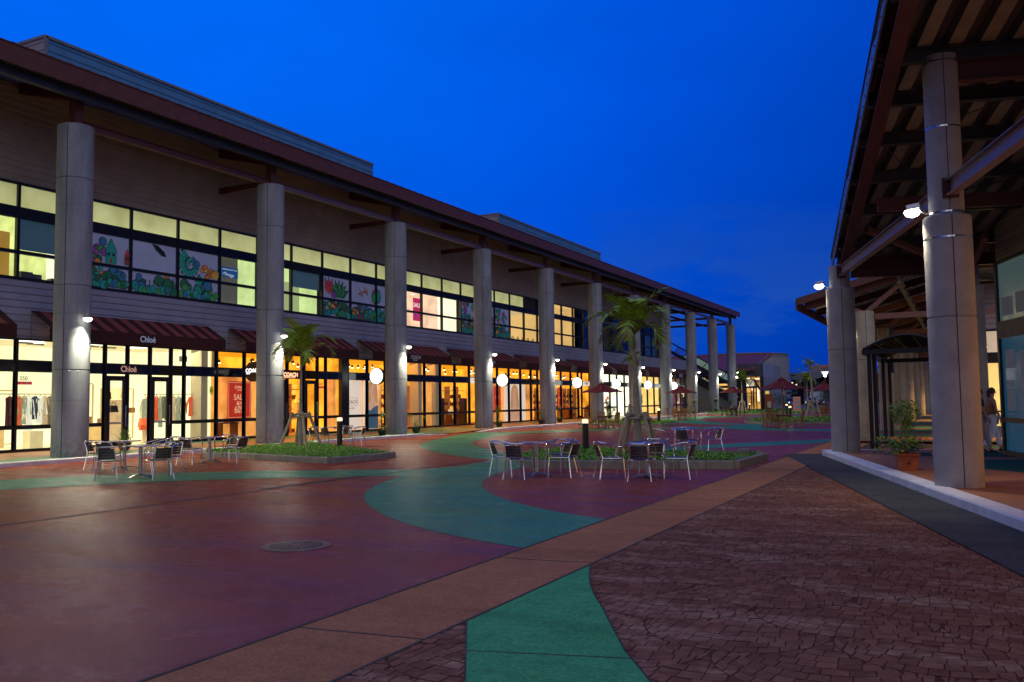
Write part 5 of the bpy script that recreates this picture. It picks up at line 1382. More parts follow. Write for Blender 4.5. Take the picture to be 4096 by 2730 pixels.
# ------------------------------------------------------------------ wooden sets under umbrellas
def wchair_proto(mt):
    t_ = thing('wooden_chair', 'teak chair', 'chair', (0,0,0))
    for s_ in (-1,1):
        b = MB(); b.beam((s_*.21,-.22,.0),(s_*.21,-.20,.45),.045,.045,(0,1,0)); b.beam((s_*.21,-.20,.45),(s_*.21,-.30,.93),.045,.04,(0,1,0)); b.build('leg', mt, t_)
        b = MB(); b.beam((s_*.22,.22,.0),(s_*.22,.22,.43),.045,.045,(0,1,0)); b.build('leg', mt, t_)
    b = MB()
    for q in range(7): b.box((-.24,-.20+q*.066,.43),(.24,-.145+q*.066,.452))
    b.box((-.23,-.2,.38),(-.205,.23,.43)); b.box((.205,-.2,.38),(.23,.23,.43)); b.box((-.2,.205,.37),(.2,.235,.43)); b.build('seat', mt, t_)
    b = MB(); b.beam((-.21,-.305,.91),(.21,-.305,.91),.03,.07); b.beam((-.2,-.22,.52),(.2,-.22,.52),.03,.04)
    for q in range(8):
        x = -.165+q*.047; b.beam((x,-.222,.53),(x,-.30,.90),.028,.014,(0,1,0))
    b.build('backrest', mt, t_)
    return t_
def wtable_proto(mt):
    t_ = thing('wooden_table', 'teak table', 'table', (0,0,0))
    b = MB()
    for q in range(11):
        y = -.48+q*.088; hw = math.sqrt(max(.02,.5**2-(y+.04)**2)); b.box((-hw,y,.71),(hw,y+.08,.735))
    b.build('tabletop', mt, t_)
    for q in range(4):
        a = PI/4+PI/2*q; b = MB(); b.beam((.30*math.cos(a),.30*math.sin(a),0),(.30*math.cos(a),.30*math.sin(a),.71),.05,.05,(0,1,0)); b.build('leg', mt, t_)
    b = MB(); b.beam((-.3,-.3,.66),(.3,-.3,.66),.03,.08); b.build('apron', mt, t_); b = MB(); b.beam((-.3,.3,.66),(.3,.3,.66),.03,.08); b.build('apron', mt, t_); b = MB(); b.beam((-.38,0,.10),(.38,0,.10),.05,.05); b.beam((0,-.38,.10),(0,.38,.10),.05,.04); b.build('stretcher', mt, t_)
    return t_
def umbrella(loc, label, R_=1.3, hz=2.13, top=2.72, sc=1):
    t_ = thing('umbrella', label, 'umbrella', loc, .3, 'maroon umbrellas on the plaza')
    n = 8
    b = MB(); b.tube([(0,0,.02),(0,0,top-.02)], .024, 8); b.build('pole', teak, t_)
    b = MB(); ztop = top-.10
    for q in range(n):
        a = 2*PI*q/n; c = 2*PI*(q+1)/n
        A0 = V3((.12*math.cos(a),.12*math.sin(a),ztop-.02)); C0_ = V3((.12*math.cos(c),.12*math.sin(c),ztop-.02))
        A1 = V3((R_*math.cos(a),R_*math.sin(a),hz)); C1_ = V3((R_*math.cos(c),R_*math.sin(c),hz))
        prev = (A0, C0_)
        for s_ in range(1,5):
            t = s_/4; sag = -.05*math.sin(PI*t)
            p_ = A0.lerp(A1,t)+V3((0,0,sag)); q_ = C0_.lerp(C1_,t)+V3((0,0,sag)); m_ = (p_+q_)/2+V3((0,0,-.03*t)); pm = (prev[0]+prev[1])/2+V3((0,0,-.03*(t-.25)))
            b.add([prev[0],pm,m_,p_,prev[1],q_], [(0,1,2,3),(1,4,5,2)]); prev = (p_,q_)
    b.build('canopy', umb_m, t_)
    b = MB(); b.lathe([(.26,ztop-.055),(.10,ztop+.04),(.02,ztop+.06)], (0,0,0), 8, False); b.build('vent_cap', umb_m, t_)
    b = MB(); b.lathe([(.02,top-.05),(.03,top),(.0,top+.06)], (0,0,0), 8); b.build('finial', teak, t_)
    b = MB()
    for q in range(n):
        a = 2*PI*q/n; b.tube([(.1*math.cos(a),.1*math.sin(a),ztop-.04),(R_*.98*math.cos(a),R_*.98*math.sin(a),hz-.01)], .009, 4); b.tube([(0,0,ztop-.42),(R_*.45*math.cos(a),R_*.45*math.sin(a),ztop+(hz-ztop)*.45-.05)], .008, 4)
    b.build('rib', teak, t_)
    b = MB(); b.lathe([(.22,0),(.22,.05),(.05,.08),(.05,.3)], (0,0,0), 16); b.build('base', M('umbrella_base',(.45,.43,.4),.5,.5), t_)
    return t_
wc0 = wchair_proto(teak); wt0 = wtable_proto(teak); wcd = wchair_proto(teak_d); wtd = wtable_proto(teak_d)
first = {}
def place(pr, key, loc, rz_, label, group):
    if key not in first:
        first[key] = 1; pr.location = loc; pr.rotation_euler = (0,0,rz_); pr['label'] = label; pr['group'] = group; return
    dup(pr, loc, rz_, label, group)
def wset(x, y, where, dark=False, R_=1.3, cf=None, top=2.72, hz=2.13, ang=(0,90,180,270)):
    umbrella((x,y,0), 'maroon cloth umbrella '+where, R_, hz, top)
    place(wtd if dark else wt0, 'td' if dark else 't', (x,y,.006), .4, 'round wooden table under the umbrella '+where, 'wooden tables under umbrellas')
    for a, nm in zip(ang, ('right of','behind','left of','in front of')):
        t = math.radians(a)-.1
        cx, cy = x+.82*math.cos(t), y+.82*math.sin(t)
        place(wcd if dark else wc0, 'cd' if dark else 'c', (cx,cy,.006), math.atan2(y-cy,x-cx)-PI/2, ('dark' if dark else 'golden')+' wooden chair '+nm+' the table under the umbrella '+where, 'wooden chairs under umbrellas')
wset(-18.93,48.75, 'before the white lit shop', ang=(-8,120,175,240))
wset(-19.49,67.1, 'in front of ETRO', ang=(10,100,190,265))
wset(-19.3,83.6, 'near the escalator', True, 1.3, top=2.85, hz=2.2, ang=(15,100,190,265))
wset(-8.85,50.1, 'with the longest canopy', False, 1.33, top=2.80, hz=2.14, ang=(0,130,205,150))
wset(-10.0,75.4, 'beside the right colonnade', False, 1.4, top=2.93, hz=2.2, ang=(0,90,180,270))

# ------------------------------------------------------------------ potted plants and benches by the columns
def foliage(b, c, rad, n, r, leaf=.05, flat=1.0, m_=(0,1)):
    for q in range(n):
        while True:
            v = V3((r.uniform(-1,1),r.uniform(-1,1),r.uniform(-1,1)))
            if .25 < v.length < 1: break
        p = V3(c)+V3((v.x*rad[0],v.y*rad[1],v.z*rad[2]))
        a = r.uniform(0,2*PI); tl = r.uniform(-.7,.9); l = leaf*r.uniform(.7,1.4)
        d = V3((math.cos(a)*math.cos(tl),math.sin(a)*math.cos(tl),math.sin(tl)))*l; s_ = V3((-math.sin(a),math.cos(a),r.uniform(-.4,.4)))*l*.28
        b.m = m_[0] if (v.z+r.uniform(-.6,.6)) > -.1 else m_[1]
        b.add([p,p+d*.5+s_,p+d,p+d*.5-s_],[(0,1,2,3)])
def pot_plant(loc, label, h, kind, seed, grp='potted plants along the arcade columns', lf=.055):
    r = random.Random(seed); t_ = thing('potted_plant', label, 'potted plant', loc, 0, grp)
    b = MB(); b.lathe([(.10,0),(.17,.05),(.21,.18),(.235,.24),(.235,.27),(.20,.27),(.18,.22)], (0,0,0), 20, True); b.build('pot', pot_m, t_, True)
    b = MB(); b.tube([(0,0,.2),(.03,.02,.2+h*.3),(-.01,0,.25+h*.62)], [.016,.012,.007], 6)
    f = MB()
    if kind == 'ball':
        foliage(f, (0,0,.27+h*.80), (.22,.22,.26), 260, r, lf); foliage(f, (0,0,.34), (.26,.26,.12), 170, r, lf); foliage(f, (0,0,.27+h*.45), (.12,.12,.2), 60, r, lf)
    elif kind == 'tier':
        foliage(f, (.04,0,.27+h*.84), (.24,.24,.15), 200, r, lf); foliage(f, (-.05,0,.27+h*.5), (.14,.14,.12), 90, r, lf); foliage(f, (0,0,.36), (.30,.26,.13), 220, r, lf)
    elif kind == 'spread':
        foliage(f, (0,0,.27+h*.25), (.30,.30,.22), 260, r, lf)
        for q in range(5):
            a = r.uniform(0,2*PI); e_ = (.42*math.cos(a), .42*math.sin(a), .27+h*r.uniform(.5,1)); b.tube([(0,0,.25),(e_[0]*.4,e_[1]*.4,e_[2]*.75),e_], [.01,.007,.004], 5); foliage(f, e_, (.16,.16,.10), 45, r, lf)
    elif kind == 'spiky':
        for q in range(46):
            a = r.uniform(0,2*PI); el = r.uniform(.5,1.5); L = h*r.uniform(.6,1.0); p = V3((0,0,.24)); d = V3((math.cos(a)*math.cos(el),math.sin(a)*math.cos(el),math.sin(el))); s_ = V3((-math.sin(a),math.cos(a),0))*.012
            m_ = p+d*L*.6; e_ = p+d*L+V3((0,0,-.12*L))+V3((math.cos(a),math.sin(a),0))*.1*L
            f.m = q % 2; f.add([p-s_,p+s_,m_+s_,m_-s_,e_],[(0,1,2,3),(3,2,4)])
        foliage(f, (0,0,.34), (.26,.24,.14), 160, r, lf)
    b.build('stem', pole_w, t_); f.build('foliage', [leaf_c, leaf_d], t_)
    return t_
wz = lambda x: .10+(-24.25-x)/3.72*.11
pot_plant((-26.0,21.3,wz(-26)), 'spiky leaved potted plant behind the chairs at the boutique door', .75, 'spiky', 1)
pot_plant((-24.85,34.95,wz(-24.85)), 'tiered potted shrub left of the third column', .85, 'tier', 2)
pot_plant((-24.9,38.0,wz(-24.9)), 'wide spreading potted shrub right of the third column', .75, 'spread', 3)
pot_plant((-25.2,47.6,wz(-25.2)), 'clipped round potted shrub right of the fourth column', .95, 'ball', 4)
pot_plant((-25.2,53.6,wz(-25.2)), 'thin upright potted plant left of the fifth column', .65, 'spread', 5)
pot_plant((-25.6,57.6,wz(-25.6)), 'clipped round potted shrub right of the fifth column', .85, 'ball', 6)
pot_plant((-26.0,68.6,wz(-26)), 'low potted shrub before the white lit shop', .6, 'spread', 7, lf=.08)
pot_plant((-26.4,84.5,wz(-26)), 'leafy potted shrub beside the wooden bench', .7, 'tier', 8, lf=.08)
pot_plant((-24.4,88.6,wz(-24.4)), 'yellow green clipped shrub left of the ninth column', 1.25, 'ball', 9, lf=.10)
pot_plant((-25.6,94.5,wz(-25.6)), 'small potted shrub right of the ninth column', .9, 'ball', 10, lf=.1)
pot_plant((-24.4,97.5,wz(-24.4)), 'tall yellow green shrub left of the tenth column', 1.35, 'ball', 11, lf=.12)
pot_plant((-24.0,103.0,wz(-24.4)), 'bushy potted shrub right of the tenth column', 1.2, 'tier', 12, lf=.12)
def bench(loc, rz_, label):
    t_ = thing('park_bench', label, 'bench', loc, rz_, 'wooden benches on the arcade walkway')
    b = MB()
    for q in range(4): b.box((-.65,-.18+q*.10,.42),(.65,-.10+q*.10,.45))
    b.build('seat', teak_d, t_); b = MB()
    for q in range(3): b.beam((-.65,-.24-q*.03,.52+q*.12),(.65,-.24-q*.03,.52+q*.12),.02,.08)
    b.build('backrest', teak_d, t_)
    for s_ in (-1,1):
        b = MB(); b.tube([(s_*.55,.18,0),(s_*.55,.12,.22),(s_*.55,.2,.42)], .02, 6); b.tube([(s_*.55,-.2,0),(s_*.55,-.14,.22),(s_*.55,-.2,.42),(s_*.55,-.32,.82)], .02, 6); b.tube([(s_*.55,.2,.42),(s_*.55,.22,.62),(s_*.55,-.25,.64)], .018, 6); b.build('leg', black_m, t_)
bench((-26.4,66.6,.17), -1.4, 'dark wooden bench in front of the last amber window')
bench((-26.6,86.6,.17), -1.4, 'dark wooden bench beside the eighth column')
# ------------------------------------------------------------------ near pavilion on the right (tilted roof)
def L3(a, b_, z): x, y = loc_ab(a, b_); return (x, y, z)
# raised walkway
WB0 = -.26
b = MB(); b.poly([L3(-.8,WB0,.15),L3(30,WB0,.15),L3(30,14,.15),L3(-.8,14,.15)]); struct(b.build('walkway', p_walk))
G2 = [[(.9,.9),(1.4,1.9),(2.1,3.3),(5.3,3.48),(5.0,2.2),(3.7,1.3),(2.2,.9)],[(1.4,3.48),(1.4,8),(2.6,8),(2.4,3.48)],[(6.2,3.6),(4.7,1.6),(6.6,1.2),(9.6,2.4),(9.8,8),(6.4,8)]]
sheet('green_paint', fixccw([loc_ab(*p) for p in [(1.0,.75),(.55,2.2),(.45,3.5),(.5,9),(2.4,9),(2.5,3.5),(2.3,1.9),(1.6,.9)]]), .155, p_wgreend)
sheet('green_paint', fixccw([loc_ab(*p) for p in [(4.6,1.35),(3.6,2.2),(3.4,3.5),(3.4,9),(8.3,9),(8.2,3.0),(7.2,2.0),(5.6,1.25)]]), .155, p_wgreend)
sheet('green_paint', fixccw([loc_ab(*p) for p in [(9.0,3.3),(8.6,9),(12,9),(12.5,6)]]), .155, p_wgreend)
b = MB()
n = 24; 
for i in range(n):
    a0 = -.28+1.75*i; a1 = a0+1.738; zt_ = .16
    P_ = [L3(a0,-.54,-.02),L3(a1,-.54,-.02),L3(a1,WB0+.02,-.02),L3(a0,WB0+.02,-.02)]
    T_ = [L3(a0,-.54,zt_-.025),L3(a1,-.54,zt_-.025),L3(a1,WB0+.02,zt_+.002),L3(a0,WB0+.02,zt_+.002)]
    T2 = [L3(a0,-.515,zt_),L3(a1,-.515,zt_)]
    b.add(P_+T_+T2, [(0,4,5,1),(4,8,9,5),(8,7,6,9),(0,3,7,8,4),(1,5,9,6,2),(3,2,6,7)])
o = b.build('kerb', kerb_m); struct(o)
b = MB(); b.beam(L3(-.85,-.5,.08),L3(-.85,14,.08),.12,.16); struct(b.build('kerb', kerb_m))
b = MB(); b.beam(L3(-.28,-.53,.07),L3(-.9,-.1,.07),.14,.17); struct(b.build('kerb', kerb_m))

pav = thing('pavilion', 'near shop pavilion with a tilted ribbed roof on stepped concrete columns', 'building', (C0.x,C0.y,0), world=True)
sl = .2
def zr(a): return 5.35+sl*(a+.6)
rake = lambda t: loc_ab(-.55+t*12.2/1.0, -.14-t*1.14)
RL = 22.0; RW = 12
def rk(a): return -.14-(a+.5)*.094     # rake offset b at distance a
# roof deck with deep trapezoid ribs running up the slope
b = MB(); pit = .50; bb = -2.4
AA0, AA1 = -.55, 24
while bb < RW:
    prof = [(0,0),(.23,0),(.28,.15),(.45,.15),(.50,0)]
    for pi_, (p, q) in enumerate(zip(prof[:-1], prof[1:])):
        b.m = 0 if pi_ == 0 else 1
        b0, b1 = bb+p[0], bb+q[0]
        # clip the rake: start where rk(a) <= b
        def astart(bv):
            return max(AA0, (-.14-bv)/.094-.5)
        s0, s1 = astart(b0), astart(b1)
        if s0 > AA1 and s1 > AA1: continue
        s0 = min(s0,AA1); s1 = min(s1,AA1)
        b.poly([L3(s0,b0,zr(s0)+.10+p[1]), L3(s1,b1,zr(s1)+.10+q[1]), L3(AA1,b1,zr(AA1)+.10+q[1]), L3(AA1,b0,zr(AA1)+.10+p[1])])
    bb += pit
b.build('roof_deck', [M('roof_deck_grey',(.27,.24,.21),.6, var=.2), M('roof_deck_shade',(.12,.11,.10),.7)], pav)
b = MB(); b.poly([L3(AA0,rk(AA0),zr(AA0)+.25),L3(AA1,rk(AA1),zr(AA1)+.25),L3(AA1,RW,zr(AA1)+.25),L3(AA0,RW,zr(AA0)+.25)]); b.build('roof', maroon, pav)
b = MB()
for a in (1.3,3.5,5.3,7.05,8.6,10.0,11.8,13.8,16,18,20):
    w_, h_ = .22,.26
    st_ = rk(a)+.1
    b.ibeam(L3(a,st_,zr(a)-.04),L3(a,RW,zr(a)-.04), .16,.24,.02)
b.build('purlin', M('purlin_dark',(.045,.045,.055),.5), pav)
# rake beam (red brown) and blue grey edge strip with bolts
b = MB(); b.ibeam(L3(AA0,rk(AA0)+.30,zr(AA0)-.10),L3(AA1,rk(AA1)+.34,zr(AA1)-.10),.26,.40,.03); b.build('rake_beam', maroon_d, pav)
b = MB(); b.beam(L3(AA0,rk(AA0)+.04,zr(AA0)+.06),L3(AA1,rk(AA1)+.04,zr(AA1)+.06),.035,.32); b.build('rake_fascia', M('fascia_blue_grey',(.16,.19,.25),.35), pav)
b = MB()
for q in range(60):
    a = AA0+.1+q*.4; p = V3(L3(a,rk(a)+.015,zr(a)+.0)); b.lathe([(.012,-.012),(.012,.012)], p, 6)
b.build('bolt', steel_d, pav)
b = MB()
for a in (1.2,4.2,7.2,10.2,13.2,16.2): b.beam(L3(a,rk(a)+.05,zr(a)-.02),L3(a,rk(a)+.32,zr(a)-.25),.02,.12)
b.build('bracket', maroon_d, pav)
b = MB(); b.ibeam(L3(-.05,.25,5.36),L3(-.05,RW,5.36),.2,.34,.02); b.ibeam(L3(.0,.3,5.08),L3(.0,3.2,5.08),.2,.24,.02); b.build('eave_girder', maroon_d, pav)
b = MB(); b.ibeam(L3(9.87,-.2,zr(9.87)-.30),L3(9.87,RW,zr(9.87)-.30),.2,.34,.02); b.build('girder', maroon_d, pav)
b = MB(); b.beam(L3(4.9,.0,5.95),L3(4.9,3.4,5.95),.16,.30); b.build('girder', maroon_d, pav)
# columns
for (a, bq, top) in ((0,0,5.30),(9.87,0,7.42),(19.7,0,9.3),(-.30,3.42,5.3)):
    x, y = loc_ab(a, bq); b = MB(); r1, r0_ = .275,.375
    pr = [(r0_,.0)]
    for z in (2.95,): pr += [(r0_,z-.018),(r0_-.02,z-.01),(r0_-.02,z+.01),(r0_,z+.018)]
    pr += [(r0_,4.64),(r0_-.03,4.67),(r1,4.68),(r1,top)]
    b.lathe(pr, (x,y,0), 40)
    cc = b.build('column', concrete_l if bq else M('warm_concrete',(.37,.36,.36),.75,var=.2,vs=2.2,bump=.25,bs=30,dirt=.3), pav, True)
    s = MB()
    for az in (-78, 110):
        an = math.radians(az); ux, uy = math.cos(an), math.sin(an)
        s.beam((x+ux*(r0_-.003),y+uy*(r0_-.003),.16),(x+ux*(r0_-.003),y+uy*(r0_-.003),4.64),.016,.010,up=(ux,uy,0))
        s.beam((x+ux*(r1-.003),y+uy*(r1-.003),4.7),(x+ux*(r1-.003),y+uy*(r1-.003),top),.014,.010,up=(ux,uy,0))
    s.build('seam', seam_m, cc)
    if a == 9.87:
        s = MB()
        for (z, rr_) in ((4.72,r1),(6.17,r1),(7.30,r1),(4.28,r0_)): s.lathe([(rr_+.003,z-.012),(rr_+.003,z+.012)], (x,y,0), 40, False)
        s.build('steel_band', chrome, cc, True)
# beams along the column row
b = MB(); b.ibeam(L3(.25,0,5.10),L3(9.6,0,5.10),.16,.26,.015); b.build('row_beam', lilac, pav)
b = MB(); b.ibeam(L3(10.12,0,5.10),L3(19.4,0,5.10),.16,.26,.015); b.build('row_beam', lilac, pav)
b = MB(); b.beam(L3(10.13,0,5.10),L3(10.15,0,5.10),.26,.34); b.build('end_plate', maroon_d, pav); b = MB(); b.beam(L3(.27,0,5.1),L3(.30,0,5.10),.24,.34); b.build('end_plate', maroon_d, pav)
b = MB()
for (p, q) in (((1.3,.2),(7.0,3.3)),((7.0,-.3),(1.3,3.3)),((7.0,-.3),(10,3.3)),((3.5,-.2),(5.3,3.3))): b.tube([L3(p[0],p[1],zr(p[0])-.12),L3(q[0],q[1],zr(q[0])-.12)], .012, 5)
b.tube([L3(0,.2,5.2),L3(7.05,3.4,6.8)], .02,5); b.build('tie_rod', steel_d, pav)
b = MB(); b.beam(L3(.1,3.3,5.0),L3(2.2,.3,5.9),.14,.14); b.beam(L3(0,3.3,4.9),L3(1.6,3.3,5.7),.14,.14); b.build('brace', pinkbeam, pav)
# glass front and siding: b = 3.48, from a = 1.70 towards the viewer
def wallq(b_, a0, a1, z0, z1, bo=3.48): b_.poly([L3(a0,bo,z0),L3(a0,bo,z1),L3(a1,bo,z1),L3(a1,bo,z0)])
b = MB(); b.poly([L3(1.72,3.47,4.98),L3(22,3.47,4.98),L3(22,3.47,zr(22)+.1),L3(1.72,3.47,zr(1.72)+.1)]); b.poly([L3(1.72,3.47,4.98),L3(1.72,3.47,zr(1.7)+.1),L3(1.72,12,zr(1.7)+.1),L3(1.72,12,4.98)]); b.build('wall', siding('pavilion_siding',(.20,.16,.13),.22,dark=.3), pav)
def tealglass():
    m, k, b_, vec = base('tinted_shop_glass')
    k.l.new(k.mix(k.rng(k.noise(vec,.5,3), .3,.7,0,1), (.012,.075,.13,1), (.018,.055,.085,1)), b_.inputs['Base Color']); b_.inputs['Roughness'].default_value = .12
    b_.inputs['Emission Color'].default_value = (.03,.16,.28,1); b_.inputs['Emission Strength'].default_value = .22  # teal tint and faint glow also carry the sky's reflection
    return m
tg = tealglass(); tg2 = M('tinted_upper_glass', (.10,.17,.17), .12, var=.1, es=.12, ec=(.3,.5,.5))
yy_ = 0
for i in range(9):
    a0 = 1.74+i*2.0; a1 = a0+1.94
    f = MB()
    f.beam(L3(a0-.03,3.46,2.55),L3(a0-.03,3.46,2.549+2.40),.10,.10,(0,1,0)) if False else None
    x_, y_ = loc_ab(a0-.03,3.46)
    f.beam((x_,y_,.15),(x_,y_,4.98),.12,.07,(VV.x,VV.y,0))
    f.beam(L3(a0,3.455,3.26),L3(a1,3.455,3.26),.06,.42); f.beam(L3(a0,3.455,1.03),L3(a1,3.455,1.03),.06,.12); f.beam(L3(a0,3.455,4.95),L3(a1,3.455,4.95),.06,.07); f.beam(L3(a0,3.455,.21),L3(a1,3.455,.21),.08,.12)
    fo = f.build('window', M('bronze_frame',(.035,.022,.018),.4), pav)
    g = MB(); wallq(g,a0,a1,.27,.97,3.49); wallq(g,a0,a1,1.09,3.05,3.49); g.build('pane', tg if i < 3 else EM('pavilion_amber_fill',(1,.42,.13),1.1,.2), fo)  # bays out of view glow amber, added to warm the near columns
    g = MB(); wallq(g,a0,a1,3.47,4.92,3.49); g.build('pane', tg2, fo)
    if i < 2:
        for (u0,u1,z0,z1) in ((.25,.9,2.3,2.75),(.2,.75,1.85,2.0),(.25,.8,1.25,1.75),(.2,.7,.75+.4,1.2),(1.2,1.8,1.9,2.7),(1.15,1.7,1.3,1.75),(.2,.9,3.6,4.05),(1.1,1.8,3.6,4.1)): g = MB(); wallq(g,a0+u0,a0+u1,z0,z1,3.484); g.build('paper_notice', M('pale_notice',(.26,.30,.32),.6,es=.06), fo)
# floodlights on the pavilion and colonnade
flood(0, (C0.x-.52,C0.y-.02,4.83), PI, 'glowing floodlight on the corner column of the near pavilion', 'floodlights on the right hand columns', 1)
x, y = loc_ab(9.87,0)
flood(0, (x-.50,y+.0,4.86), PI, 'brightest glowing floodlight on the nearest big column', 'floodlights on the right hand columns', 1)
for (px, py) in ((C0.x-.54,C0.y),(x-.54,y)):
    spot((px,py,4.70), (-.30,.05,-1), 190, size=120); spot((px,py-.03,4.68), (.30,-.05,-1), 30, size=80, rad=.03)

# planter by the column
t_ = thing('planter', 'square terracotta planter with a tall green shrub and orange flowers beside the near column', 'potted plant', (-1.07,19.75,.15), .25)
b = MB(); w0, w1, h = .17,.205,.31
b.add([(-w0,-w0,0),(w0,-w0,0),(w0,w0,0),(-w0,w0,0),(-w1,-w1,h),(w1,-w1,h),(w1,w1,h),(-w1,w1,h)],[(0,3,2,1),(0,1,5,4),(1,2,6,5),(2,3,7,6),(3,0,4,7),(4,5,6,7)]); b.box((-.225,-.225,h-.02),(.225,.225,h+.035)); b.box((-.18,-.18,-.0),(.18,.18,.02)); 
for s_ in (-1,1): b.lathe([(.04,-.015),(.045,0),(.03,.01)], (0,-.195,.16), 12)
b.build('pot', terra, t_, bevel=.008)
r = random.Random(77); f = MB(); st_ = MB()
st_.tube([(0,0,.3),(.02,0,.6),(-.02,.01,.9),(0,0,1.2)], [.02,.016,.014,.01], 6)
foliage(f, (0,0,1.17), (.31,.31,.26), 900, r, .06, m_=(0,0)); foliage(f, (.02,0,.85), (.13,.13,.22), 200, r, .06, m_=(0,0)); foliage(f, (-.03,-.05,.50), (.36,.36,.20), 800, r, .06)
for q in range(9):
    a = r.uniform(0,2*PI); e_ = (.52*math.cos(a), .52*math.sin(a), r.uniform(.38,.70)); st_.tube([(0,0,.35),(e_[0]*.5,e_[1]*.5,e_[2]*1.05),e_], [.008,.006,.003], 5); foliage(f, e_, (.13,.13,.08), 26, r, .06)
st_.build('stem', pole_w, t_); f.build('foliage', [leaf_c, leaf_d], t_)
b = MB()
for q in range(12):
    a = r.uniform(0,2*PI); rr_ = r.uniform(.3,.55); c = (rr_*math.cos(a), rr_*math.sin(a)-.08, r.uniform(.32,.75)); b.m = 0 if q % 3 else 1
    b.lathe([(.006,-.015),(.026,0),(.022,.015),(.005,.02)], c, 7)
b.build('flower', [M('flower_orange',(.8,.32,.02),.6), M('flower_violet',(.3,.06,.35),.6)], t_)

# ------------------------------------------------------------------ covered colonnade beyond
sheet('walkway', [(-4.0,33.5),(8,33.5),(8,125),(-4.0,125)], .085, p_walk)
for (y0, y1, m_) in ((33.9,34.5,p_wgreen),(37.4,40.1,p_wgreen),(41.9,45.2,p_wgreen),(46.5,50.2,p_wgreen),(52.0,56.5,p_wgreen),(58,66,p_tan),(67.5,80,p_tan),(82,124,p_tan)):
    sheet('green_paint' if m_ is p_wgreen else 'tan_paving', [(-3.95,y0),(6,y0-.3),(6,y1-.3),(-3.95,y1)], .092, m_)
sheet('stamped_crossing', [(-3.0,26.9),(8,30),(8,33.4),(-3.0,33.4)], .01, paint('crossing_stone',(.13,.06,.05), .5, .5))
sheet('green_paint', [(-3.0,31.2),(8,31.0),(8,32.0),(-3.0,32.2)], .016, p_wgreend)
cw = thing('covered_colonnade', 'long covered walkway with round columns, V struts and a pitched roof', 'building', (-3.05,34.3,0), world=True)
KX = -3.05
zrf = lambda x: 4.98+(x+5.15)*.27
for i in range(9):
    y = 34.3+9.05*i
    b = MB(); r0_ = .33
    b.lathe([(r0_,.0),(r0_,2.93),(r0_-.02,2.95),(r0_-.02,2.97),(r0_,2.99),(r0_,4.70),(r0_-.03,4.74)], (KX,y,0), 32)
    cc = b.build('column', concrete_l, cw, True)
    s = MB()
    for az in (-80,100):
        an = math.radians(az); ux, uy = math.cos(an), math.sin(an); s.beam((KX+ux*(r0_-.003),y+uy*(r0_-.003),.1),(KX+ux*(r0_-.003),y+uy*(r0_-.003),4.7),.014,.010,up=(ux,uy,0))
    s.build('seam', seam_m, cc)
    for rep in ((y,) if i else (y,)):
        b = MB(); b.beam((-5.1,rep,zrf(-5.1)+.06),(-.9,rep,zrf(-.9)+.06),.16,.28); b.beam((-.9,rep,zrf(-.9)+.06),(2.0,rep,zrf(-.9)-.0),.16,.28); b.build('rafter', pinkbeam, cw)
    b = MB(); b.beam((KX+.08,y,4.72),(-1.88,y,5.62),.14,.16); b.build('strut', pinkbeam, cw)
    b = MB(); b.beam((KX-.08,y,4.72),(-4.25,y,5.12),.14,.16); b.build('strut', pinkbeam, cw)
    b = MB(); b.beam((KX+.35,y,4.54),(1.5,y,4.54),.14,.20); b.build('tie_beam', pinkbeam, cw)
    if i < 8:
        for q in (3.0,6.0):
            b = MB(); b.beam((-5.1,y+q,zrf(-5.1)+.06),(-.9,y+q,zrf(-.9)+.06),.14,.26); b.build('rafter', maroon_d, cw)
b = MB(); b.ibeam((-1.86,34.0,5.78),(-1.86,112,5.78),.16,.22,.02); b.build('purlin', M('pale_purlin',(.42,.42,.33),.5), cw)
b = MB(); b.ibeam((-4.3,34.0,5.13),(-4.3,112,5.13),.12,.18,.02); b.build('purlin', maroon_d, cw)
b = MB(); n = 44; x0, x1 = -5.2, -.9
for i in range(n):
    xa = x0+(x1-x0)*i/n; xb = x0+(x1-x0)*(i+.5)/n; xc = x0+(x1-x0)*(i+1)/n
    b.poly([(xa,33.7,zrf(xa)+.24),(xa,112,zrf(xa)+.24),(xb,112,zrf(xb)+.28),(xb,33.7,zrf(xb)+.28)]); b.poly([(xb,33.7,zrf(xb)+.28),(xb,112,zrf(xb)+.28),(xc,112,zrf(xc)+.24),(xc,33.7,zrf(xc)+.24)])
b.poly([(-.9,33.7,zrf(-.9)+.24),(-.9,112,zrf(-.9)+.24),(2.5,112,zrf(-.9)-.1),(2.5,33.7,zrf(-.9)-.1)])
b.build('roof_deck', M('corrugated_metal',(.20,.23,.26),.3,.7, var=.2), cw)
b = MB(); b.poly([(-5.3,33.6,zrf(-5.3)+.32),(-5.3,112,zrf(-5.3)+.32),(-.9,112,zrf(-.9)+.34),(-.9,33.6,zrf(-.9)+.34)]); b.poly([(-.9,33.6,zrf(-.9)+.34),(-.9,112,zrf(-.9)+.34),(2.6,112,zrf(-.9)),(2.6,33.6,zrf(-.9))]); b.build('roof', M('roof_maroon',(.24,.05,.05),.5), cw)
b = MB(); b.beam((-5.3,33.55,zrf(-5.3)+.22),(-.9,33.55,zrf(-.9)+.22),.05,.26); b.beam((-.9,33.55,zrf(-.9)+.22),(2.6,33.55,zrf(-.9)-.1),.05,.26); b.beam((-5.32,33.6,zrf(-5.3)+.1),(-5.32,112,zrf(-5.3)+.1),.06,.34); b.build('fascia', maroon, cw)
b = MB()
for q in range(4):
    y = 36+q*9; b.tube([(-5.0,y,zrf(-5)),( -1.86,y+5,5.7)], .012,4); b.tube([(-5.0,y+5,zrf(-5)),(-1.86,y,5.7)], .012, 4)
b.build('tie_rod', steel_d, cw)
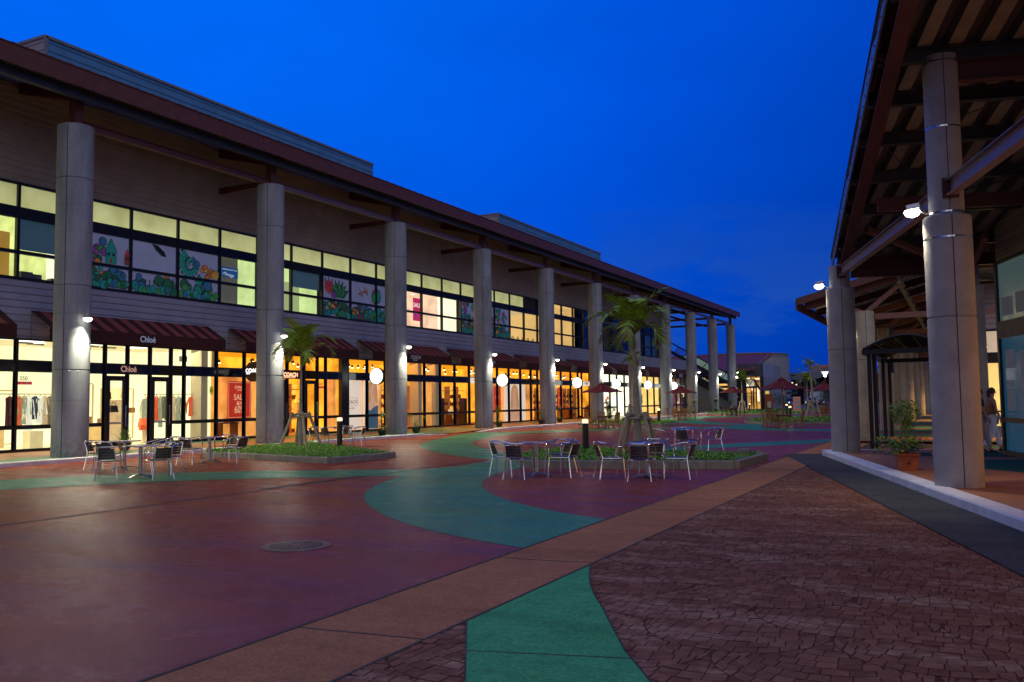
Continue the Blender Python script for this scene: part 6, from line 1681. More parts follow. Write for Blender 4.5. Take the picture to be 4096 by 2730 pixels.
for i in (0,1,2):
    y = 34.3+9.05*i
    flood(0, (KX-.42,y,4.0), PI, 'glowing floodlight on the '+['first','second','third'][i]+' column of the covered walkway', 'floodlights on the right hand columns', 1)
    spot((KX-.46,y,3.9), (-.30,0,-1), 110, size=120); spot((KX-.46,y-.04,3.86), (.32,-.08,-1), 10, size=70, rad=.03)
# arched shelter between pavilion and colonnade
ac = thing('arched_shelter', 'black steel shelter with a curved ribbed roof standing between pavilion and colonnade', 'shelter', (-2.6,29.4,0), world=True)
ax0, ax1, yf, yb2 = -2.72,-.25,29.4,37.5
zc = lambda x: 3.10+.42*math.sin(PI*(x-ax0)/(ax1-ax0))
for (x, y) in ((-2.55,29.55),(-2.47,30.4),(-2.5,34.3),(-2.5,37.3),(-.4,29.55),(-.4,34.3),(-.4,37.3)):
    b = MB(); b.box((x-.06,y-.06,0),(x+.06,y+.06,3.0)); b.build('post', black_m, ac)
b = MB()
for (p, q, w_, h) in (((ax0,yf,3.04),(ax1,yf,3.04),.08,.15),((ax0,yb2,3.04),(ax1,yb2,3.04),.08,.15)): b = MB(); b.beam(p,q,w_,h); b.build('crossbeam', black_m, ac)
b = MB(); b.beam((ax0+.02,yf,3.02),(ax0+.02,yb2,3.02),.10,.14); b.beam((ax1,yf,3.02),(ax1,yb2,3.02),.10,.14); b.build('side_rail', M('shelter_rail',(.10,.12,.10),.4), ac)
n = 14; b = MB()
for y in [yf+ (yb2-yf)*q/9 for q in range(10)]:
    b.tube([(ax0+(ax1-ax0)*i/n,y,zc(ax0+(ax1-ax0)*i/n)) for i in range(n+1)], .03 if y not in (yf,) else .05, 6)
b.build('arch_rib', black_m, ac)
b = MB()
for i in range(2,n,3):
    x = ax0+(ax1-ax0)*i/n; b.tube([(x,yf,zc(x)),(x,yb2,zc(x))], .016, 5)
b.build('roof_bar', M('shelter_bar',(.12,.13,.10),.5), ac)
b = MB()
for i in range(n):
    xa = ax0+(ax1-ax0)*i/n; xb = ax0+(ax1-ax0)*(i+1)/n; b.poly([(xa,yf,zc(xa)+.035),(xa,yb2,zc(xa)+.035),(xb,yb2,zc(xb)+.035),(xb,yf,zc(xb)+.035)])
b.build('roof_panel', M('smoked_panel',(.02,.022,.02),.25), ac)
b = MB()
for q in range(7): b.box((-2.52+q*.0,38.2+q*.12,2.6),(-2.44,38.24+q*.12,4.4))
b.build('louvre', steel_d, ac)

# white sided shop behind the pavilion
ws = thing('white_sided_shop', 'white clapboard shop end wall with a glowing yellow window behind the walking woman', 'building', (.9,39,0), world=True)
b = MB(); b.box((.55,39,4.18),(7,39.3,6.02)); b.build('wall', side_white, ws)
b = MB(); b.box((.50,38.97,6.02),(7,39.35,6.10)); b.box((.55,38.93,2.88),(7,39.0,3.30)); b.box((.55,38.9,4.12),(7,39.0,4.19)); b.build('trim', M('bronze_frame',(.035,.022,.018),.4), ws)
b = MB(); b.poly([(.55,38.98,3.30),(7,38.98,3.30),(7,38.98,4.12),(.55,38.98,4.12)]); b.build('upper_panel', EM('panel_peach',(.80,.60,.42),.62,.2), ws)
b = MB(); b.poly([(.55,38.98,.45),(7,38.98,.45),(7,38.98,2.88),(.55,38.98,2.88)]); b.build('window', EM('window_amber',(1.0,.66,.20),1.05,.25,1.2), ws)
b = MB(); b.box((.55,38.85,.1),(7,39,.45)); b.build('plinth', M('plinth_stone',(.35,.27,.22),.6), ws)
b = MB(); b.box((1.45,38.92,.45),(1.55,38.98,2.88)); b.box((.55,38.94,.98),(7,38.98,1.04)); b.build('mullion', M('bronze_frame',(.035,.022,.018),.4), ws)
# amber wash from the shops onto the walkway
for (x, y, z, e_) in ((1.0,31.5,2.9,60),(.6,36.2,3.2,60),(.3,48,3.2,110),(.3,62,3.2,140),(.3,78,3.2,160)):
    l = bpy.data.lights.new('shop_window_light','AREA'); l.energy = e_*.8; l.color = (1,.55,.16); l.size = 1.6; l.shape = 'SQUARE'; o = bpy.data.objects.new('shop_window_light', l); COL.objects.link(o); o.location = (x+1.2,y,z); o.rotation_euler = V3((.7,0,1)).to_track_quat('Z','Y').to_euler(); l.spread = math.radians(88)

# light that the lit shops throw over the arcade walkway
for (y, c_, e_, sy) in ((14,(1,.9,.6),90,6),(23,(1,.9,.6),130,8),(31.5,(1,.42,.06),95,7),(45,(1,.42,.06),130,12),(61,(1,.42,.06),130,14),(77,(1,.93,.65),110,7),(85,(1,.7,.3),80,6)):
    l = bpy.data.lights.new('shop_ceiling_light','AREA'); l.energy = e_*3.2; l.spread = math.radians(140); l.color = c_; l.shape = 'RECTANGLE'; l.size = sy; l.size_y = 1.0; o = bpy.data.objects.new('shop_ceiling_light', l); COL.objects.link(o); o.location = (WX-.95,y,3.86); o.rotation_euler = V3((-.20,0,1)).to_track_quat('Z','Y').to_euler()

# ------------------------------------------------------------------ far end: escalator, tiled shop, tank, deck, cars
es = thing('escalator', 'covered escalator with sloping lit glass roof and dark balustrade behind the last columns', 'escalator', (-26,110.5,0), world=True)
ex0, ez0, ex1, ez1 = -33.4, 5.9, -25.4, 1.25
sl_ = (ez1-ez0)/(ex1-ex0)
ey = 110.3
Z_ = lambda x: ez0+(x-ex0)*sl_
b = MB(); b.add([(ex0,ey,0),(ex1+2,ey,0),(ex1+2,ey,.3),(ex1+.4,ey,Z_(ex1)-.35),(ex0,ey,Z_(ex0)-.3)], [(0,1,2,3,4)]); b.build('concrete_wedge', M('wedge_concrete',(.34,.33,.22),.8), es)
b = MB(); b.add([(ex0,ey-.1,Z_(ex0)-.35),(ex1+.6,ey-.1,Z_(ex1+.6)-.3),(ex1+.6,ey-.1,Z_(ex1+.6)+.85),(ex0,ey-.1,Z_(ex0)+.75)], [(0,1,2,3)]); b.build('balustrade', M('balustrade_dark',(.02,.03,.025),.4), es)
b = MB(); b.tube([(ex0,ey-.15,Z_(ex0)+.8),(ex1+.6,ey-.15,Z_(ex1+.6)+.9)], .07, 6); b.build('handrail', M('handrail_lit',(.6,.55,.4),.3,es=.25), es)
b = MB(); b.beam((ex0-.5,ey-.05,Z_(ex0-.5)+3.15),(ex1,ey-.05,Z_(ex1)+3.15),.16,.16); b.beam((ex0,ey-.05,Z_(ex0)+1.95),(ex1+.3,ey-.05,Z_(ex1)+1.85),.2,.40)
for q in range(7): x = ex0+.5+q*1.2; b.beam((x,ey-.06,Z_(x)+1.9),(x+.75,ey-.06,Z_(x+.75)+3.1),.07,.07)
b.build('canopy_frame', steel_d, es)
gl_ = EM('canopy_glass_lit', (.30,.42,.36), .42, .45, .8)
for q in range(6):
    x = ex0+.5+q*1.2; b = MB(); b.poly([(x,ey,Z_(x)+1.95),(x+1.15,ey,Z_(x+1.15)+1.95),(x+1.9,ey,Z_(x+1.9)+3.1),(x+.75,ey,Z_(x+.75)+3.1)]); b.build('canopy_panel', gl_ if q > 0 else glass_t, es)
    if q % 2 == 1 or q == 5:
        b = MB(); b.disc((x+1.05,ey-.08,Z_(x+1.05)+2.45), .42, 'y', 14, .13); b.build('canopy_lamp', EM('canopy_lamp',(.95,1,.8),3.5), es)
b = MB(); b.box((-36,104,4.0),(ex0,109,6.0)); b.build('landing', side_main, es)
gu = thing('escalator_shop', 'dark fronted shop with GUCCI lettering and amber louvres under the escalator', 'shop', (-30,114,0), world=True)
b = MB(); b.box((-34,113.6,0),(-24.5,114,4.6)); b.build('wall', black_m, gu)
b = MB()
for (x0,x1,z0,z1) in ((-32,-29.7,4.15,4.35),(-30.6,-28.9,3.3,3.5),(-30.6,-28.9,2.9,3.1),(-28.4,-26.0,3.3,3.55),(-28.4,-25.6,2.75,3.0),(-28.4,-25.6,2.35,2.55),(-28.2,-27.7,.9,1.9),(-27.4,-26.0,.8,1.7),(-27.4,-26.2,2.0,2.15)): b.box((x0,113.5,z0),(x1,113.6,z1))
b.build('lit_louvre', EM('louvre_amber',(1,.55,.12),.95,.3,1), gu)
text('GUCCI', 'lettering', (-31.2,113.45,3.65), .72, M('sign_taupe',(.35,.28,.2),.5,es=.22), 'y', gu, sx=1.1, bold=.01)

hs = thing('tiled_roof_shop', 'far shop with a red ribbed tile roof, dark siding and bright amber windows', 'building', (-25,125,0), world=True)
b = MB(); n = 40; xl, xr_ = -44, -25.7
for i in range(n):
    xa = xl+(xr_-xl)*i/n; w_ = (xr_-xl)/n; sk = 1.35
    b.add([(xa-sk*0+0,123.6,5.6),(xa+w_*.5,123.6,5.72),(xa+w_,123.6,5.6),(xa+sk*.9,131,8.05),(xa+w_*.5+sk*.9,131,8.17),(xa+w_+sk*.9,131,8.05)],[(0,1,4,3),(1,2,5,4)])
b.build('roof', M('roof_tile',(.16,.035,.06),.45, var=.25, vs=2), hs)
b = MB(); b.beam((xr_,123.6,5.55),(xr_+1.2,131,7.95),.2,.4); b.beam((xl,123.55,5.55),(xr_,123.55,5.55),.1,.16); b.beam((xl+1.2,131,8.1),(xr_+1.2,131,8.1),.3,.25); b.build('verge', M('verge_brown',(.22,.10,.07),.6), hs)
b = MB(); b.box((-44,124.6,0),(-28,125,5.6)); b.box((-28,124.4,4.6),(-24.6,125,6.44)); b.poly([(-26,125.2,6.4),(-24.62,125.2,6.4),(-24.62,131,7.6),(-25,131,7.9)]); b.build('wall', side_dark, hs)
b = MB(); b.poly([(-24.6,124.4,4.6),(-24.6,133,4.6),(-24.6,133,6.44),(-24.6,124.4,6.44)]); b.build('side_wall', side_main, hs)
b = MB(); b.poly([(-24.6,133,.0),(-24.6,139,0),(-24.6,139,6.44),(-24.6,133,6.44)]); b.poly([(-24.6,125,.0),(-24.6,133,0),(-24.6,133,4.6),(-24.6,125,4.6)]); b.build('blue_wall', M('pale_blue_wall',(.25,.28,.33),.6), hs)
b = MB(); b.box((-28,124.9,0),(-24.9,125.1,4.6)); b.build('lit_front', EM('front_amber',(1,.50,.10),.62,.55,.7), hs)
b = MB()
for x in (-28,-27.3,-26.2,-25.5,-24.9): b.box((x-.06,124.7,0),(x+.06,124.88,4.6))
b.box((-28,124.7,3.9),(-24.6,124.86,4.0)); b.box((-28,124.7,2.3),(-24.6,124.86,2.42)); b.box((-24.75,124.5,0),(-24.5,124.9,4.6)); b.build('mullion', frame_m, hs)
b = MB(); b.disc((-26.9,124.6,1.4), .9, 'y', 18, .32); b.build('round_window', EM('porthole_amber',(1,.45,.08),.6,.4), hs)
for (x, z, w_, h) in ((-25.2,1.2,.25,1.9),(-26.0,2.7,.2,.9),(-25.3,4.25,.6,.15),(-26.6,4.3,.6,.12)):
    b = MB(); b.box((x-w_/2,124.5,z),(x+w_/2,124.6,z+h)); b.build('lit_sign', EM('sign_glow_pink',(1,.8,.6),1.6), hs)
pc = thing('glass_porch', 'small glass porch with a sloping lit roof at the foot of the escalator', 'porch', (-26,118,0), world=True)
b = MB(); b.beam((-27.2,117.6,3.1),(-23.9,117.6,3.1),.25,.26); b.beam((-24.4,118,4.1),(-23.6,117.4,2.9),.2,.2); b.beam((-26.6,118.2,4.08),(-24.4,118.2,4.08),.1,.1)
for x in (-26.9,-25.9,-25.0,-24.3): b.beam((x,117.55,3.2),(x+.45,118.1,4.05),.08,.08)
b.box((-24.5,117.5,0),(-24.35,117.7,3.1)); b.box((-27.1,117.5,0),(-26.95,117.7,3.1)); b.build('frame', steel_d, pc)
b = MB(); b.poly([(-27.1,117.6,3.2),(-24.3,117.6,3.2),(-24.5,118.15,4.05),(-26.6,118.15,4.05)]); b.build('glass_roof', EM('porch_glass_lit',(.55,.52,.36),.85,.4,1.2), pc)
b = MB(); b.add([(-25.7,117.5,3.25),(-24.95,117.5,3.25),(-25.4,117.9,3.95)],[(0,1,2)]); b.build('glass_glare', EM('porch_glare',(1,1,.8),3), pc)  # glowing triangle stands in for glare on the porch glass
lk = thing('locker_cabinet', 'pair of white and light blue lockers under the glass porch', 'locker', (-25.6,117,0), world=True)
for q in range(2):
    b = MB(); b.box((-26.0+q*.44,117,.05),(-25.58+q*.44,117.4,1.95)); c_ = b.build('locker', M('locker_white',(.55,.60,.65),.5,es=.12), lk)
    b = MB(); b.box((-25.98+q*.44,116.98,1.35),(-25.60+q*.44,117.0,1.62)); b.build('blue_band', M('locker_blue',(.08,.35,.6),.5,es=.15), c_)
b = MB(); b.box((-26.05,116.9,1.95),(-25.1,117.45,2.02)); b.build('top', black_m, lk)
t_ = thing('notice_board', 'red brown notice board with a yellow crest and a white box', 'notice board', (-21.4,112,0), world=True)
b = MB(); b.box((-21.9,112,.1),(-20.9,112.1,2.1)); b.build('board', M('board_red_brown',(.30,.07,.02),.6,es=.04), t_)
b = MB(); b.box((-21.8,111.95,2.15),(-21.35,112.0,2.5)); b.build('crest', EM('crest_yellow',(.9,.55,.05),.8), t_); b = MB(); b.box((-21.55,111.8,.45),(-21.15,111.95,1.2)); b.build('white_box', M('box_cream',(.5,.48,.38),.6,es=.05), t_)
t_ = thing('poster_stand', 'pink and blue poster stand right of the tall umbrella pole', 'poster stand', (-17,108,0), world=True)
b = MB(); b.box((-17.7,107,.05),(-16.85,107.05,1.75)); b.build('panel', M('stand_pink',(.55,.25,.20),.6,var=.3,vs=2,es=.08), t_)
b = MB(); b.box((-17.3,106.96,1.0),(-16.95,107,1.2)); b.box((-17.3,106.96,.45),(-16.95,107,.7)); b.build('print', M('stand_blue',(.05,.40,.5),.6,es=.08), t_)
t_ = thing('signpost', 'dark blue direction post with two white lettered arms', 'signpost', (-12.4,70,0), world=True)
b = MB(); b.tube([(-12.35,70,0),(-12.35,70,2.6)], .06, 8); b.build('pole', M('post_blue',(.015,.02,.06),.4), t_)
b = MB(); b.box((-12.2,69.95,2.2),(-11.2,70.0,2.45)); b.box((-12.2,69.95,1.9),(-11.2,70.0,2.12)); b.build('arm', M('post_blue',(.015,.02,.06),.4), t_)
text('ﾄｲﾚ', 'lettering', (-12.1,69.94,2.24), .2, white_m, 'y', t_); text('CO', 'lettering', (-12.35,69.93,1.93), .2, white_m, 'y', t_)
# tank like curved building
tk = thing('round_building', 'large grey ribbed round building behind the tiled shop', 'building', (-38,172,0), world=True)
b = MB(); b.lathe([(9.2,0),(9.2,9.1)], (-38.2,172,0), 64); b.build('drum', siding('drum_siding',(.30,.30,.33),.42,dark=.55), tk, True)
b = MB(); b.lathe([(9.05,9.1),(9.05,9.9)], (-38.2,172,0), 64); b.lathe([(9.2,9.85),(9.2,9.98)], (-38.2,172,0), 64); b.build('parapet', M('parapet_grey',(.22,.22,.25),.6), tk, True)
# elevated deck, pink building, cars
dk_ = thing('elevated_deck', 'raised road deck with a wire fence crossing the far background', 'bridge', (-26,182,0), world=True)
b = MB(); b.box((-31,180,6.1),(20,190,6.55)); b.build('deck', M('deck_blue_grey',(.16,.18,.22),.7), dk_)
b = MB()
for x in (-28,-23,-17,-10,-3): b.box((x,182,0),(x+.8,183,6.1))
b.build('pier', M('pier_grey',(.15,.15,.16),.8), dk_)
b = MB()
for q in range(24): b.box((-31+q*2,180,6.55),(-30.92+q*2,180.08,7.9))
for z in (7.9,7.3,6.9): b.box((-31,180,z),(17,180.06,z+.05))
b.build('fence', M('fence_grey',(.10,.11,.13),.5), dk_)
b = MB(); b.add([(-28.8,179,6.2),(-22.5,179,6.2),(-25.5,179,5.0),(-28.8,179,4.6)],[(0,1,2,3)]); b.add([(-30.5,178,5.2),(-26,178,4.9),(-24.5,178,5.9),(-30.5,178,5.8)],[(0,1,2,3)]); b.build('stair_flight', M('deck_blue_grey',(.16,.18,.22),.7), dk_)
b = MB(); b.box((-31,186,0),(20,187,6.1)); b.build('deck_shade_slab', M('under_deck_dark',(.03,.03,.04),.9), dk_)  # dark slab stands in for the shade below the deck
pk = thing('pink_building', 'pale pink building with a green tulip mark above the raised deck', 'building', (-23,200,0), world=True)
b = MB(); b.box((-29.2,200,5),(-20,204,8.6)); b.build('wall', M('pink_wall',(.42,.20,.17),.7,es=.02), pk)
b = MB(); b.box((-29,199.9,6.9),(-27.3,200,8.4)); b.box((-28.6,199.8,6.2),(-27.9,199.9,7.3)); b.build('louvre', M('pale_louvre',(.25,.22,.25),.6), pk)
b = MB()
for s_ in (-1,1): b.add([(-26.0,199.8,7.2),(-26.0+s_*.35,199.8,7.35),(-26.0+s_*.8,199.8,8.2),(-26.0+s_*.25,199.8,7.9)],[(0,1,2,3)])
b.build('tulip_mark', M('tulip_green',(.02,.20,.10),.6,es=.03), pk)
b = MB(); b.disc((-26.0,199.75,8.1), .22, 'y', 10); b.build('bud', M('tulip_red',(.5,.05,.05),.6,es=.05), pk)
b = MB(); 
for x in (-24.9,-23.6): b.box((x,199.8,7.3),(x+.2,199.85,8.3)); b.box((x-.3,199.8,8.0),(x+.7,199.85,8.12)); b.box((x-.3,199.8,7.5),(x+.7,199.85,7.62)); b.box((x+.5,199.8,7.3),(x+.65,199.85,8.0))
b.build('sign_strokes', M('stroke_white',(.5,.42,.42),.6,es=.04), pk)
b = MB(); b.poly([(-60,135,.06),(40,135,.06),(40,186,.35),(-60,186,.35)]); struct(b.build('car_park', p_far))
def car(x, y, z, rz_, paintc, label):
    t_ = thing('parked_car', label, 'car', (x,y,z), rz_, 'cars in the far car park')
    n = 12; prof = [(-2.1,.35),(-2.12,.75),(-1.9,.92),(-1.1,1.02),(-.5,1.42),(.7,1.46),(1.5,1.05),(2.0,.95),(2.12,.6),(2.1,.3)]
    m_ = M('car_'+label.split()[0], paintc, .2, var=.1)
    b = MB()
    w_ = .86
    L_ = [(-w_*(.82 if zz > 1.1 else 1), yy, zz) for yy, zz in prof]; R_ = [(w_*(.82 if zz > 1.1 else 1), yy, zz) for yy, zz in prof]
    vs = L_+R_; k_ = len(prof)
    b.add(vs, [(i,i+1,i+1+k_,i+k_) for i in range(k_-1)]+[tuple(range(k_-1,-1,-1)),tuple(range(k_,2*k_)),(0,k_,2*k_-1,k_-1)]); b.build('body', m_, t_, bevel=.05)
    b = MB(); b.add([(-.66,-1.12,1.04),(.66,-1.12,1.04),(.62,-.56,1.385),(-.62,-.56,1.385)],[(0,1,2,3)]); b.build('windscreen', gloss_blue, t_).location = (0,-.02,.02)
    for s_ in (-1,1):
        b = MB(); b.lathe([(.11,-.03),(.12,.03)], (0,0,0), 10); o = b.build('headlight', EM('car_light',(.8,.85,1),1.2), t_); o.location = (s_*.62,-2.11,.68); o.rotation_euler = (PI/2,0,0)
        for yy in (-1.3,1.3):
            b = MB(); b.lathe([(.31,-.1),(.31,.1)], (0,0,0), 16); o = b.build('wheel', black_m, t_); o.location = (s_*.80,yy,.31); o.rotation_euler = (0,PI/2,0)
    b = MB(); b.box((-.25,-2.16,.45),(.25,-2.12,.58)); b.build('number_plate', white_m, t_)
car(-22.4,152,.18,.1,(.03,.06,.16),'blue hatchback facing the plaza in the middle of the far car park')
car(-25.6,153,.18,.3,(.02,.03,.07),'navy car half hidden by planting at the left of the far car park')
car(-18.8,153,.18,-.4,(.22,.02,.03),'red car beside the young palm in the far car park')
car(-16.4,154,.18,-.5,(.05,.09,.18),'grey car with glinting lights right of the red car')
t_ = thing('van', 'white van with a pale box body behind the blue hatchback', 'van', (-23.4,166,.25), 0, 'cars in the far car park')
b = MB(); b.box((-.9,-1.2,.9),(.9,2.5,2.4)); b.build('box_body', M('van_white',(.55,.6,.65),.5), t_, bevel=.05); b = MB(); b.box((-.85,-2.2,.4),(.85,-1.2,1.6)); b.build('cab', M('van_white',(.55,.6,.65),.5), t_, bevel=.1)
for (x, y, z, c_, s_) in ((-26.5,160,4.2,(1,.75,.4),.16),(-25.8,160,3.9,(1,.9,.7),.13),(-24.4,162,2.9,(1,.05,.03),.12),(-23.9,162,2.95,(1,.05,.03),.10),(-15.6,165,4.6,(.9,1,1),.2)):
    b = MB(); b.lathe([(.0,-s_),(s_,0),(.0,s_)], (x,y,z), 8, False); tag(b.build('car_park_light', EM('cpl%d' % int(x*-10), c_, 5)), ('red' if c_[1] < .1 else 'warm white')+' point of light glinting in the far car park', 'light', 'lights in the far car park')
lp = thing('street_lamp', 'white glowing street lamp with a flared glass head right of the young palm', 'street lamp', (-12.45,95,0), world=True)
b = MB(); b.tube([(-12.45,95,0),(-12.45,95,3.85)], .06, 8); b.build('pole', steel_d, lp); b = MB(); b.lathe([(.14,3.85),(.36,4.25),(.34,4.27)], (-12.45,95,0), 14); b.build('head', EM('street_lamp_head',(.85,.95,1),1.4), lp, True); b = MB(); b.lathe([(.02,3.68),(.14,3.8),(.12,4.0)], (-12.45,95,0), 12); b.build('bulb', EM('street_bulb',(1,1,1),8), lp)
# background shrubs and trees
def shrub(x, y, z, w_, h, seed, label, n_=420, lf=.22, grp='dark shrubs round the far car park', cat='shrub', name='shrub'):
    r = random.Random(seed); t_ = thing(name, label, cat, (x,y,z), 0, grp)
    b = MB(); b.tube([(0,0,0),(.05,0,h*.4),(0,.05,h*.7)], [.07,.05,.03], 6); b.build('stem', pole_w, t_)
    f = MB()
    for q in range(5):
        foliage(f, (r.uniform(-w_,w_)*.45, r.uniform(-w_,w_)*.3, h*r.uniform(.35,.8)), (w_*.45,w_*.4,h*.28), n_//5, r, lf)
    f.build('foliage', [leaf_d, leaf_d if 'dark' in label else leaf_c], t_)
spots_ = [(-24.3,125,1.6,2.0),(-22.8,128,1.6,2.2),(-17.2,128,2.0,2.4),(-15.2,124,2.0,3.4),(-13.6,120,2.0,3.6),(-12.4,112,1.6,3.0),(-19.0,140,1.8,4.2),(-14.6,140,2.2,5.0),(-11.5,130,2.4,4.8),(-26.2,138,1.6,3.0)]
for q, (x, y, w_, h) in enumerate(spots_): shrub(x, y, .05, w_, h, 100+q, 'dark leafy shrub at the edge of the far car park')
shrub(-3.9,122,.1,1.6,5.0,140,'small leafy tree glimpsed at the far end of the right colonnade',500,.2,None,'tree','tree')
# end of the colonnade
b = MB(); b.box((-6,140,0),(10,140.4,3.2)); tag(b.build('far_white_wall', M('far_white_wall',(.30,.32,.42),.7)), 'pale blue white wall closing the view through the right colonnade', 'wall')
b = MB(); b.box((-6,139.5,3.2),(10,140.3,3.5)); b.box((-6,139.5,1.2),(10,139.9,1.4)); tag(b.build('far_awning_strip', M('strip_maroon',(.2,.03,.04),.7)), 'thin maroon strip on the far pale wall behind the colonnade', 'awning')
t_ = thing('brazier', 'cluster of orange flame like lights on the ground at the end of the colonnade', 'lights', (-3.7,112,0), 0)
r = random.Random(2); b = MB()
for q in range(16): s_ = r.uniform(.08,.2); b.lathe([(.0,-s_*1.3),(s_,0),(.0,s_*1.5)], (r.uniform(-.7,.7),r.uniform(-.3,.3),.35+r.uniform(0,.5)), 7, False)
b.build('glow', EM('flame_glow',(1,.42,.05),5,.5,3), t_)
t_ = thing('litter_cart', 'small dark cart standing left of the orange lights down the colonnade', 'cart', (-4.2,100,.1), 0)
b = MB(); b.box((-.35,-.25,.2),(.35,.25,.95)); b.tube([(-.35,-.3,.95),(-.45,-.4,1.15),(.35,-.4,1.15),(.35,-.3,.95)], .03, 5); b.build('bin', M('cart_grey',(.10,.10,.09),.6), t_, bevel=.03)
for s_ in (-1,1): b = MB(); b.lathe([(.12,-.03),(.12,.03)], (0,0,0), 12); o = b.build('wheel', black_m, t_); o.location = (s_*.36,0,.12); o.rotation_euler = (0,PI/2,0)
# far hills and sky-line strip
b = MB(); pts = [(-300+q*20, 900, 6+5*math.sin(q*.7)+4*math.sin(q*1.9)) for q in range(32)]
for p, q in zip(pts[:-1], pts[1:]): b.poly([(p[0],900,-5),(q[0],900,-5),(q[0],900,q[2]),(p[0],900,p[2])])
struct(b.build('hills', M('hill_dark',(.01,.02,.025),.9)))
# ------------------------------------------------------------------ people
def skin_chain(name, pts, radii, edges, mat, parent, sub=2):
    """one continuous skinned surface over a joint graph"""
    me = bpy.data.meshes.new(name); me.from_pydata([tuple(p) for p in pts], edges, []); me.update()
    o = bpy.data.objects.new(name, me); COL.objects.link(o); me.materials.append(mat)
    o.modifiers.new('skin', 'SKIN'); 
    s = o.modifiers.new('sub', 'SUBSURF'); s.levels = sub; s.render_levels = sub
    for i, r in enumerate(radii):
        sv = me.skin_vertices[0].data[i]; rr_ = r if isinstance(r, tuple) else (r, r); sv.radius = rr_; sv.use_root = (i == 0)
    o.parent = parent
    return o
def person(loc, rz_, label, pose, top, legs, hair, group=None, bare=True):
    """faces +Y locally, 1.6 m; pose = dict of joints"""
    t_ = thing('person', label, 'person', loc, rz_, group)
    P = dict(pelvis=(0,0,.90), waist=(0,0,1.05), chest=(0,.01,1.25), neck=(0,.0,1.41), head0=(0,.02,1.47), head=(0,.03,1.56),
             shL=(-.17,0,1.36), shR=(.17,0,1.36), elL=(-.24,-.05,1.12), elR=(.23,.02,1.12), haL=(-.22,.06,.90), haR=(.22,.12,.90),
             hipL=(-.09,0,.86), hipR=(.09,0,.86), knL=(-.09,.14,.50), knR=(.09,-.02,.48), anL=(-.08,.22,.10), anR=(.09,-.30,.13), toL=(-.09,.36,.04), toR=(.10,-.20,.03))
    P.update(pose); N = list(P); I = {n: i for i, n in enumerate(N)}
    R_ = dict(pelvis=.12, waist=.10, chest=.125, neck=.050, head0=.06, head=.085, shL=.055, shR=.055, elL=.036, elR=.036, haL=.028, haR=.028, hipL=.085, hipR=.085, knL=.055, knR=.055, anL=.036, anR=.036, toL=.03, toR=.03)
    E_ = [('pelvis','waist'),('waist','chest'),('chest','neck'),('neck','head0'),('head0','head'),('chest','shL'),('chest','shR'),('shL','elL'),('shR','elR'),('elL','haL'),('elR','haR'),('pelvis','hipL'),('pelvis','hipR'),('hipL','knL'),('hipR','knR'),('knL','anL'),('knR','anR'),('anL','toL'),('anR','toR')]
    pts = [V3(P[n]) for n in N]; rad = [R_[n] for n in N]; ed = [(I[a],I[c]) for a, c in E_]
    # hands: palm and five fingers from each wrist
    for s_, h, e in ((-1,'haL','elL'),(1,'haR','elR')):
        w_ = V3(P[h]); d = (w_-V3(P[e])).normalized(); side = V3((0,1,0)).cross(d).normalized() if abs(d.y) < .9 else V3((1,0,0)); fwd = d.cross(side).normalized()
        pi = len(pts); pts.append(w_+d*.05); rad.append((.022,.03)); ed.append((I[h],pi))
        for q, (off, ln) in enumerate(((-.028,.055),(-.010,.07),(.010,.075),(.028,.062))):
            a = len(pts); pts.append(w_+d*.085+fwd*off); rad.append(.0095); ed.append((pi,a)); pts.append(w_+d*(.085+ln*.9)+fwd*off*1.1+side*(.02)); rad.append(.008); ed.append((a,a+1))
        a = len(pts); pts.append(w_+d*.05+fwd*.045); rad.append(.011); ed.append((pi,a)); pts.append(w_+d*.09+fwd*.062); rad.append(.009); ed.append((a,a+1))
    skin_chain('body', pts, rad, ed, skin_m, t_)
    hd = V3(P['head'])
    b = MB(); b.lathe([(.03,-.085),(.078,-.05),(.088,.0),(.082,.05),(.05,.09),(.01,.105)], hd+V3((0,-.012,.02)), 16); hb_ = b.build('hair', hair, t_, True)
    hb_.data.transform(Matrix.Translation((0,0,0)))
    b = MB(); b.tube([hd+V3((0,-.075,.05)),hd+V3((0,-.11,.0)),hd+V3((0,-.10,-.10)),hd+V3((0,-.09,-.16))], [.03,.045,.04,.015], 8); b.build('hair_tail', hair, t_, True)
    b = MB()
    for s_ in (-1,1): b.lathe([(.0,-.008),(.009,0),(.0,.008)], hd+V3((s_*.03,.083,.0)), 6, False)
    b.build('eye', black_m, t_)
    b = MB(); b.tube([hd+V3((0,.082,.012)),hd+V3((0,.102,-.02)),hd+V3((0,.085,-.028))], [.006,.011,.006], 6); b.build('nose', skin_m, t_)
    b = MB(); b.tube([hd+V3((-.02,.078,-.048)),hd+V3((0,.086,-.046)),hd+V3((.02,.078,-.048))], .006, 5); b.build('mouth', M('lips',(.4,.1,.08),.5), t_)
    for s_ in (-1,1): b = MB(); b.lathe([(.0,-.02),(.014,0),(.0,.02)], hd+V3((s_*.086,.0,-.005)), 6, False); b.build('ear', skin_m, t_)
    # clothing
    n_ = ['waist','chest','shL','shR']
    tp = [V3(P['pelvis'])+V3((0,0,.02)), V3(P['waist']), V3(P['chest']), V3(P['neck'])-V3((0,0,.04)), V3(P['shL']), V3(P['shR'])]
    ee = [(0,1),(1,2),(2,3),(2,4),(2,5)]; rd = [.14,.125,.142,.07,.066,.066]
    if not bare:
        tp += [V3(P['shL']).lerp(V3(P['elL']),.8), V3(P['shR']).lerp(V3(P['elR']),.8)]; ee += [(4,6),(5,7)]; rd += [.052,.052]
    skin_chain('top', tp, rd, ee, top, t_)
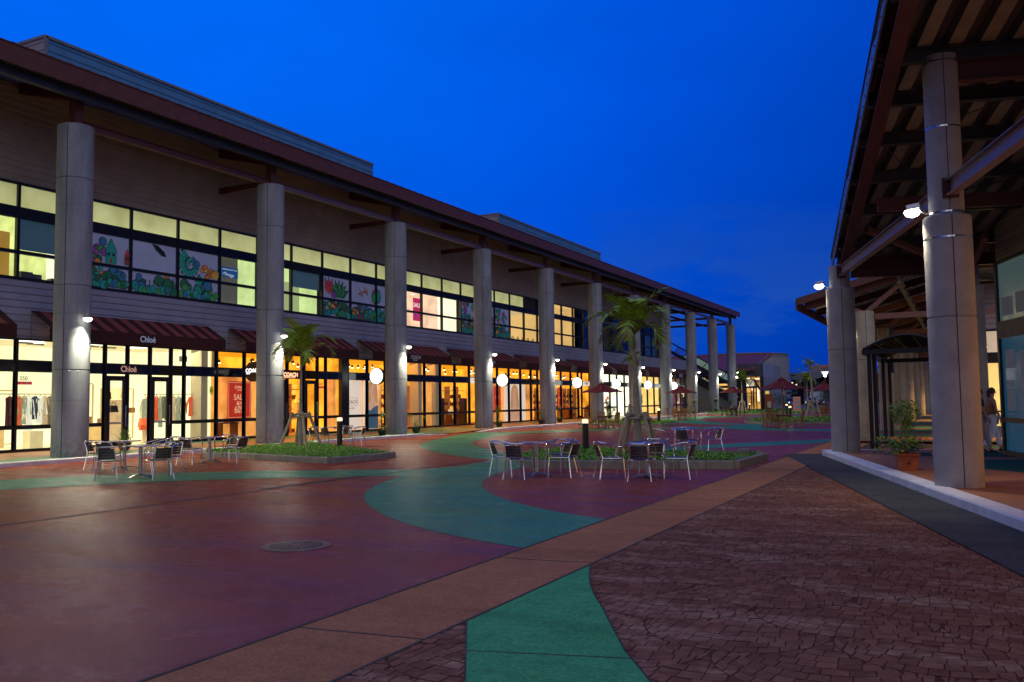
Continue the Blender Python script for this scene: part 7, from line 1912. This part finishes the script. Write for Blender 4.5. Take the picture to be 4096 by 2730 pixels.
    lp_ = [V3(P['pelvis']), V3(P['hipL']), V3(P['hipR']), V3(P['knL']), V3(P['knR']), V3(P['knL']).lerp(V3(P['anL']),.9), V3(P['knR']).lerp(V3(P['anR']),.9)]
    skin_chain('trousers', lp_, [.135,.098,.098,.072,.072,.062,.062], [(0,1),(0,2),(1,3),(2,4),(3,5),(4,6)], legs, t_)
    for a_, o_ in (('anL','toL'),('anR','toR')):
        b = MB(); A = V3(P[a_]); O = V3(P[o_]); b.tube([A+V3((0,-.02,-.05)), A.lerp(O,.5)+V3((0,0,-.015)), O+V3((0,.02,-.012))], [.04,.036,.024], 8); b.tube([A+V3((0,-.035,-.03)),A+V3((0,-.04,-.03-.06))], [.02,.008], 6); b.build('shoe', black_m, t_, True)
    return t_
brown_h = M('hair_brown', (.06,.025,.012), .5); black_h = M('hair_black', (.012,.010,.010), .45)
t_ = person((.66,26.5,.155), math.radians(-70), 'woman in a striped orange brown top and white trousers walking past the glowing window', dict(head=(.0,.04,1.57)),
       M('knit_stripe',(.42,.18,.07),.8,var=.6,vs=14,stretch=(.3,.3,3)), M('trousers_white',(.8,.76,.85),.7), brown_h)
b = MB(); b.tube([(.235,.10,.90),(.24,.12,.72),(.24,.26,.66),(.23,.16,.88)], .008, 5); b.build('bag_strap', black_m, t_)
b = MB(); b.lathe([(.034,-.015),(.034,.015)], (.222,.10,.94), 12); b.build('wristband', white_m, t_)
person((.36,26.0,.155), math.radians(-70), 'person in a dark top and pale trousers half hidden behind the nearest big column', dict(knL=(-.09,.02,.5),anL=(-.08,-.16,.12),toL=(-.09,-.06,.03),knR=(.09,.12,.5),anR=(.09,.22,.1),toR=(.1,.36,.04)), M('top_navy',(.02,.025,.05),.8), M('trousers_beige',(.40,.32,.28),.8), black_h, bare=False)
# passer by at the left edge: only the trailing leg and side are in the picture
person((-21.15,13.35,.0), math.radians(72), 'person in grey shorts and dark top stepping out of the picture at the left edge', dict(), M('top_grey_dark',(.06,.06,.055),.8), M('shorts_grey',(.10,.10,.09),.8), black_h, bare=False)
sc_ = .95
person((-28.9,75.9,.215), math.radians(170), 'shop assistant in black bending over the counter of the white lit shop', dict(chest=(0,.16,1.2),neck=(0,.25,1.33),head0=(0,.28,1.37),head=(0,.33,1.43),shL=(-.17,.2,1.28),shR=(.17,.2,1.28),elL=(-.22,.30,1.06),elR=(.22,.30,1.06),haL=(-.18,.44,.95),haR=(.18,.44,.95)), M('uniform_black',(.012,.012,.012),.8), M('uniform_black',(.012,.012,.012),.8), black_h, bare=False)
ct = thing('shop_counter', 'white counter behind the glass of the white lit shop', 'counter', (-29.6,76,.215), world=True)
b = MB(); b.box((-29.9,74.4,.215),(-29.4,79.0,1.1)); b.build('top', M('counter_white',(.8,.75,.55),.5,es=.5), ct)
b = MB(); b.box((-29.38,75.0,1.5),(-29.3,75.6,1.65)); b.box((-29.38,76.8,1.7),(-29.3,77.2,2.0)); b.build('red_tag', M('tag_red',(.7,.05,.04),.5,es=.3), ct)
t_ = thing('coat_rail', 'dark coats hanging in the yellow lit shop beside the eighth column', 'clothes rail', (-28.8,82.5,.2), world=True)
b = MB(); garment(b, -28.8, 82.5, 2.1, .55, .9); garment(b, -28.8, 85.2, 2.1, .5, .8, sleeve=False); b.build('coat', M('coat_dark',(.03,.03,.035),.8), t_, True)
b = MB(); b.tube([(-28.8,82.2,2.16),(-28.8,85.6,2.16)], .02, 6); b.build('rack', steel_d, t_)
# ETRO shop front in the terrace part
et = thing('etro_shopfront', 'dim shop front with violet goods and black frames under the ETRO awnings', 'shop front', (WX,95,.2), world=True)
room_e = room
b = MB(); b.poly([(WX-1.6,88.95,.2),(WX-1.6,88.95,4.0),(WX-1.6,101.2,4.0),(WX-1.6,101.2,.2)]); b.build('back_panel', EM('etro_backdrop',(.55,.30,.20),.40,.8,.9), et)
for a, c in zip((88.95,90.6,92.4,94.2,95.9,97.6,99.4),(90.6,92.4,94.2,95.9,97.6,99.4,101.2)):
    f = MB(); f.box((WX-.1,a-.07,.15),(WX+.04,a+.07,4.0)); f.box((WX-.08,a,.95),(WX+.03,c,1.08)); f.box((WX-.08,a,2.86),(WX+.03,c,3.2)); f.box((WX-.08,a,.15),(WX+.03,c,.3)); fo = f.build('window', frame_m, et)
    g = MB(); g.poly([(WX-.02,a,.3),(WX-.02,c,.3),(WX-.02,c,3.98),(WX-.02,a,3.98)]); g.build('pane', glass_c, fo)
r = random.Random(4); b = MB(); b.m = 0
for q in range(26):
    y = r.uniform(89.4,100.8); z = r.uniform(.9,2.2); b.m = r.randint(0,2); b.box((WX-1.2,y,z),(WX-1.0,y+r.uniform(.1,.3),z+r.uniform(.2,.7)))
b.build('goods', [M('goods_violet',(.35,.10,.25),.6,es=.35), M('goods_cream',(.9,.7,.4),.6,es=.8), M('goods_ink',(.02,.02,.03),.6)], et)

# lettering becomes plain mesh geometry
bpy.context.view_layer.update()
dg = bpy.context.evaluated_depsgraph_get()
for o in [o for o in COL.objects if o.type == 'FONT']:
    me = bpy.data.meshes.new_from_object(o.evaluated_get(dg)); 
    n = bpy.data.objects.new('lettering', me); COL.objects.link(n)
    n.parent = o.parent; n.matrix_parent_inverse = o.matrix_parent_inverse.copy(); n.matrix_basis = o.matrix_basis.copy()
    cu = o.data; bpy.data.objects.remove(o); bpy.data.curves.remove(cu)
